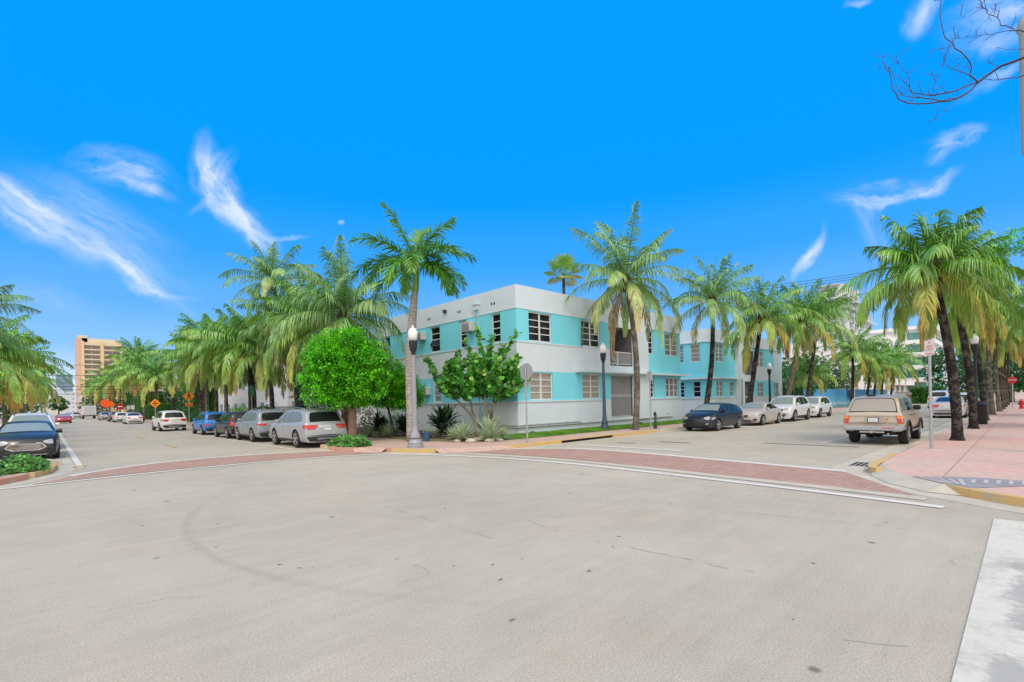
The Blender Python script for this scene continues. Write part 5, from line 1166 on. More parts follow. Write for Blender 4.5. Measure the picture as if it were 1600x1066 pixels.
for x, y, R, lb, sd_ in ((13.6, 15.75, 1.02, 'largest agave, in front of the sea grape trunk', 1), (12.9, 16.6, .8, 'second largest agave, left of the biggest one', 2), (13.0, 17.5, .5, 'small agave behind the white rocks', 3), (12.35, 22.05, .62, 'pale agave left of the royal palm', 4), (11.95, 23.2, .6, 'pale agave near the ficus trunk', 5), (14.35, 15.75, .5, 'small agave at the right end of the bed', 6), (13.2, 19.6, .42, 'little agave below the dark cordyline', 7), (13.45, 15.0, .38, 'low agave at the bed edge beside the rocks', 8)):
    agave((x, y if y > 15.4 else 15.6, ZW), R, lb, sd_)
def cordy(loc, R, label, seed, stems=7, green=.3):
    t = thing('cordyline', label, 'plant', loc, 0, 'dark broad-leaved cordylines by the side wall'); b = MB(); st = MB(); rnd = random.Random(seed)
    for s in range(stems):
        a = rnd.uniform(0, 6.28); tilt = rnd.uniform(.05, .5); d0 = Vector((math.cos(a) * tilt, math.sin(a) * tilt, 1)).normalized(); h = R * rnd.uniform(.3, .75); top = d0 * h
        st.tube([(0, 0, -.03), tuple(top)], [.03, .02], 5)
        for i in range(15):
            az = i * 2.4 + a; e = .1 + 1.25 * i / 15; d = (Vector((math.cos(az) * math.cos(e), math.sin(az) * math.cos(e), math.sin(e))) + d0 * .35).normalized()
            blade(b, top * (.55 + .45 * i / 15), d, R * rnd.uniform(.5, .75), .15 * R, min(1, (green * rnd.random() * 2 if rnd.random() < .5 else .1 * rnd.random())), .55)
    b.build('leaves', M_CORDY, t); st.build('stem', M_BARKD, t)
for x, y, R, lb, s, g in ((13.9, 19.7, 1.35, 'largest dark cordyline, right of the lamp post', 1, .6), (13.15, 21.7, 1.0, 'middle dark cordyline, left of the royal palm trunk', 2, .35), (12.5, 23.1, 1.0, 'dark cordyline nearest the ficus trunk', 3, .2), (13.5, 18.7, .7, 'small dark cordyline under the sea grape', 4, .3)):
    cordy((x, y, ZW), R, lb, s, 8, g)
def shrub(name, loc, label, blobs, seed, ncl, lm, ls=.1, per=7, cat='shrub', group=None):
    t = thing(name, label, cat, loc, 0, group); leaf_blobs(blobs, ncl, per, ls, seed).build('foliage', lm, t)
    b = MB(); rnd = random.Random(seed)
    for k in range(5): a = rnd.uniform(0, 6.28); b.tube([(0, 0, -.05), (math.cos(a) * .3, math.sin(a) * .3, blobs[0][2])], [.03, .015], 5)
    b.build('stem', M_BARKD, t)
shrub('shrub', (14.5, 27.5, ZW), 'dark shrub against the side wall beyond the cordylines', [(0, 0, .8, .9, .8), (.3, 1.2, .7, .8, .7)], 8, 300, M_DGREEN)
shrub('shrub', (14.3, 24.6, ZW), 'variegated shrub behind the pale agaves', [(0, 0, .5, .6, .5)], 9, 200, M_AGAVE)
M_VARI = leafmat('croton_leaf', [(0, (.03, .05, .03)), (.5, (.08, .12, .05)), (1, (.26, .27, .13))], .2, .4, 3, .5)
shrub('shrub', (12.9, 31.5, ZW), 'dark and cream croton bush behind the silver wagon', [(0, 0, 1.3, 1.0, 1.0), (-.5, 1.0, 1.1, .8, .8)], 10, 420, M_VARI, .13)
shrub('shrub', (13.0, 42.2, ZW), 'green bushes behind the grey car roof', [(0, 0, .9, 1.2, .8), (.3, 2.2, .9, 1.1, .8)], 11, 320, M_MGREEN, .14)
shrub('shrub', (12.8, 48.5, ZW), 'light green bush behind the black parked car', [(0, 0, .9, 1.2, .8), (.2, 2.4, .9, 1.2, .9)], 12, 300, M_FICUS, .14)
shrub('shrub', (12.6, 62, ZW), 'low bush near the foot of the orange crossing sign', [(0, 0, .7, 1.2, .6)], 13, 200, M_MGREEN, .16)
def hedge(name, x0, x1, y0, y1, h, label, seed, n, lm, ls=.16, z=0):
    t = thing(name, label, 'hedge', ((x0 + x1) / 2, (y0 + y1) / 2, z)); rnd = random.Random(seed); b = MB(); hx, hy = (x1 - x0) / 2, (y1 - y0) / 2
    for _ in range(n):
        f = rnd.random(); 
        if f < .35: p = Vector((-hx, rnd.uniform(-hy, hy), rnd.uniform(0, h)))
        elif f < .8: p = Vector((rnd.uniform(-hx, hx), -hy, rnd.uniform(0, h)))
        else: p = Vector((rnd.uniform(-hx, hx), rnd.uniform(-hy, hy), h))
        ti = .2 + .5 * rnd.random()
        for k in range(5): leaf(b, p + rv(rnd) * .15, rv(rnd).normalized(), rv(rnd).normalized(), ls * rnd.uniform(.7, 1.2), ls * .5, ti)
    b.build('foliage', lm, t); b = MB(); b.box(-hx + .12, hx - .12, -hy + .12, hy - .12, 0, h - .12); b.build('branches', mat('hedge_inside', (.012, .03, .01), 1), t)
hedge('hedge', 13.4, 17, 117, 140, 5.2, 'tall clipped dark green hedge behind the far palms', 1, 3000, M_MGREEN, .3)
hedge('hedge', 12.9, 15, 96, 116, 2.6, 'lower clipped hedge in front of the tall one on the left street', 2, 1800, M_MGREEN, .22)
hedge('hedge', 13.0, 15, 68, 76, 4.2, 'narrow tall hedge beside the white house and orange crossing sign', 3, 1500, M_DGREEN, .2)
hedge('hedge', 98, 104, 9.0, 12.5, 2.4, 'rounded green hedge across the road beyond the tan wagon', 4, 900, M_MGREEN, .3)
hedge('hedge', 104, 150, 7.0, 9.0, 1.7, 'long low hedge beyond the silver sedan', 5, 1500, M_MGREEN, .3)
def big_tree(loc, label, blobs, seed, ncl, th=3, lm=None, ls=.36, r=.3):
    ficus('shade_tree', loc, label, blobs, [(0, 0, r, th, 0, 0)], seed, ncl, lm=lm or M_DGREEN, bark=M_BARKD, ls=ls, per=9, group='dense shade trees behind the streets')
big_tree((118, 6.5, 0), 'large dark tree between the deco building and the pavement palms', [(0, 0, 6.5, 6.0, 4.6), (-3, -3, 5, 4.4, 3.4), (3, 3, 5.5, 4.5, 3.6)], 21, 1900, 4)
big_tree((98, 1.5, 0), 'lighter green tree right of the large dark tree', [(0, 0, 4.2, 4.6, 3.0), (1, -4, 4.0, 3.8, 2.8)], 22, 1500, 2.5, M_MGREEN, .3)
big_tree((84, -6, 0), 'bright tree at the far right behind the stop sign', [(0, 0, 4.5, 5.0, 3.6), (2, -5, 5.2, 4.6, 4), (-8, -3, 4.0, 4.0, 3)], 23, 2000, 3, M_MGREEN, .3)
big_tree((46, -8.5, 0), 'leafy tree leaning in at the right edge behind the pavement palms', [(0, 0, 5.0, 3.6, 2.6), (4, 2, 4.3, 3, 2.4), (10, 1, 4.2, 4, 2.6)], 24, 1700, 3, M_MGREEN, .22)
big_tree((70, 22, 0), 'bushy dark tree rising behind the blue fence', [(0, 0, 3.6, 5, 3), (-8, 1, 3.2, 4.5, 2.6), (8, 1, 3.5, 5, 2.8)], 25, 1900, 2, M_MGREEN, .28)
big_tree((92, 24, 0), 'shade tree behind the right half of the blue fence', [(0, 0, 4.4, 6, 3.6), (8, 1, 3.4, 5, 2.6)], 26, 1500, 2, M_DGREEN, .3)
big_tree((59.5, 17.2, 0), 'vine-covered bush at the end of the second turquoise building', [(0, 0, 2.2, 1.6, 1.7)], 27, 500, 1, M_MGREEN, .16, .1)
big_tree((19, 172, 0), 'dark tree behind the far palms of the left street', [(0, 0, 7, 6, 5), (0, 12, 7, 6, 5)], 28, 1300, 3, M_DGREEN, .5)
big_tree((16.5, 108, 0), 'dark rounded tree behind the low hedge', [(0, 0, 3.6, 2.6, 2.6)], 29, 500, 2, M_DGREEN, .3)
big_tree((16, 84, 0), 'dark leafy tree by the narrow white house', [(0, 0, 3.2, 2.4, 2.2), (0, 3.5, 3.5, 2.3, 2.2)], 30, 700, 2, M_DGREEN, .26)
big_tree((4.5, 330, 0), 'small round tree standing mid-street at the far end of the left street', [(0, 0, 5.6, 3.6, 3)], 31, 300, 3, M_DGREEN, .7)
big_tree((-6, 260, 0), 'far tree mass on the left side of the left street', [(0, 0, 4.5, 5, 4), (0, 20, 4.5, 5, 4), (-2, -60, 4, 5, 3.6), (-2, -110, 3.5, 4, 3.2)], 32, 900, 2, M_MGREEN, .6)
big_tree((9, 215, 0), 'low tree near the foot of the cream tower', [(3, 0, 3.5, 3.2, 3), (3, 14, 4, 3.6, 3.4)], 33, 400, 2, M_DGREEN, .5)
big_tree((-6.8, 48, 0), 'green tree behind the palms at the left edge', [(0, 0, 3.2, 2.8, 2.6), (0, 8, 3.2, 3, 2.6), (0, 18, 3.2, 3, 2.8)], 34, 900, 2, M_MGREEN, .24)

# --- ground cover in the two planters, rocks, grass
def cover(name, pts, label, seed, n, h=.32):
    rnd = random.Random(seed); b = MB()
    for _ in range(n):
        i = rnd.randrange(len(pts)); cx, cy, r = pts[i]; a = rnd.uniform(0, 6.28); q = math.sqrt(rnd.random()) * r; z = ZW + h * (1 - (q / r) ** 2) * rnd.uniform(.5, 1.1)
        c = Vector((cx + q * math.cos(a), cy + q * math.sin(a), z)); ti = .25 + .45 * rnd.random()
        for k in range(4): leaf(b, c, (rv(rnd) + UPV * .3).normalized(), (UPV + rv(rnd) * .5).normalized(), rnd.uniform(.08, .13), .075, ti)
    o = b.build(name, M_COVER); prop(o, label, 'ground cover', None, 'stuff'); return o
M_COVER = leafmat('cover_leaf', [(0, (.05, .20, .03)), (.5, (.17, .42, .10)), (1, (.34, .55, .24))], .25, .4, 3, .3)
cover('ground_cover', [(9.0, 19.0, .6), (8.9, 19.8, .55), (9.3, 20.4, .55), (9.1, 18.5, .45), (9.6, 19.6, .5)], 'low leafy green ground cover filling the kerbed planter under the ficus', 1, 1100)
cover('ground_cover', [(-.55, 20.6, .6), (-.5, 19.6, .55), (-.6, 21.7, .65), (-1.4, 20.4, .6), (-1.2, 19.2, .6), (-1.5, 18.3, .6)], 'low leafy green ground cover in the planter at the left edge', 2, 1300)
def grass(name, polys, label, n, seed, hh=.1):
    rnd = random.Random(seed); b = MB()
    for _ in range(n):
        x0, x1, y0, y1 = polys[rnd.randrange(len(polys))]; p = Vector((rnd.uniform(x0, x1), rnd.uniform(y0, y1), ZW + .012)); a = rnd.uniform(0, 6.28); s = Vector((math.cos(a), math.sin(a), 0)) * .012; t = p + Vector((rnd.uniform(-.04, .04), rnd.uniform(-.04, .04), hh * rnd.uniform(.5, 1.2)))
        k = len(b.v); b.v += [tuple(p - s), tuple(p + s), tuple(t)]; b.f.append((k, k + 1, k + 2)); b.mi.append(0); b.t += [.3 + .3 * rnd.random()] * 3
    prop(b.build(name, M_GRASSL), label, 'grass', None, 'stuff')
M_GRASSL = leafmat('grass_blade', [(0, (.06, .18, .02)), (.5, (.18, .40, .04)), (1, (.35, .48, .08))], .3, .6, 1.5, .35)
grass('grass', [(15.2, 34, 15.45, 17.2), (15.0, 24, 15.5, 17.1)], 'narrow strip of bright green lawn along the foot of the building', 32000, 3, .11)
M_ROCK = mat('pale_rock', (.50, .46, .40), .9, var=.25, scale=6, bump=.6)
for i, (x, y, r, lb) in enumerate(((12.75, 15.95, .2, 'larger pale coral rock at the bed edge'), (12.45, 16.5, .13, 'small pale rock left of the larger one'), (13.35, 15.45, .17, 'flat pale rock in front of the biggest agave'), (13.9, 15.45, .14, 'pale rock right of the biggest agave'))):
    b = MB(); rnd = random.Random(i); 
    b.lathe([(r * .7, -.04), (r * 1.25, .02), (r * 1.1, r * .45), (r * .6, r * .75), (r * .1, r * .8)], n=9)
    for k, v in enumerate(b.v): b.v[k] = (v[0] * (1 + rnd.uniform(-.15, .15)), v[1] * (1 + rnd.uniform(-.15, .15)), v[2])
    o = b.build('rock', M_ROCK, smooth=True); o.location = (x, y, ZW + .01); prop(o, lb, 'rock', 'pale rocks edging the garden bed')
t = thing('bucket', 'blue plastic bucket at the foot of the royal palm', 'bucket', (12.05, 18.15, ZW)); b = MB(); b.lathe([(.13, .02), (.17, .36), (.185, .36), (.185, .4), (.15, .38)], n=14); b.build('body', mat('bucket_blue', (.03, .09, .20), .5), t, smooth='auto'); b = MB(); b.tube([(-.17, 0, .36), (-.1, .1, .5), (.1, .1, .5), (.17, 0, .36)], .008, 5); b.build('handle', M_METAL, t)

# --- bare branches reaching in at the upper right
def bare_tree():
    t = thing('bare_tree', 'leafless tree whose twisted branches reach in at the upper right', 'tree', (14.6, -1.9, ZW)); O = Vector(t.location); b = MB(); rnd = random.Random(9)
    def at(px, py, Z):
        u, v = px - 800, py - 627.4; ct, st_ = math.cos(ROLL), math.sin(ROLL); a = u * ct - v * st_; bb = u * st_ + v * ct
        return FW * Z + RT * (a * Z / 765.5) + Vector((0, 0, 1.8 - bb * Z / 765.5))
    b.tube([(0, 0, -.1), (.05, 0, 1.5), (-.1, .1, 3.5), (.1, -.1, 5.6)], [.2, .16, .13, .1], 9)
    root = Vector((.1, -.1, 5.6))
    runs = [([(1640, 70), (1600, 90), (1565, 103), (1540, 120), (1515, 143), (1495, 154), (1470, 158)], .038, .012), ([(1540, 120), (1515, 133), (1490, 143), (1465, 148), (1450, 146)], .022, .010),
        ([(1515, 143), (1485, 158), (1450, 162), (1420, 162), (1403, 155), (1395, 140), (1392, 120), (1384, 108), (1378, 95), (1383, 82)], .02, .005), ([(1490, 143), (1455, 150), (1425, 145), (1415, 130), (1418, 115), (1405, 100), (1400, 90)], .016, .004),
        ([(1470, 158), (1440, 153), (1412, 150), (1400, 135), (1396, 118)], .014, .004), ([(1600, 118), (1580, 122), (1560, 125), (1545, 124)], .014, .007), ([(1640, 100), (1600, 118)], .02, .014),
        ([(1528, 128), (1515, 118), (1518, 105), (1510, 90), (1492, 76), (1488, 66), (1476, 58), (1471, 38), (1469, 20), (1471, 0), (1473, -20)], .017, .007), ([(1515, 118), (1495, 110), (1480, 103), (1474, 90), (1473, 75)], .011, .004),
        ([(1458, 146), (1462, 128), (1470, 112), (1473, 98)], .008, .003), ([(1600, 50), (1585, 48), (1580, 44), (1563, 40), (1559, 28), (1545, 23), (1544, 16), (1535, 12), (1532, 2)], .014, .005), ([(1640, 60), (1600, 50)], .018, .014),
        ([(1585, 48), (1560, 51), (1545, 54), (1525, 57), (1500, 60), (1485, 60)], .009, .004), ([(1535, 12), (1520, 21), (1508, 28), (1501, 24)], .007, .003), ([(1559, 28), (1558, 18), (1553, 14), (1548, 10)], .006, .003), ([(1559, 28), (1563, 15)], .005, .002),
        ([(1500, 156), (1480, 168), (1468, 182), (1450, 192)], .005, .002), ([(1560, 104), (1548, 98), (1542, 100)], .007, .003), ([(1600, 77), (1575, 78), (1556, 75)], .006, .003)]
    for pts, r0, r1 in runs:
        Z0 = 9.0; P = []
        for i, (px, py) in enumerate(pts): P.append(at(px, py, Z0 + .25 * math.sin(px * .05)) - O)
        Q = [P[0]]
        for p, q in zip(P, P[1:]): m_ = p.lerp(q, .5) + rv(rnd) * .022; Q += [m_, q]
        r0 *= .72; r1 *= .72; b.tube(Q, [r0 + (r1 - r0) * i / (len(Q) - 1) for i in range(len(Q))], 6)
        for p in Q[2:]:
            if rnd.random() < .6 and r1 < .008:
                d = (rv(rnd) + UPV * .5).normalized(); e = p + d * rnd.uniform(.08, .22); e2 = e + (d + rv(rnd)).normalized() * .1
                b.tube([p, e, e2], [.005, .004, .002], 4); b.tube([e, e + (d + rv(rnd) * 1.2).normalized() * .09], [.003, .0015], 4)
    for q in (at(1640, 70, 9) - O, at(1640, 100, 9) - O, at(1640, 60, 9) - O): b.tube([root, root.lerp(q, .5) + Vector((0, 0, .15)), q], [.08, .06, .035], 7)
    b.build('branches', mat('bare_bark', (.085, .055, .07), .85, var=.4, scale=8), t, smooth=True)
bare_tree()
t = thing('street_tree', 'small leafy branch showing at the right edge above the palms', 'tree', (22.0, -1.3, ZW)); b = MB(); b.tube([(0, 0, -.1), (0, 0, 2.5), (-.1, .2, 5)], [.12, .1, .05], 8); b.tube([(-.1, .15, 4.6), (-.2, .7, 5.6), (-.34, 1.3, 6.2)], [.05, .035, .015], 5); b.build('trunk', M_BARKD, t, smooth=True); leaf_blobs([(-.34, 1.4, 6.2, .45, .36), (-.1, .6, 5.9, .5, .4), (.1, -.1, 6.0, .9, .9)], 600, 6, .1, 3).build('crown', M_FICUS, t)
# shrouded pole at the right edge
t = thing('utility_pole', 'grey shrouded utility pole cut by the right edge of the picture', 'pole', (18.93, -.14, ZW)); b = MB(); b.tube([(0, 0, -.05), (0, 0, 8)], .09, 12); b.tube([(0, 0, 11.3), (0, 0, 13)], .03, 8); b.build('shaft', mat('pole_pale', (.55, .54, .52), .6), t, smooth='auto')
b = MB(); b.lathe([(.1, 7.85), (.15, 7.95), (.15, 11.1), (.2, 11.2), (.15, 11.45), (.05, 11.6)], n=16); b.build('shroud', mat('shroud_grey', (.36, .35, .33), .6), t, smooth='auto')

# ================================================================== VEHICLES
def paint(name, col, metal=.1, rough=.32): return mat(name, col, rough, metal, coat=.3)
M_TYRE = mat('tyre_rubber', (.02, .02, .021), .85)
M_RIM = mat('wheel_rim', (.50, .50, .51), .3, .7)
M_RIMD = mat('dark_rim', (.10, .10, .11), .4, .6)
M_WELL = mat('wheel_well', (.006, .006, .007), .95)
M_CGLASS = mat('car_glass', (.014, .017, .018), .06, spec=.4)
M_CGLASSL = mat('pale_car_glass', (.24, .29, .28), .08, spec=.6)
M_CGLASST = mat('tan_reflection_glass', (.34, .31, .27), .12, spec=.6)  # beige reflection put into the glass colour
M_TRIM = mat('black_trim', (.014, .014, .016), .5)
M_TAIL = mat('tail_lamp_red', (.50, .02, .02), .15, spec=.7)
M_ORANGE = mat('indicator_orange', (.75, .22, .04), .2)
M_LAMP = mat('clear_lamp', (.40, .42, .44), .08, .4, spec=.9)
M_PLATE = mat('plate_white', (.62, .65, .64), .4)
M_CHROME = mat('chrome', (.62, .62, .63), .12, .95)
M_BUMPG = mat('bumper_grey', (.30, .32, .38), .35, .5)
M_SEAM = mat('panel_gap', (.02, .02, .02), .9)

def chaikin(P, it=2):
    for _ in range(it):
        Q = [P[0]]
        for a, b in zip(P, P[1:]): Q += [(a[0] * .78 + b[0] * .22, a[1] * .78 + b[1] * .22), (a[0] * .22 + b[0] * .78, a[1] * .22 + b[1] * .78)]
        P = Q + [P[-1]]
    return P

class Car:
    """x forward, rear bumper at x=0 (car frame is then centred)"""
    def __init__(s, L, W, H, prof, belt, wb, ro, r, tumble=.30, zb=.24, bowf=.16, bowr=.09, kf=.10, kr=.07, waist=None):
        s.L, s.W, s.H, s.wb, s.ro, s.r = L, W, H, wb, ro, r
        s.prof = chaikin(prof, 2); s.px = [p[0] for p in s.prof]; s.pz = [p[1] for p in s.prof]
        s.belt = belt; s.tumble = tumble; s.zb = zb; s.bowf, s.bowr, s.kf, s.kr = bowf, bowr, kf, kr
        im = s.pz.index(max(s.pz)); s.im = im
        # inverse profile for the two ends
        s.rz, s.rx = [], []; mz = -1
        for x, z in s.prof[:im + 1]:
            if z > mz + 1e-4: s.rz.append(z); s.rx.append(x); mz = z
        s.fz, s.fx_ = [], []; mz = -1
        for x, z in reversed(s.prof[im:]):
            if z > mz + 1e-4: s.fz.append(z); s.fx_.append(x); mz = z
    def zt(s, x): return float(np.interp(x, s.px, s.pz))
    def bl(s, x): return float(np.interp(x, [p[0] for p in s.belt], [p[1] for p in s.belt]))
    def deck(s, x): return min(s.zt(x), s.bl(x))
    def hw(s, x):
        w = s.W / 2; d = 1.3
        if x > s.L - d: w *= 1 - s.kf * ((x - s.L + d) / d) ** 2
        if x < d: w *= 1 - s.kr * ((d - x) / d) ** 2
        return w
    def side_y(s, x, z):
        dk = s.deck(x); w = s.hw(x)
        if z <= dk:
            t = (z - s.zb) / max(.05, dk - s.zb); return w * float(np.interp(t, [0, .08, .3, .6, .82, .93, 1], [.90, .955, .99, 1.0, .985, .96, .92]))
        return w * .92 - s.tumble * (z - dk)
    def D(s, x, y, z):
        """plan bow of the two ends, then centre the frame"""
        w = s.W / 2; q = min(1.2, abs(y) / w) ** 2.2
        if x > s.L - .9: x -= s.bowf * q * min(1, ((x - s.L + .9) / .9)) ** 1.2 + 0
        if x < .7: x += s.bowr * q * min(1, ((.7 - x) / .7)) ** 1.2
        return (x - s.L / 2, y, z)
    def ring(s, x):
        zt, dk, w = s.zt(x), s.deck(x), s.hw(x); P = []
        g = max(0, zt - dk); rd = min(.07, g * .22 + .015)
        P.append((w * .72, s.zb - .02))
        for t in (0, .08, .3, .6, .82, .93, 1): z = s.zb + (dk - s.zb) * t; P.append((s.side_y(x, z), z))
        for i in range(1, 5):
            z = dk + max(0, g - rd) * i / 4; P.append((w * .92 - s.tumble * (z - dk) - (.0 if g > .02 else .03 * i), z))
        ye = P[-1][0]; ze = P[-1][1]
        for fr in (.94, .82, .6, .3, 0): P.append((ye * fr, zt - rd * .8 * fr ** 3 if g > .02 else zt - (.03 + .0) * fr ** 2 * 1))
        if g <= .02:
            # bonnet or boot: inner points lie on the deck with a slight crown
            m = len(P); k0 = 8
            for i in range(k0, m):
                fr = 1 - (i - k0 + 1) / (m - k0); P[i] = (w * .92 * fr, dk + .035 * (1 - fr ** 2))
        return P
    def stations(s):
        X = [s.px[0]]
        for (x0, z0), (x1, z1) in zip(s.prof, s.prof[1:]):
            n = max(1, int(math.hypot(x1 - x0, z1 - z0) / .09))
            for i in range(1, n + 1):
                x = x0 + (x1 - x0) * i / n
                if x > X[-1] + .004: X.append(x)
        return X
    def body(s, paintm, parent, name='body'):
        b = MB(); X = s.stations(); rings = [s.ring(x) for x in X]; n = len(rings[0])
        for x, R in zip(X, rings):
            full = [(y, z) for y, z in R] + [(-y, z) for y, z in R[-2::-1]]
            b.v += [s.D(x, y, z) for y, z in full]
        m = 2 * n - 1
        for i in range(len(X) - 1):
            for k in range(m - 1): a = i * m + k; b.f.append((a, a + 1, a + m + 1, a + m)); b.mi.append(0)
            b.f.append((i * m + m - 1, i * m, i * m + m, i * m + 2 * m - 1)); b.mi.append(0)
        # end caps: rows joining left to right
        for base, rev in ((0, False), ((len(X) - 1) * m, True)):
            for k in range(n - 1):
                a, c = base + k, base + k + 1; d, e = base + m - 2 - k, base + m - 1 - k
                f = (a, e, d, c) if k < n - 2 else (a, e, c)
                b.f.append(f[::-1] if rev else f); b.mi.append(0)
        me = bpy.data.meshes.new(name); me.from_pydata(b.v, [], b.f); me.materials.append(paintm); me.materials.append(M_WELL); me.update()
        bm = bmesh.new(); bm.from_mesh(me); bmesh.ops.recalc_face_normals(bm, faces=bm.faces); bm.to_mesh(me); bm.free()
        o = bpy.data.objects.new(name, me); COL.objects.link(o)
        cut = MB()
        for ax in (s.ro, s.ro + s.wb):
            for sg in (-1, 1):
                yc = sg * (s.W / 2); prof = [(s.r * 1.14, -.26), (s.r * 1.14, .26)]; cut.lathe(prof, (ax - s.L / 2, yc, s.r), 28, axis='Y')
        co = cut.build('cutter', M_WELL); bmx = bmesh.new(); bmx.from_mesh(co.data); bmesh.ops.recalc_face_normals(bmx, faces=bmx.faces); bmx.to_mesh(co.data); bmx.free()
        md = o.modifiers.new('b', 'BOOLEAN'); md.object = co; md.operation = 'DIFFERENCE'; md.solver = 'EXACT'
        dg = bpy.context.evaluated_depsgraph_get(); nm = bpy.data.meshes.new_from_object(o.evaluated_get(dg)); o.modifiers.clear(); o.data = nm; nm.name = name
        bpy.data.objects.remove(co)
        nm.materials.clear(); nm.materials.append(paintm); nm.materials.append(M_WELL)
        mi = []
        for p in nm.polygons:
            c = p.center; w = 0
            for ax in (s.ro, s.ro + s.wb):
                if math.hypot(c.x - (ax - s.L / 2), c.z - s.r) < s.r * 1.142 and abs(c.y) > s.W / 2 - .275 and (abs(p.normal.y) < .3 or abs(c.y) < s.W / 2 - .25): w = 1
            if p.normal.z < -.8: w = 1
            mi.append(w)
        nm.polygons.foreach_set('material_index', mi); nm.polygons.foreach_set('use_smooth', [True] * len(nm.polygons)); nm.set_sharp_from_angle(angle=R_(32))
        o.parent = parent; return o
    # ---- skins that follow the body
    def side_patch(s, name, cols, ma, parent, off=.008, nx=5, nz=4, sides=(1, -1), split=False):
        """cols: [(xb, zb, xt, zt)...] from rear to front"""
        out = []
        for sg in sides:
            b = MB(); G = []
            for (a, c) in zip(cols, cols[1:]):
                for i in range(nx + (1 if (a, c) == (cols[-2], cols[-1]) else 0)):
                    u = i / nx; G.append([((a[0] + (c[0] - a[0]) * u) * (1 - v) + (a[2] + (c[2] - a[2]) * u) * v, (a[1] + (c[1] - a[1]) * u) * (1 - v) + (a[3] + (c[3] - a[3]) * u) * v) for v in [j / nz for j in range(nz + 1)]])
            for row in G:
                for x, z in row: b.v.append(s.D(x, sg * (s.side_y(x, z) + off), z))
            m = nz + 1
            for i in range(len(G) - 1):
                for j in range(nz):
                    a = i * m + j; f = (a, a + m, a + m + 1, a + 1); b.f.append(f[::-1] if sg > 0 else f); b.mi.append(0)
            out.append(b.build(name, ma, parent, smooth=True))
        return out
    def end_x(s, z, front):
        return float(np.interp(z, s.fz, s.fx_)) if front else float(np.interp(z, s.rz, s.rx))
    def end_patch(s, name, rows, ma, parent, front=False, off=.012, n=10, frac=True):
        """rows: [(z, y0, y1)...] bottom to top; y as a fraction of the half width there if frac"""
        b = MB(); sg = 1 if front else -1
        for z, y0, y1 in rows:
            x = s.end_x(z, front)
            xs = min(max(x, .02), s.L - .02)
            we = s.side_y(xs, min(z, s.zt(xs))) if frac else 1
            for i in range(n + 1):
                y = (y0 + (y1 - y0) * i / n) * we; g = max(0, z - s.bl(x)); rd = .055 * min(1, g / .15)
                zz = z - rd * (abs(y) / max(.1, we if frac else s.W / 2)) ** 3
                b.v.append(s.D(x + sg * off, y, zz + (off if (front and 0.7 < z) or (not front and z > s.belt[0][1]) else 0)))
        m = n + 1
        for j in range(len(rows) - 1):
            for i in range(n): a = j * m + i; f = (a, a + 1, a + m + 1, a + m); b.f.append(f if front else f[::-1]); b.mi.append(0)
        return b.build(name, ma, parent, smooth=True)
    def wheels(s, parent, rim=M_RIM, spokes=5, far=False, wd=.21):
        for ax in (s.ro, s.ro + s.wb):
            for sg in (-1, 1):
                w = bpy.data.objects.new('wheel', None); 
                b = MB(); r = s.r; yc = 0
                b.lathe([(r * .62, -wd / 2), (r * .93, -wd / 2), (r, -wd / 2 + .03), (r, wd / 2 - .03), (r * .93, wd / 2), (r * .62, wd / 2)], (0, 0, 0), 24, axis='Y')
                ty = b.build('wheel', M_TYRE, parent, smooth='auto'); ty.location = (ax - s.L / 2, sg * (s.W / 2 - wd / 2 - .015), r)
                bpy.data.objects.remove(w)
                b = MB(); y0 = sg * (wd / 2 + .004)
                n = 28
                # barrel ring and spokes
                def pt(rr, a, y): return (rr * math.cos(a), y, rr * math.sin(a))
                for k in range(n):
                    a0, a1 = 2 * PI * k / n, 2 * PI * (k + 1) / n
                    b.quad(pt(r * .60, a0, y0), pt(r * .60, a1, y0), pt(r * .68, a1, y0 + sg * .004), pt(r * .68, a0, y0 + sg * .004))
                    b.quad(pt(r * .60, a0, y0), pt(r * .60, a1, y0), pt(r * .58, a1, y0 - sg * .05), pt(r * .58, a0, y0 - sg * .05))
                for k in range(spokes):
                    a = 2 * PI * k / spokes + .3; da = .17 * 5 / spokes
                    b.quad(pt(r * .1, a - .9, y0 - sg * .005), pt(r * .1, a + .9, y0 - sg * .005), pt(r * .62, a + da, y0 + sg * .002), pt(r * .62, a - da, y0 + sg * .002))
                b.lathe([(r * .16, min(0, sg * .02)), (r * .16, max(0, sg * .02))], (0, y0 - sg * .01, 0), 12, axis='Y')
                ri = b.build('rim', rim, ty)
                b = MB(); b.lathe([(r * .58, -.004), (r * .58, .004)], (0, y0 - sg * .045, 0), 20, axis='Y'); b.build('brake_disc', M_RIMD, ty)
    def mirrors(s, x, z, ma, parent, size=1.0):
        for sg in (-1, 1):
            y = sg * (s.side_y(x, z) + .09); b = MB(); b.lathe([(.03, -.10), (.075, -.085), (.085, 0), (.075, .07), (.03, .09)], (0, 0, 0), 10, axis='Y')
            for i, v in enumerate(b.v): b.v[i] = (v[0] * .8 * size, v[1] * size, v[2] * .95 * size)
            b.box(-.02, .02, min(0, -sg * .14), max(0, -sg * .14), -.03, .0)
            o = b.build('door_mirror', ma, parent, smooth='auto'); o.location = s.D(x, y, z + .05)
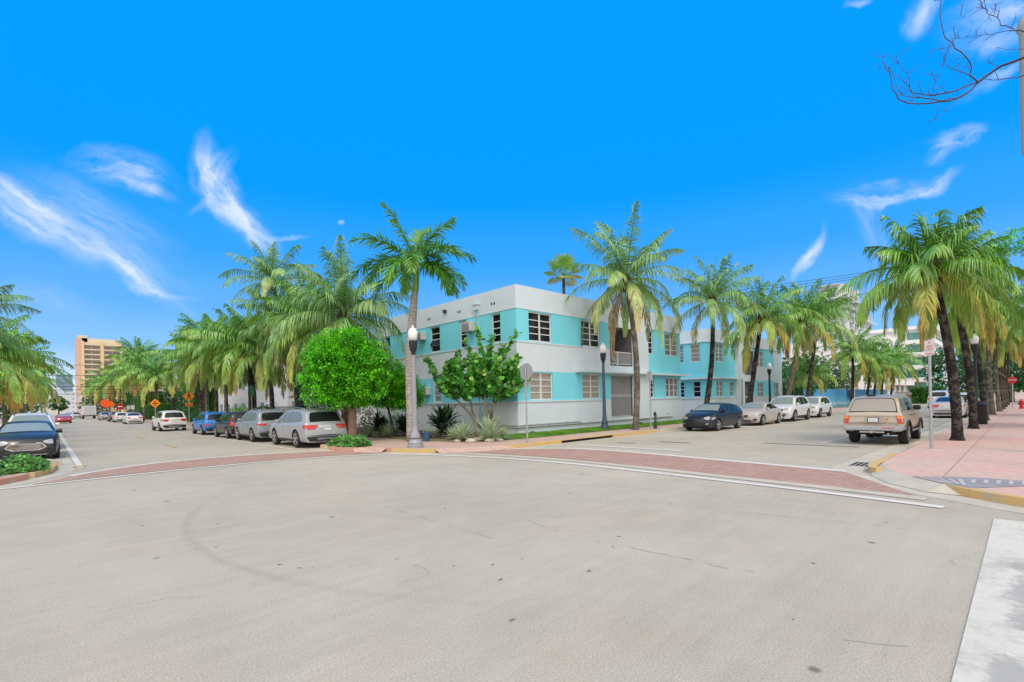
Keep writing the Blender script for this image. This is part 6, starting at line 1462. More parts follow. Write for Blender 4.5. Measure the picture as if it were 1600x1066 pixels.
    def seams(s, xs, z0, parent, z1=None):
        b = MB()
        for sg in (-1, 1):
            for x in xs:
                zz = s.deck(x) - .01 if z1 is None else z1; N = 7
                for i in range(N):
                    za, zb_ = z0 + (zz - z0) * i / N, z0 + (zz - z0) * (i + 1) / N
                    P = [s.D(x - .006, sg * (s.side_y(x, za) + .004), za), s.D(x + .006, sg * (s.side_y(x, za) + .004), za), s.D(x + .006, sg * (s.side_y(x, zb_) + .004), zb_), s.D(x - .006, sg * (s.side_y(x, zb_) + .004), zb_)]
                    b.quad(*(P if sg < 0 else P[::-1]))
        b.build('door_seams', M_SEAM, parent)
    def handles(s, xs, z, ma, parent):
        for sg in (-1, 1):
            for x in xs:
                y = sg * (s.side_y(x, z) + .012); b = MB(); b.box(-.09, .09, -.014, .014, -.016, .016); o = b.build('door_handle', ma, parent); o.location = s.D(x, y, z)

def car(spec, label, cat, loc, rz, col_name, col, group, name='parked_car', detail=True, **k):
    """spec: 'suv' | 'sedan' | 'hatch' | 'coupe' | 'wagon' | 'boxy'"""
    t = thing(name, label, cat, (loc[0], loc[1], 0.006), rz, group); P = paint(col_name, col, k.get('metal', .1))
    glass = k.get('glass', M_CGLASS); fglass = k.get('fglass', M_CGLASSL)
    if spec in ('suv', 'cross'):
        L, W, H, wb, ro, r = k.get('dim', (4.9, 1.95, 1.70, 2.8, 1.08, .37)); q = L / 4.9; hz = H / 1.7
        pf = [(0, .34 * hz), (.0, .62 * hz), (.03, .86 * hz), (.10, 1.02 * hz), (.38, 1.42 * hz), (.50 * q, 1.60 * hz), (1.0 * q, 1.675 * hz), (2.1 * q, 1.70 * hz), (2.85 * q, 1.64 * hz), (3.25 * q, 1.48 * hz), (3.85 * q, 1.09 * hz), (4.35 * q, 1.02 * hz), (4.72 * q, .90 * hz), (L - .04, .74 * hz), (L, .55 * hz), (L, .36 * hz)]
        c = Car(L, W, H, pf, [(0, 1.08 * hz), (2 * q, 1.05 * hz), (3.6 * q, 1.0 * hz), (L, .99 * hz)], wb, ro, r, tumble=.36, zb=.26)
        c.body(P, t)
        zt_ = 1.56 * hz; zb0 = 1.10 * hz
        c.side_patch('side_window', [(.62 * q, 1.16 * hz, .80 * q, 1.40 * hz), (1.10 * q, 1.11 * hz, 1.10 * q, 1.545 * hz), (1.62 * q, 1.09 * hz, 1.62 * q, 1.57 * hz)], glass, t)
        c.side_patch('side_window', [(1.70 * q, 1.09 * hz, 1.70 * q, 1.57 * hz), (2.42 * q, 1.07 * hz, 2.42 * q, 1.565 * hz)], glass, t)
        c.side_patch('side_window', [(2.50 * q, 1.07 * hz, 2.50 * q, 1.56 * hz), (2.9 * q, 1.06 * hz, 2.9 * q, 1.50 * hz), (3.42 * q, 1.05 * hz, 3.14 * q, 1.36 * hz), (3.62 * q, 1.055 * hz, 3.5 * q, 1.12 * hz)], glass, t)
        c.end_patch('rear_window', [(1.10 * hz, -.80, .80), (1.2 * hz, -.83, .83), (1.34 * hz, -.84, .84), (1.46 * hz, -.82, .82), (1.52 * hz, -.78, .78)], k.get('rglass', M_CGLASS), t)
        c.end_patch('windshield', [(1.12 * hz, -.90, .90), (1.25 * hz, -.90, .90), (1.42 * hz, -.88, .88), (1.58 * hz, -.85, .85)], fglass, t, front=True)
        c.end_patch('rear_bumper_trim', [(.30 * hz, -.86, .86), (.48 * hz, -.97, .97)], M_TRIM, t, off=.02)
        c.end_patch('bumper_plate', [(.36 * hz, -.5, .5), (.43 * hz, -.5, .5)], M_BUMPG, t, off=.035)
        tl = k.get('tail', [(.80 * hz, .62, .99), (.93 * hz, .48, .985), (.99 * hz, .46, .96)])
        for sg in (1, -1):
            c.end_patch('taillight', [(z, a * sg, b_ * sg) if sg > 0 else (z, b_ * sg, a * sg) for z, a, b_ in tl], M_TAIL, t, off=.022, n=6)
        c.side_patch('taillight_wrap', [(.02, tl[0][0], .05, tl[-1][0]), (.30, tl[0][0] + .07 * hz, .30, tl[-1][0])], M_TAIL, t, off=.012)
        if k.get('tall_tail'):
            c.side_patch('taillight_pillar', [(.10, 1.0 * hz, .42, 1.42 * hz), (.34, 1.0 * hz, .58, 1.42 * hz)], M_TAIL, t, off=.014)
        c.end_patch('licence_plate', [(.74 * hz, -.17, .17), (.85 * hz, -.17, .17)], M_PLATE, t, off=.03)
        c.end_patch('chrome_strip', [(.90 * hz, -.42, .42), (.935 * hz, -.42, .42)], M_CHROME, t, off=.024)
        gl = c.end_patch('grille', [(.58 * hz, -.42, .42), (.70 * hz, -.55, .55), (.82 * hz, -.55, .55)], M_TRIM, t, front=True, off=.02)
        c.end_patch('lower_grille', [(.34 * hz, -.6, .6), (.48 * hz, -.72, .72)], M_TRIM, t, front=True, off=.02)
        for sg in (1, -1):
            c.end_patch('headlight', [(.74 * hz, min(.58 * sg, .97 * sg), max(.58 * sg, .97 * sg)), (.86 * hz, min(.60 * sg, .95 * sg), max(.60 * sg, .95 * sg))], M_LAMP, t, front=True, off=.022, n=5)
        c.side_patch('sill_trim', [(ro + r * 1.2, c.zb - .01, ro + r * 1.2, .36 * hz), (ro + wb - r * 1.2, c.zb - .01, ro + wb - r * 1.2, .36 * hz)], M_TRIM, t, off=.01, nx=8)
        if k.get('rails', True):
            for sg in (-1, 1):
                b = MB(); x0, x1 = .9 * q, 2.9 * q; y = sg * (c.side_y(1.8 * q, 1.6 * hz) - .10)
                b.tube([c.D(x0, y, c.zt(x0) - .02), c.D(x0 + .12, y, c.zt(x0) + .04), c.D((x0 + x1) / 2, y, H + .035), c.D(x1 - .12, y, c.zt(x1) + .03), c.D(x1, y, c.zt(x1) - .02)], .018, 6); b.build('roof_rail', M_CHROME if k.get('crail', True) else M_TRIM, t, smooth=True)
        c.seams((1.66 * q, 2.46 * q, 3.62 * q), .34, t); c.handles((1.85 * q, 2.65 * q), .93 * hz, P, t); c.mirrors(3.38 * q, 1.08 * hz, P, t)
    elif spec in ('sedan', 'hatch', 'coupe'):
        L, W, H, wb, ro, r = k.get('dim', (4.75, 1.83, 1.46, 2.8, 1.05, .33)); q = L / 4.75; hz = H / 1.46
        if spec == 'hatch':
            pf = [(0, .30), (.0, .60), (.05, .80), (.16, 1.0), (.45 * q, 1.20 * hz), (.75 * q, 1.36 * hz), (1.4 * q, 1.44 * hz), (2.1 * q, 1.46 * hz), (2.75 * q, 1.38 * hz), (3.45 * q, 1.06 * hz), (3.85 * q, .96 * hz), (4.35 * q, .86 * hz), (4.62 * q, .74 * hz), (L - .03, .60), (L, .48), (L, .28)]
        elif spec == 'coupe':
            pf = [(0, .32), (.0, .60), (.04, .84), (.18, .98 * hz), (.75 * q, 1.03 * hz), (1.55 * q, 1.33 * hz), (2.0 * q, 1.42 * hz), (2.3 * q, 1.43 * hz), (2.75 * q, 1.36 * hz), (3.42 * q, 1.02 * hz), (3.9 * q, .97 * hz), (4.4 * q, .87 * hz), (4.64 * q, .75 * hz), (L - .03, .62), (L, .5), (L, .28)]
        else:
            pf = [(0, .32), (.0, .62), (.04, .86), (.16, 1.02 * hz), (.70 * q, 1.07 * hz), (1.25 * q, 1.30 * hz), (1.75 * q, 1.44 * hz), (2.25 * q, 1.46 * hz), (2.75 * q, 1.39 * hz), (3.45 * q, 1.05 * hz), (3.9 * q, .98 * hz), (4.35 * q, .90 * hz), (4.62 * q, .78 * hz), (L - .03, .64), (L, .5), (L, .26)]
        bz = .97 * hz
        c = Car(L, W, H, pf, [(0, bz + .04), (2 * q, bz), (3.4 * q, bz - .03), (L, .93 * hz)], wb, ro, r, tumble=.42, zb=.19, bowf=.24, bowr=.12, kf=.13, kr=.10)
        c.body(P, t)
        if spec == 'hatch':
            c.side_patch('side_window', [(.95 * q, 1.05 * hz, 1.1 * q, 1.22 * hz), (1.62 * q, 1.01 * hz, 1.62 * q, 1.36 * hz)], glass, t)
        elif spec == 'sedan':
            c.side_patch('side_window', [(1.08 * q, 1.05 * hz, 1.2 * q, 1.12 * hz), (1.62 * q, 1.01 * hz, 1.62 * q, 1.33 * hz)], glass, t)
        else:
            c.side_patch('side_window', [(1.15 * q, 1.03 * hz, 1.3 * q, 1.08 * hz), (1.8 * q, 1.0 * hz, 1.8 * q, 1.30 * hz)], glass, t)
        xm = 1.68 * q if spec != 'coupe' else 1.86 * q
        if spec != 'coupe':
            c.side_patch('side_window', [(xm, 1.01 * hz, xm, 1.36 * hz), (2.28 * q, 1.0 * hz, 2.28 * q, 1.37 * hz)], glass, t); xm = 2.35 * q
        c.side_patch('side_window', [(xm, 1.0 * hz, xm, 1.34 * hz), (2.65 * q, .985 * hz, 2.6 * q, 1.31 * hz), (3.15 * q, .98 * hz, 2.95 * q, 1.14 * hz), (3.3 * q, .985 * hz, 3.2 * q, 1.03 * hz)], glass, t)
        rr = [(1.10 * hz, -.84, .84), (1.2 * hz, -.84, .84), (1.3 * hz, -.82, .82), (1.38 * hz, -.76, .76)] if spec != 'hatch' else [(1.06 * hz, -.84, .84), (1.2 * hz, -.84, .84), (1.3 * hz, -.82, .82)]
        c.end_patch('rear_window', rr, k.get('rglass', glass), t)
        c.end_patch('windshield', [(1.06 * hz, -.92, .92), (1.15 * hz, -.91, .91), (1.26 * hz, -.89, .89), (1.36 * hz, -.84, .84)], fglass, t, front=True)
        for sg in (1, -1):
            mm = lambda a, b_: (min(a * sg, b_ * sg), max(a * sg, b_ * sg))
            c.end_patch('taillight', [(.74 * hz, *mm(.60, .98)), (.88 * hz, *mm(.5, .97)), (.92 * hz, *mm(.52, .94))], M_TAIL, t, off=.02, n=5)
            c.end_patch('headlight', [(.61 * hz, *mm(.80, .98)), (.66 * hz, *mm(.62, .97)), (.70 * hz, *mm(.60, .965)), (.75 * hz, *mm(.84, .95))], M_LAMP, t, front=True, off=.02, n=5)
            c.end_patch('fog_lamp_recess', [(.33 * hz, *mm(.66, .93)), (.45 * hz, *mm(.72, .96))], M_TRIM, t, front=True, off=.02, n=4)
            if k.get('fog'): c.end_patch('fog_lamp', [(.36 * hz, *mm(.70, .86)), (.43 * hz, *mm(.74, .90))], M_LAMP, t, front=True, off=.03, n=4)
        c.side_patch('headlight_wrap', [(L - .50, .66 * hz, L - .55, .74 * hz), (L - .06, .60 * hz, L - .16, .72 * hz)], M_LAMP, t, off=.012)
        c.side_patch('taillight_wrap', [(.03, .76 * hz, .08, .9 * hz), (.32, .80 * hz, .30, .9 * hz)], M_TAIL, t, off=.012)
        gr = k.get('grille', 'wide')
        if gr == 'hex':
            c.end_patch('grille', [(.40 * hz, -.44, .44), (.50 * hz, -.68, .68), (.63 * hz, -.60, .60), (.67 * hz, -.50, .50)], M_CHROME, t, front=True, off=.016)
            g2 = c.end_patch('grille_mesh', [(.415 * hz, -.42, .42), (.50 * hz, -.65, .65), (.62 * hz, -.58, .58), (.655 * hz, -.49, .49)], mat('grille_bronze', (.16, .13, .12), .4, .5), t, front=True, off=.024)
            for zz in (.44, .48, .52, .56, .60, .64): c.end_patch('grille_bar', [(zz * hz, -.5, .5), (zz * hz + .007, -.5, .5)], M_CHROME, t, front=True, off=.032)
            c.end_patch('lower_grille', [(.25 * hz, -.5, .5), (.33 * hz, -.58, .58)], M_TRIM, t, front=True, off=.02)
            c.end_patch('lower_lip', [(.22 * hz, -.7, .7), (.245 * hz, -.8, .8)], M_CHROME, t, front=True, off=.03)
        elif gr == 'smile':
            c.end_patch('grille', [(.26 * hz, -.45, .45), (.34 * hz, -.60, .60), (.46 * hz, -.66, .66), (.5 * hz, -.60, .60)], M_TRIM, t, front=True, off=.018)
            c.end_patch('grille_bar', [(.38 * hz, -.62, .62), (.41 * hz, -.64, .64)], P, t, front=True, off=.03)
        elif gr == 'twin':
            for sg in (1, -1):
                c.end_patch('grille', [(.54 * hz, *((.05, .33) if sg > 0 else (-.33, -.05))), (.665 * hz, *((.04, .36) if sg > 0 else (-.36, -.04)))], M_TRIM, t, front=True, off=.022)
            c.end_patch('lower_grille', [(.28 * hz, -.5, .5), (.36 * hz, -.6, .6)], M_TRIM, t, front=True, off=.02)
        else:
            c.end_patch('grille', [(.30 * hz, -.5, .5), (.42 * hz, -.6, .6)], M_TRIM, t, front=True, off=.02)
        c.end_patch('licence_plate', [(.70 * hz if spec != 'hatch' else .66, -.18, .18), (.81 * hz if spec != 'hatch' else .77, -.18, .18)], M_PLATE, t, off=.03)
        c.end_patch('rear_bumper_trim', [(.24 * hz, -.8, .8), (.36 * hz, -.9, .9)], M_TRIM, t, off=.02)
        c.seams(((1.64 * q, 2.32 * q) if spec != 'coupe' else (1.8 * q,)) + (3.25 * q,), .3, t); c.handles(((1.85 * q, 2.5 * q) if spec != 'coupe' else (2.05 * q,)), .84 * hz, P, t); c.mirrors(3.12 * q, .97 * hz, k.get('mirror', P), t)
    c.wheels(t, k.get('rim', M_RIM), k.get('spokes', 5))
    return t, c

NORTH = PI / 2      # nose points up the left street
# --- left street, east side (seen from behind)
GE = 'cars parked along the right kerb of the left street'
car('suv', 'large silver wagon-like SUV parked nearest the corner, red tail lamps', 'car', (8.78, 23.28), NORTH, 'paint_silver', (.36, .375, .395), GE, dim=(4.95, 1.96, 1.70, 2.72, 1.1, .38), rim=M_RIM, glass=mat('side_glass_pale', (.17, .19, .19), .08, spec=.4))
car('suv', 'grey crossover with black rear window, second car from the corner', 'car', (8.6, 29.0), NORTH, 'paint_grey', (.27, .29, .31), GE, dim=(4.55, 1.86, 1.68, 2.6, 1.0, .36), glass=mat('side_glass_pale', (.17, .19, .19), .08, spec=.4), tail=[(.86, .62, .99), (.93, .52, .985), (.96, .5, .96)])
car('suv', 'black car with tall red pillar lamps, third from the corner', 'car', (8.5, 33.55), NORTH, 'paint_black', (.012, .012, .013), GE, dim=(4.5, 1.82, 1.58, 2.55, .98, .34), tall_tail=True, rails=False)
car('suv', 'bright blue small SUV, fourth from the corner', 'car', (8.45, 39.7), NORTH, 'paint_blue', (.015, .17, .55), GE, dim=(4.35, 1.82, 1.56, 2.6, .88, .34), tail=[(.62, .8, .99), (.72, .7, .98), (.76, .7, .96)])
car('suv', 'white compact SUV with black bumper beneath the orange diamond sign', 'car', (7.55, 50.4), NORTH + .03, 'paint_white', (.72, .72, .73), GE, dim=(4.6, 1.88, 1.70, 2.7, .98, .36), rails=False)
car('sedan', 'white sedan beside the dark hedge, nearest of the far parked row', 'car', (8.2, 81), NORTH, 'paint_white', (.72, .72, .73), GE)
car('suv', 'dark car half hidden behind the white sedan of the far row', 'car', (9.2, 88.0), NORTH, 'paint_black', (.012, .012, .013), GE, dim=(4.5, 1.82, 1.6, 2.6, .98, .34), rails=False)
car('suv', 'white hatch-backed car in front of the dark far car', 'car', (8.2, 95), NORTH, 'paint_white', (.72, .72, .73), GE, dim=(4.4, 1.8, 1.55, 2.6, .98, .34), rails=False)
car('suv', 'dark SUV parked with red lamps beyond the white far cars', 'car', (8.2, 103), NORTH, 'paint_dkgrey', (.05, .05, .055), GE, dim=(4.6, 1.85, 1.65, 2.7, .98, .36), rails=False)
car('sedan', 'silver sedan near the orange octagonal sign', 'car', (8.2, 122), NORTH, 'paint_silver', (.36, .375, .395), GE)
car('suv', 'dark red-lamped car next to the silver sedan far down the street', 'car', (8.6, 130), NORTH, 'paint_dkgrey', (.05, .05, .055), GE, dim=(4.6, 1.85, 1.6, 2.7, .98, .36), rails=False)
# --- left street, west side (facing us)
GW = 'cars parked along the left kerb of the left street'
car('sedan', 'dark grey-blue sedan with a wide chrome-edged grille, cut by the left edge', 'car', (-.56, 27.65), -NORTH, 'paint_midnight', (.022, .024, .028), GW, dim=(4.87, 1.86, 1.47, 2.8, 1.05, .34), grille='hex', mirror=M_TRIM, rim=M_RIMD, metal=.1)
car('suv', 'white SUV parked behind the dark sedan', 'car', (-.55, 34.2), -NORTH, 'paint_white', (.72, .72, .73), GW, dim=(4.8, 1.92, 1.78, 2.8, 1.05, .37), crail=False)
car('sedan', 'small red car far down the left kerb', 'car', (1.9, 103), -NORTH, 'paint_red', (.42, .03, .04), 'cars far down the left street')
car('suv', 'pale SUV driving far down the left street', 'car', (3.6, 150), -NORTH, 'paint_white', (.72, .72, .73), 'cars far down the left street', rails=False)
car('suv', 'grey SUV beside the white lorry far down the left street', 'car', (5.4, 165), NORTH, 'paint_silver', (.36, .375, .395), 'cars far down the left street', rails=False)
car('sedan', 'dark sedan far down the street under the round tree', 'car', (4.2, 185), -NORTH, 'paint_dkgrey', (.05, .05, .055), 'cars far down the left street')
# --- right street, north side (facing us)
GR = 'cars parked in front of the turquoise buildings'
car('hatch', 'dark blue-black hatchback with a smiling grille, nearest in front of the turquoise building', 'car', (26.85, 12.02), PI, 'paint_navy', (.009, .011, .024), GR, dim=(4.45, 1.76, 1.47, 2.64, .93, .32), grille='smile', fog=True, rim=M_RIM, metal=.1)
car('coupe', 'silver-beige two-door coupe with twin oval grilles', 'car', (32.75, 11.85), PI, 'paint_champagne', (.50, .45, .42), GR, dim=(4.43, 1.78, 1.42, 2.69, .95, .33), grille='twin', spokes=7)
car('suv', 'white off-road SUV with a black grille between the coupe and the far white SUV', 'car', (38.3, 11.8), PI, 'paint_white', (.72, .72, .73), GR, dim=(4.82, 1.94, 1.78, 2.9, 1.0, .39), crail=False)
car('suv', 'white compact SUV with a dark angular grille, farthest of the four', 'car', (44.9, 11.95), PI, 'paint_white', (.72, .72, .73), GR, dim=(4.5, 1.86, 1.66, 2.68, .95, .36), rails=False)
# --- right street, south side (seen from behind)
GS = 'cars parked along the pink pavement'
car('sedan', 'silver sedan seen from behind between the sign pole and the first palm', 'car', (46.2, 3.72), 0, 'paint_silver2', (.48, .48, .50), GS, dim=(4.9, 1.86, 1.47, 2.85, 1.05, .34))
car('suv', 'white SUV ahead of the silver sedan, showing between the pavement palms', 'car', (53.2, 3.7), 0, 'paint_white', (.72, .72, .73), GS, rails=False)
car('suv', 'dark SUV parked farther along the pink pavement', 'car', (60.0, 3.7), 0, 'paint_dkgrey', (.05, .05, .055), GS, rails=False)
car('suv', 'white van-like car far up the right street just past the tan wagon', 'car', (72, 6.6), 0, 'paint_white', (.72, .72, .73), GS, dim=(5.0, 1.98, 1.95, 3.0, 1.0, .37), rails=False)

# --- the tan wagon
def tan_wagon():
    t = thing('parked_car', 'old beige off-road wagon with boxy tail, orange and red lamps and raised tyres', 'car', (23.05, 3.72, .006), 0, GS); P = paint('paint_tan', (.48, .42, .335), .1)
    L, W, H, wb, ro, r = 4.6, 1.72, 1.74, 2.62, 1.02, .37
    pf = [(0, .52), (0, .90), (.02, 1.02), (.06, 1.10), (.36, 1.58), (.46, 1.68), (.9, 1.735), (2.0, 1.74), (2.55, 1.71), (2.75, 1.64), (3.25, 1.16), (3.4, 1.13), (4.2, 1.07), (4.5, 1.02), (4.58, .9), (L, .75), (L, .5)]
    c = Car(L, W, H, pf, [(0, 1.11), (3, 1.11), (L, 1.12)], wb, ro, r, tumble=.26, zb=.48, bowf=.05, bowr=.03, kf=.04, kr=.02)
    c.body(P, t)
    c.side_patch('side_window', [(.50, 1.18, .66, 1.58), (1.35, 1.17, 1.35, 1.60)], M_CGLASSL, t); c.side_patch('side_window_frame', [(1.36, 1.15, 1.36, 1.61), (1.44, 1.15, 1.44, 1.61)], M_TRIM, t, off=.006)
    c.side_patch('side_window', [(1.46, 1.16, 1.46, 1.60), (2.04, 1.16, 2.04, 1.61)], M_CGLASS, t); c.side_patch('side_window', [(2.12, 1.16, 2.12, 1.61), (2.55, 1.16, 2.50, 1.58), (2.95, 1.17, 2.78, 1.44)], M_CGLASSL, t)
    c.end_patch('rear_window_seal', [(1.125, -.90, .90), (1.3, -.91, .91), (1.5, -.905, .905), (1.615, -.86, .86)], M_TRIM, t, off=.012)
    c.end_patch('rear_window', [(1.15, -.86, .86), (1.3, -.87, .87), (1.5, -.865, .865), (1.58, -.82, .82)], M_CGLASST, t, off=.022)
    c.end_patch('windshield', [(1.2, -.9, .9), (1.4, -.9, .9), (1.6, -.88, .88)], M_CGLASSL, t, front=True)
    for sg in (1, -1):
        mm = lambda a, b_: (min(a * sg, b_ * sg), max(a * sg, b_ * sg))
        tl = c.end_patch('taillight', [(.74, *mm(.84, 1.0)), (1.02, *mm(.84, .995))], M_TAIL, t, off=.022, n=3); c.end_patch('indicator', [(.91, *mm(.84, 1.0)), (1.02, *mm(.84, .995))], M_ORANGE, t, off=.028, n=3)
        c.end_patch('headlight', [(.74, *mm(.62, .95)), (.92, *mm(.62, .95))], M_LAMP, t, front=True, off=.02, n=4)
    c.side_patch('taillight_wrap', [(.0, .74, .0, .91), (.14, .74, .14, .91)], M_TAIL, t, off=.012); c.side_patch('indicator_wrap', [(.0, .91, .0, 1.02), (.14, .91, .14, 1.02)], M_ORANGE, t, off=.012)
    b = MB(); b.box(-.012, .004, -.70, .70, 1.0, 1.008); b.box(-.012, .004, -.70, .70, .735, .743)
    for v in range(len(b.v)): b.v[v] = (b.v[v][0] - L / 2 - .004, b.v[v][1], b.v[v][2])
    b.build('tailgate_seam', M_SEAM, t)
    c.end_patch('plate_panel', [(.77, -.40, .26), (.97, -.40, .26)], mat('tan_panel', (.38, .35, .30), .5), t, off=.014)
    c.end_patch('licence_plate', [(.80, -.20, .14), (.94, -.20, .14)], M_PLATE, t, off=.03); c.end_patch('plate_frame', [(.785, -.23, .17), (.955, -.23, .17)], M_TRIM, t, off=.022)
    text_mesh('plate_number', '––– –––', .08, mat('plate_green', (.08, .22, .14), .6), t, Matrix.Translation((-L / 2 - .045, .03, .87)) @ Matrix.Rotation(-PI / 2, 4, 'Z') @ Matrix.Rotation(PI / 2, 4, 'X'))
    c.end_patch('red_badge', [(.86, -.54, -.44), (.93, -.54, -.44)], mat('badge_orange', (.70, .16, .06), .4), t, off=.026); c.end_patch('door_lock', [(.80, -.34, -.28), (.95, -.34, -.28)], mat('tan_panel', (.38, .35, .30), .5), t, off=.02)
    # bumper, hitch, exhaust, under-body
    b = MB(); b.box(-.13, .06, -.84, .84, .50, .66); b.box(.06, .55, .80, .86, .52, .66); b.box(.06, .55, -.86, -.80, .52, .66)
    for i, v in enumerate(b.v): b.v[i] = (v[0] - L / 2, v[1], v[2])
    b.build('rear_bumper', mat('bumper_silver', (.40, .42, .46), .3, .7), t, bevel=.03)
    b = MB(); b.box(-.135, -.131, -.62, -.30, .58, .62); 
    for i, v in enumerate(b.v): b.v[i] = (v[0] - L / 2, v[1], v[2])
    b.build('bumper_sticker', mat('sticker_red', (.55, .10, .14), .6), t)
    b = MB(); b.box(0, 3.9, -.55, .55, .36, .50); b.tube([(.25, -.8, .42), (.25, .8, .42)], .07, 8); b.lathe([(.12, -.12), (.16, 0), (.12, .12)], (.98, 0, .36), 10, axis='Y'); b.tube([(ro, -.75, r), (ro, .75, r)], .05, 8); b.tube([(ro + wb, -.75, r), (ro + wb, .75, r)], .05, 8)
    for i, v in enumerate(b.v): b.v[i] = (v[0] - L / 2, v[1], v[2])
    b.build('chassis', M_WELL, t)
    b = MB(); b.box(-.17, .1, -.04, .04, .42, .50); b.box(-.1, -.03, -.35, .35, .43, .48); b.tube([(-.06, -.45, .40), (.5, -.45, .40)], .03, 8)
    for i, v in enumerate(b.v): b.v[i] = (v[0] - L / 2, v[1], v[2])
    b.build('tow_hitch', M_CHROME, t)
    b = MB(); b.lathe([(.02, 0), (.14, .01), (.12, .05), (.02, .06)], (.62 - L / 2, .12, 1.695), 12); b.build('roof_antenna', M_TRIM, t, smooth='auto')
    for sg in (-1, 1):
        b = MB(); b.box(ro + .5 - L / 2, ro + wb - .5 - L / 2, sg * .86 - .05, sg * .86 + .05, .42, .46); b.build('side_step', M_METAL, t)
    for sg in (-1, 1):
        for ax in (ro, ro + wb):
            b = MB(); N = 14
            for i in range(N):
                a0, a1 = PI * i / N, PI * (i + 1) / N; R0, R1 = r * 1.12, r * 1.26; X = ax - L / 2; y0, y1 = sg * (W / 2 - .02), sg * (W / 2 + .04)
                p = lambda R, a, y: (X + R * math.cos(a), y, r + R * math.sin(a))
                b.quad(p(R0, a0, y1), p(R0, a1, y1), p(R1, a1, y1), p(R1, a0, y1)); b.quad(p(R1, a0, y0), p(R1, a0, y1), p(R1, a1, y1), p(R1, a1, y0))
            b.build('wheel_arch_flare', mat('flare_dark', (.05, .045, .04), .6), t)
    c.seams((1.4, 2.08, 3.0), .55, t); c.handles((1.55, 2.25), 1.0, M_TRIM, t); c.mirrors(2.88, 1.18, M_TRIM, t, 1.2); c.wheels(t, M_RIM, 6, wd=.25)
tan_wagon()
# --- white lorry far down the left street
t = thing('lorry', 'white box lorry far down the left street', 'lorry', (7.2, 152, .006), NORTH); b = MB(); b.box(-4, 1.6, -1.15, 1.15, .9, 3.0); b.build('cargo_box', mat('lorry_white', (.70, .70, .70), .5), t, bevel=.04); b = MB(); b.box(1.75, 3.4, -1.0, 1.0, .5, 1.5); b.poly([(1.75, -1, 1.5), (3.2, -1, 1.5), (2.9, -1, 2.3), (1.75, -1, 2.3)]); b.poly([(1.75, 1, 2.3), (2.9, 1, 2.3), (3.2, 1, 1.5), (1.75, 1, 1.5)]); b.quad((1.75, -1, 2.3), (2.9, -1, 2.3), (2.9, 1, 2.3), (1.75, 1, 2.3)); b.quad((2.9, -1, 2.3), (3.2, -1, 1.5), (3.2, 1, 1.5), (2.9, 1, 2.3)); b.build('cab', mat('lorry_white', (.70, .70, .70), .5), t)
for x in (-2.6, 2.5):
    for y in (-.98, .98): b = MB(); b.lathe([(.4, -.12), (.45, -.08), (.45, .08), (.4, .12)], (0, 0, 0), 16, axis='Y'); o = b.build('wheel', M_TYRE, t); o.location = (x, y, .45)
b = MB(); b.box(-4.03, -4.0, -1.0, 1.0, 1.0, 2.9); b.build('rear_door', mat('lorry_grey', (.50, .50, .52), .5), t)

# ================================================================== STREET FURNITURE
M_POLEB = mat('lamp_black', (.02, .025, .035), .45, .3)
M_POLEG = mat('lamp_grey', (.30, .31, .35), .5, .2, var=.08)
M_GLOBE = mat('lamp_globe', (.80, .81, .83), .25, spec=.6)
def street_lamp(loc, label, shaft, dark, h=4.85, s=1., base_r=.24):
    t = thing('street_lamp', label, 'street lamp', (*loc, ZW), 0, 'acorn-globe street lamps'); hh = h - ZW
    b = MB(); b.lathe([(base_r, 0), (base_r, .1), (base_r * .93, .12), (base_r * .95, .2), (base_r * .72, .3), (base_r * .74, .34), (base_r * .55, .55), (.10, .72), (.105, .76), (.095, .8)], n=20); b.build('base', shaft, t, smooth='auto')
    b = MB(); b.lathe([(base_r * .735, .345), (base_r * .735, .375)], n=20); b.build('base_ring', dark, t)
    b = MB(); b.lathe([(.095, .8), (.085, 2.2), (.07, hh - 1.05)], n=16); b.build('shaft', shaft, t, smooth='auto')
    b = MB(); b.lathe([(.06, hh - 1.1), (.08, hh - 1.08), (.075, hh - 1.0), (.13, hh - .9), (.145, hh - .78), (.16, hh - .62), (.16, hh - .56)], n=18); b.build('lantern_collar', dark, t, smooth='auto')
    b = MB(); b.lathe([(.12, hh - .56), (.165, hh - .42), (.185, hh - .27), (.175, hh - .2), (.12, hh - .1), (.06, hh - .06)], n=20); b.build('globe', M_GLOBE, t, smooth=True)
    b = MB(); b.lathe([(.06, hh - .06), (.05, hh - .02), (.02, hh), (.008, hh + .06)], n=10); b.build('finial', M_GLOBE, t, smooth=True)
street_lamp((10.05, 15.9), 'grey-shafted street lamp with a white globe on the near corner', M_POLEG, M_POLEB, 4.72, base_r=.3)
street_lamp((21.9, 15.79), 'slim blue-black street lamp beside the tall palm in front of the balcony', mat('lamp_bluegrey', (.05, .09, .14), .45, .3), M_POLEB, 4.85)
street_lamp((42.9, 14.5), 'black street lamp behind the white off-road SUV', M_POLEB, M_POLEB, 4.5)
street_lamp((36.1, 1.9), 'black street lamp squeezed between the pavement palms', M_POLEB, M_POLEB, 4.85)
street_lamp((66.5, 1.8), 'black street lamp farther up the pink pavement', M_POLEB, M_POLEB, 4.8)
street_lamp((-2.6, 76), 'black street lamp at the left edge beside the yellow palms', M_POLEB, M_POLEB, 4.6)
street_lamp((10.9, 133), 'far lamp with a white globe near the orange octagonal sign', M_POLEB, M_POLEB, 4.7)
street_lamp((10.9, 160), 'farthest lamp with a white globe on the left street', M_POLEB, M_POLEB, 4.7)

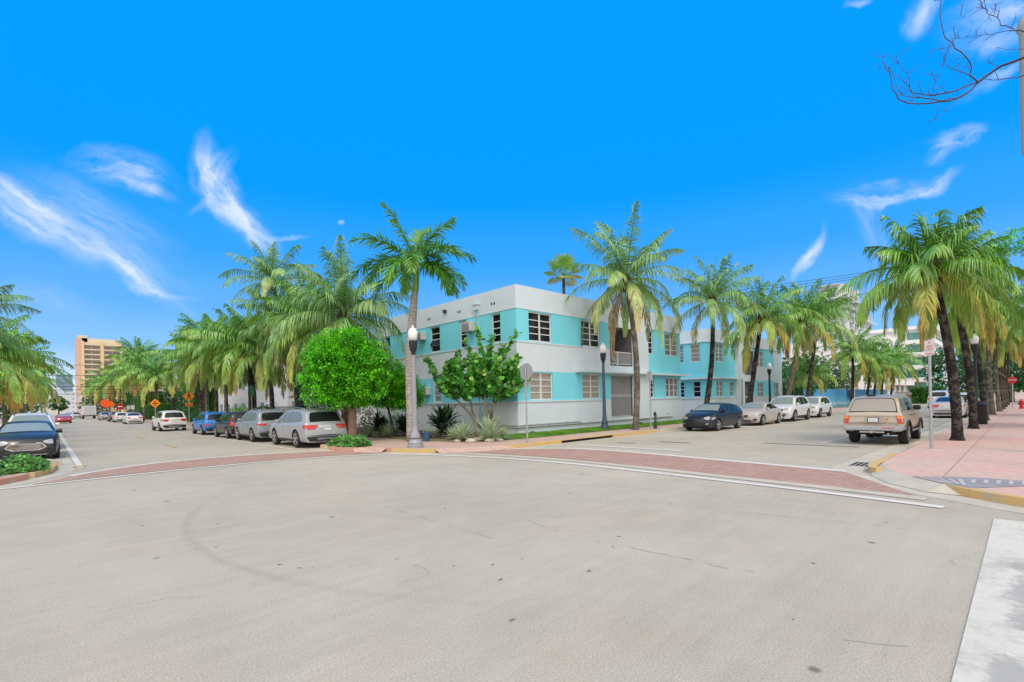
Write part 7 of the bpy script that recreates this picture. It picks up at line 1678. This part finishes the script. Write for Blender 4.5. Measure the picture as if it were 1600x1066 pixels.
M_SIGNB = mat('sign_back', (.36, .37, .40), .5, .4)
M_POST = mat('galvanised_post', (.38, .39, .42), .5, .5, var=.1)
def plate(name, pts, y0, y1, ma, parent):
    """flat plate in local XZ, from y0 (front, faces -y) to y1"""
    b = MB(); n = len(pts); b.v = [(x, y0, z) for x, z in pts] + [(x, y1, z) for x, z in pts]
    b.f = [tuple(range(n)), tuple(range(2 * n - 1, n - 1, -1))] + [(i + n, (i + 1) % n + n, (i + 1) % n, i) for i in range(n)]; b.mi = [0] * len(b.f)
    return b.build(name, ma, parent)
def octagon(r, z): return [(r * math.cos(PI / 8 + k * PI / 4), z + r * math.sin(PI / 8 + k * PI / 4)) for k in range(8)]
def rectp(w, z0, z1, x=0): return [(x - w / 2, z0), (x + w / 2, z0), (x + w / 2, z1), (x - w / 2, z1)]
def diamond(r, z): return [(0, z - r), (r, z), (0, z + r), (-r, z)]
FR = lambda x, y, z, s=1: Matrix.Translation((x, y, z)) @ Matrix.Rotation(PI / 2, 4, 'X')
def signpost(label, cat, loc, rz, h, group=None, r=.028, ma=None, name='street_sign', z0=ZW):
    t = thing(name, label, cat, (*loc, z0), rz, group); b = MB(); b.tube([(0, .035, -.1), (0, .035, h)], r, 8); b.build('post', ma or M_POST, t, smooth='auto'); return t
# stop sign seen from the back: its red face looks up the right street
t = signpost('octagonal stop sign seen from its bare grey back at the corner kerb', 'stop sign', (14.0, 13.85), R_(90), 3.1, r=.035)
plate('sign_face', octagon(.36, 2.84), -.01, .0, mat('stop_red', (.45, .02, .03), .5), t); plate('sign_back', octagon(.362, 2.84), .001, .008, M_SIGNB, t); plate('lower_plate_back', rectp(.32, 2.24, 2.42), -.004, .006, M_SIGNB, t)
text_mesh('sign_text', 'STOP', .26, mat('sign_white', (.75, .75, .75), .5), t, FR(0, -.016, 2.84))
# parking sign on the right
t = signpost('white parking sign with red lettering on the pole before the first palm', 'parking sign', (18.67, 1.94), R_(-90 + 12), 3.2, r=.038)
plate('sign_face', rectp(.23, 2.74, 3.16), -.012, .0, mat('sign_pinkwhite', (.54, .49, .50), .5), t)
for tx, z, s in (('P', 3.09, .09), ('ZONE', 3.0, .05), ('RESIDENT', 2.94, .034), ('PARKING', 2.88, .038)): text_mesh('sign_text', tx, s, mat('sign_red', (.50, .03, .06), .5), t, FR(0, -.016, z))
b = MB(); b.box(-.07, .08, -.017, -.014, 2.77, 2.785); b.poly([(-.1, -.017, 2.7775), (-.07, -.017, 2.76), (-.07, -.017, 2.795)]); b.build('arrow', mat('sign_red', (.50, .03, .06), .5), t)
# bare pole and standpipe near the tall palm
t = signpost('plain grey sign pole right of the tall palm, its plate seen edge on', 'sign pole', (23.42, 13.9), R_(0), 3.15, r=.035); plate('sign_face', rectp(.3, 2.6, 3.1), -.01, .0, M_SIGNB, t); t.rotation_euler = (0, 0, R_(137))
t = thing('standpipe', 'short dark standpipe with a looped hose beside the grey pole', 'standpipe', (24.0, 13.97, ZW)); b = MB(); b.lathe([(.1, 0), (.09, .12), (.045, .16), (.045, .7), (.08, .74), (.08, .86), (.03, .92)], n=12); b.build('body', mat('standpipe_dark', (.02, .03, .035), .5), t, smooth='auto'); b = MB(); b.tube([(.05, 0, .75), (.17, 0, .7), (.2, 0, .45), (.14, 0, .2), (.06, 0, .15)], .018, 6); b.build('hose', M_TRIM, t, smooth=True); b = MB(); b.box(-.22, .22, -.12, .12, -.03, .02); b.build('base', mat('plinth_red', (.30, .12, .09), .8), t)
# orange signs on the left street
M_ORG = mat('sign_orange', (.85, .28, .02), .5); M_BLK = mat('sign_black', (.01, .01, .01), .5)
t = signpost('orange diamond sign with a walking figure and a plate below it', 'warning sign', (10.6, 59.1), R_(2), 3.3, r=.04)
plate('sign_face', diamond(.54, 2.95), -.02, 0, M_ORG, t); plate('lower_plate', rectp(.65, 1.9, 2.25), -.02, 0, M_ORG, t)
b = MB(); b.lathe([(.01, -.002), (.07, -.002), (.07, .002), (.01, .002)], (0, -.026, 3.26), 10, axis='Y'); b.build('figure_head', M_BLK, t)
b = MB(); b.poly([(-.06, -.026, 2.95), (.07, -.026, 2.95), (.06, -.026, 3.17), (-.05, -.026, 3.17)]); b.poly([(-.06, -.026, 2.96), (-.17, -.026, 2.62), (-.1, -.026, 2.62), (.01, -.026, 2.9)]); b.poly([(.0, -.026, 2.95), (.12, -.026, 2.62), (.19, -.026, 2.62), (.07, -.026, 2.97)]); b.poly([(.05, -.026, 3.14), (.17, -.026, 2.98), (.13, -.026, 2.95), (.03, -.026, 3.06)]); b.poly([(-.05, -.026, 3.14), (-.16, -.026, 2.98), (-.13, -.026, 2.95), (-.02, -.026, 3.06)]); b.build('walking_figure', M_BLK, t)
for z in (1.96, 2.05, 2.14):
    b = MB(); b.box(-.3, .3, -.026, -.022, z - .018, z + .018); b.build('lettering', M_BLK, t)
t = signpost('smaller orange diamond sign with a black signal symbol above the white SUV', 'warning sign', (10.6, 80.6), R_(2), 3.0, r=.04); plate('sign_face', diamond(.62, 2.5), -.02, 0, M_ORG, t)
b = MB()
for z in (2.72, 2.5, 2.28): b.lathe([(.01, -.002), (.09, -.002), (.09, .002), (.01, .002)], (0, -.026, z), 10, axis='Y')
b.box(-.3, .3, -.0255, -.0235, 2.44, 2.56); b.build('symbol', M_BLK, t)
t = signpost('big fluorescent orange octagonal sign far down the left street', 'warning sign', (10.2, 150), R_(2), 4.2, r=.05); plate('sign_face', octagon(1.0, 3.4), -.02, 0, mat('sign_fluo', (.90, .10, .01), .5), t); t2 = signpost('second orange-red sign overlapping the octagonal one', 'warning sign', (11.0, 147), R_(2), 3.6, r=.05); plate('sign_face', diamond(.8, 3.1), -.02, 0, mat('sign_fluo2', (.85, .13, .02), .5), t2)
t = signpost('red and white do-not-enter sign beside the orange octagonal sign', 'road sign', (11.0, 128), R_(2), 3.0, r=.05); plate('sign_face', rectp(1.1, 1.9, 3.0), -.02, 0, mat('stop_red', (.45, .02, .03), .5), t); b = MB(); b.box(-.38, .38, -.026, -.022, 2.36, 2.52); b.build('bar', mat('sign_white', (.75, .75, .75), .5), t)
for i, (x, y, lb) in enumerate(((10.8, 112, 'small white-plated sign post under the far palms, left of a pair'), (10.8, 106, 'small white-plated sign post under the far palms, right of a pair'))):
    t = signpost(lb, 'sign', (x, y), R_(2), 2.5, r=.04); plate('sign_face', rectp(.5, 1.8, 2.5), -.02, 0, mat('sign_white', (.75, .75, .75), .5), t)
# green street-name board near the grey car
t = signpost('narrow green board on a thin post behind the grey parked car', 'sign', (11.3, 40.4), R_(40), 3.3, r=.03); plate('sign_face', rectp(.5, 2.55, 3.25), -.02, 0, mat('sign_green', (.05, .30, .12), .5), t)
# far right: stop sign, kiosk, hydrant, bins
t = signpost('red octagonal STOP sign facing us at the far end of the pink pavement', 'stop sign', (59.6, .85), R_(-90), 3.0, r=.04, ma=mat('post_pale', (.5, .48, .42), .6)); plate('sign_face', octagon(.3, 2.5), -.02, 0, mat('stop_red2', (.55, .02, .03), .5), t); text_mesh('sign_text', 'STOP', .21, mat('sign_white', (.75, .75, .75), .5), t, FR(0, -.028, 2.5))
t = thing('parking_kiosk', 'grey parking pay station with a blue panel and a white P between pavement palms', 'pay station', (51, 1.95, ZW), 0); b = MB(); b.box(-.2, .2, -.25, .25, 0, 1.35); b.build('body', mat('kiosk_grey', (.16, .18, .20), .5), t, bevel=.03); b = MB(); b.box(-.22, -.204, -.23, .23, 1.0, 1.62); b.box(-.2, .2, -.25, .25, 1.352, 1.65); b.build('header', mat('kiosk_blue', (.03, .14, .35), .4), t)
text_mesh('letter', 'P', .34, mat('sign_white', (.75, .75, .75), .5), t, Matrix.Translation((-.226, 0, 1.36)) @ Matrix.Rotation(-PI / 2, 4, 'Z') @ Matrix.Rotation(PI / 2, 4, 'X')); b = MB(); b.box(-.25, .25, -.28, .28, 1.75, 1.8); b.tube([(0, 0, 1.65), (0, 0, 1.75)], .05, 8); b.build('solar_panel', M_GLASSD, t)
t = thing('fire_hydrant', 'red fire hydrant at the far right end of the pavement', 'fire hydrant', (62, .35, ZW)); b = MB(); b.lathe([(.28, 0), (.28, .12), (.2, .16), (.2, .75), (.27, .8), (.25, .95), (.12, 1.12), (.06, 1.22)], n=14); b.build('barrel', mat('hydrant_red', (.50, .02, .03), .4), t, smooth='auto')
b = MB(); b.lathe([(.11, -.36), (.14, -.3), (.1, -.2), (.1, .2), (.14, .3), (.11, .36)], (0, 0, .62), 12, axis='Y'); b.build('outlet', mat('hydrant_red', (.50, .02, .03), .4), t, smooth='auto')
bpy.data.objects[[o.name for o in bpy.data.objects if o.name.startswith('fire_hydrant')][0]].scale = (.66, .66, .7)
t = thing('litter_bin', 'black litter bin at the foot of the second pavement palms', 'litter bin', (33.6, 1.6, ZW)); b = MB(); b.lathe([(.2, 0), (.24, .05), (.26, .85), (.28, .9), (.22, .95)], n=16); b.build('body', M_TRIM, t, smooth='auto'); b = MB(); b.lathe([(.27, .955), (.26, 1.0), (.1, 1.12), (.02, 1.15)], n=16); b.build('lid', M_POLEB, t, smooth='auto')
t = thing('barrier', 'red and white striped barrier panel far up the pavement', 'barrier', (64, -.6, ZW), R_(-90)); b = MB(); b.box(-.8, .8, -.02, .02, .55, .85); b.build('board', mat('hydrant_red', (.50, .02, .03), .4), t); b = MB(); b.box(-.7, .7, -.03, -.021, .66, .74); b.build('stripe', mat('sign_white', (.75, .75, .75), .5), t)
for x in (-.7, .7): b = MB(); b.box(x - .03, x + .03, -.2, .2, 0, .05); b.box(x - .025, x + .025, .021, .06, .05, .95); b.build('leg', M_METAL, t)
t = thing('utility_box', 'grey utility cabinet on the left pavement behind the dark sedan', 'utility box', (-2.6, 31.0, ZW)); b = MB(); b.box(-.35, .35, -.3, .3, 0, 1.5); b.build('body', mat('cabinet_grey', (.45, .47, .48), .5), t, bevel=.02); b = MB(); b.box(-.3, .3, -.31, -.302, .15, 1.4); b.build('door', mat('cabinet_blue', (.08, .14, .25), .4), t)
# covers and wires
for a, c, lb in (((44.1, 24.3, 10.82), (59.6, 9.5, 13.53), 'lower overhead wire crossing above the palms on the right'), ((44.1, 24.3, 11.12), (59.6, 9.5, 13.75), 'middle overhead wire crossing above the palms on the right'), ((44.1, 24.3, 11.42), (59.6, 9.5, 14.0), 'upper overhead wire crossing above the palms on the right')):
    A, Bv = Vector(a), Vector(c); d = Bv - A; wire('overhead_wire', A - d * .12, A + d * 1.9, .15, .022, lb, 'overhead wires above the right street')
for i, (z, lb) in enumerate(((8.6, 'highest wire across the left street'), (7.15, 'second wire across the left street'), (5.55, 'third wire across the left street'), (5.1, 'fourth wire across the left street'), (4.5, 'lowest wire across the left street'))):
    wire('overhead_wire', (-12, 95 + 8, z), (13.4, 92 - 6, z - .25), .1, .03, lb, 'overhead wires across the left street')
for x, y, lb in ((-12, 103, 'dark utility pole behind the left palms carrying the wires'), (13.4, 86, 'utility pole beside the yellow palms carrying the wires')):
    t = thing('utility_pole', lb, 'pole', (x, y, 0)); b = MB(); b.tube([(0, 0, 0), (0, 0, 9.2)], [.16, .11], 8); b.build('shaft', M_TRMID, t, smooth=True); b = MB(); b.box(-.06, .06, -1, 1, 8.3, 8.42); b.build('cross_arm', M_TRMID, t)
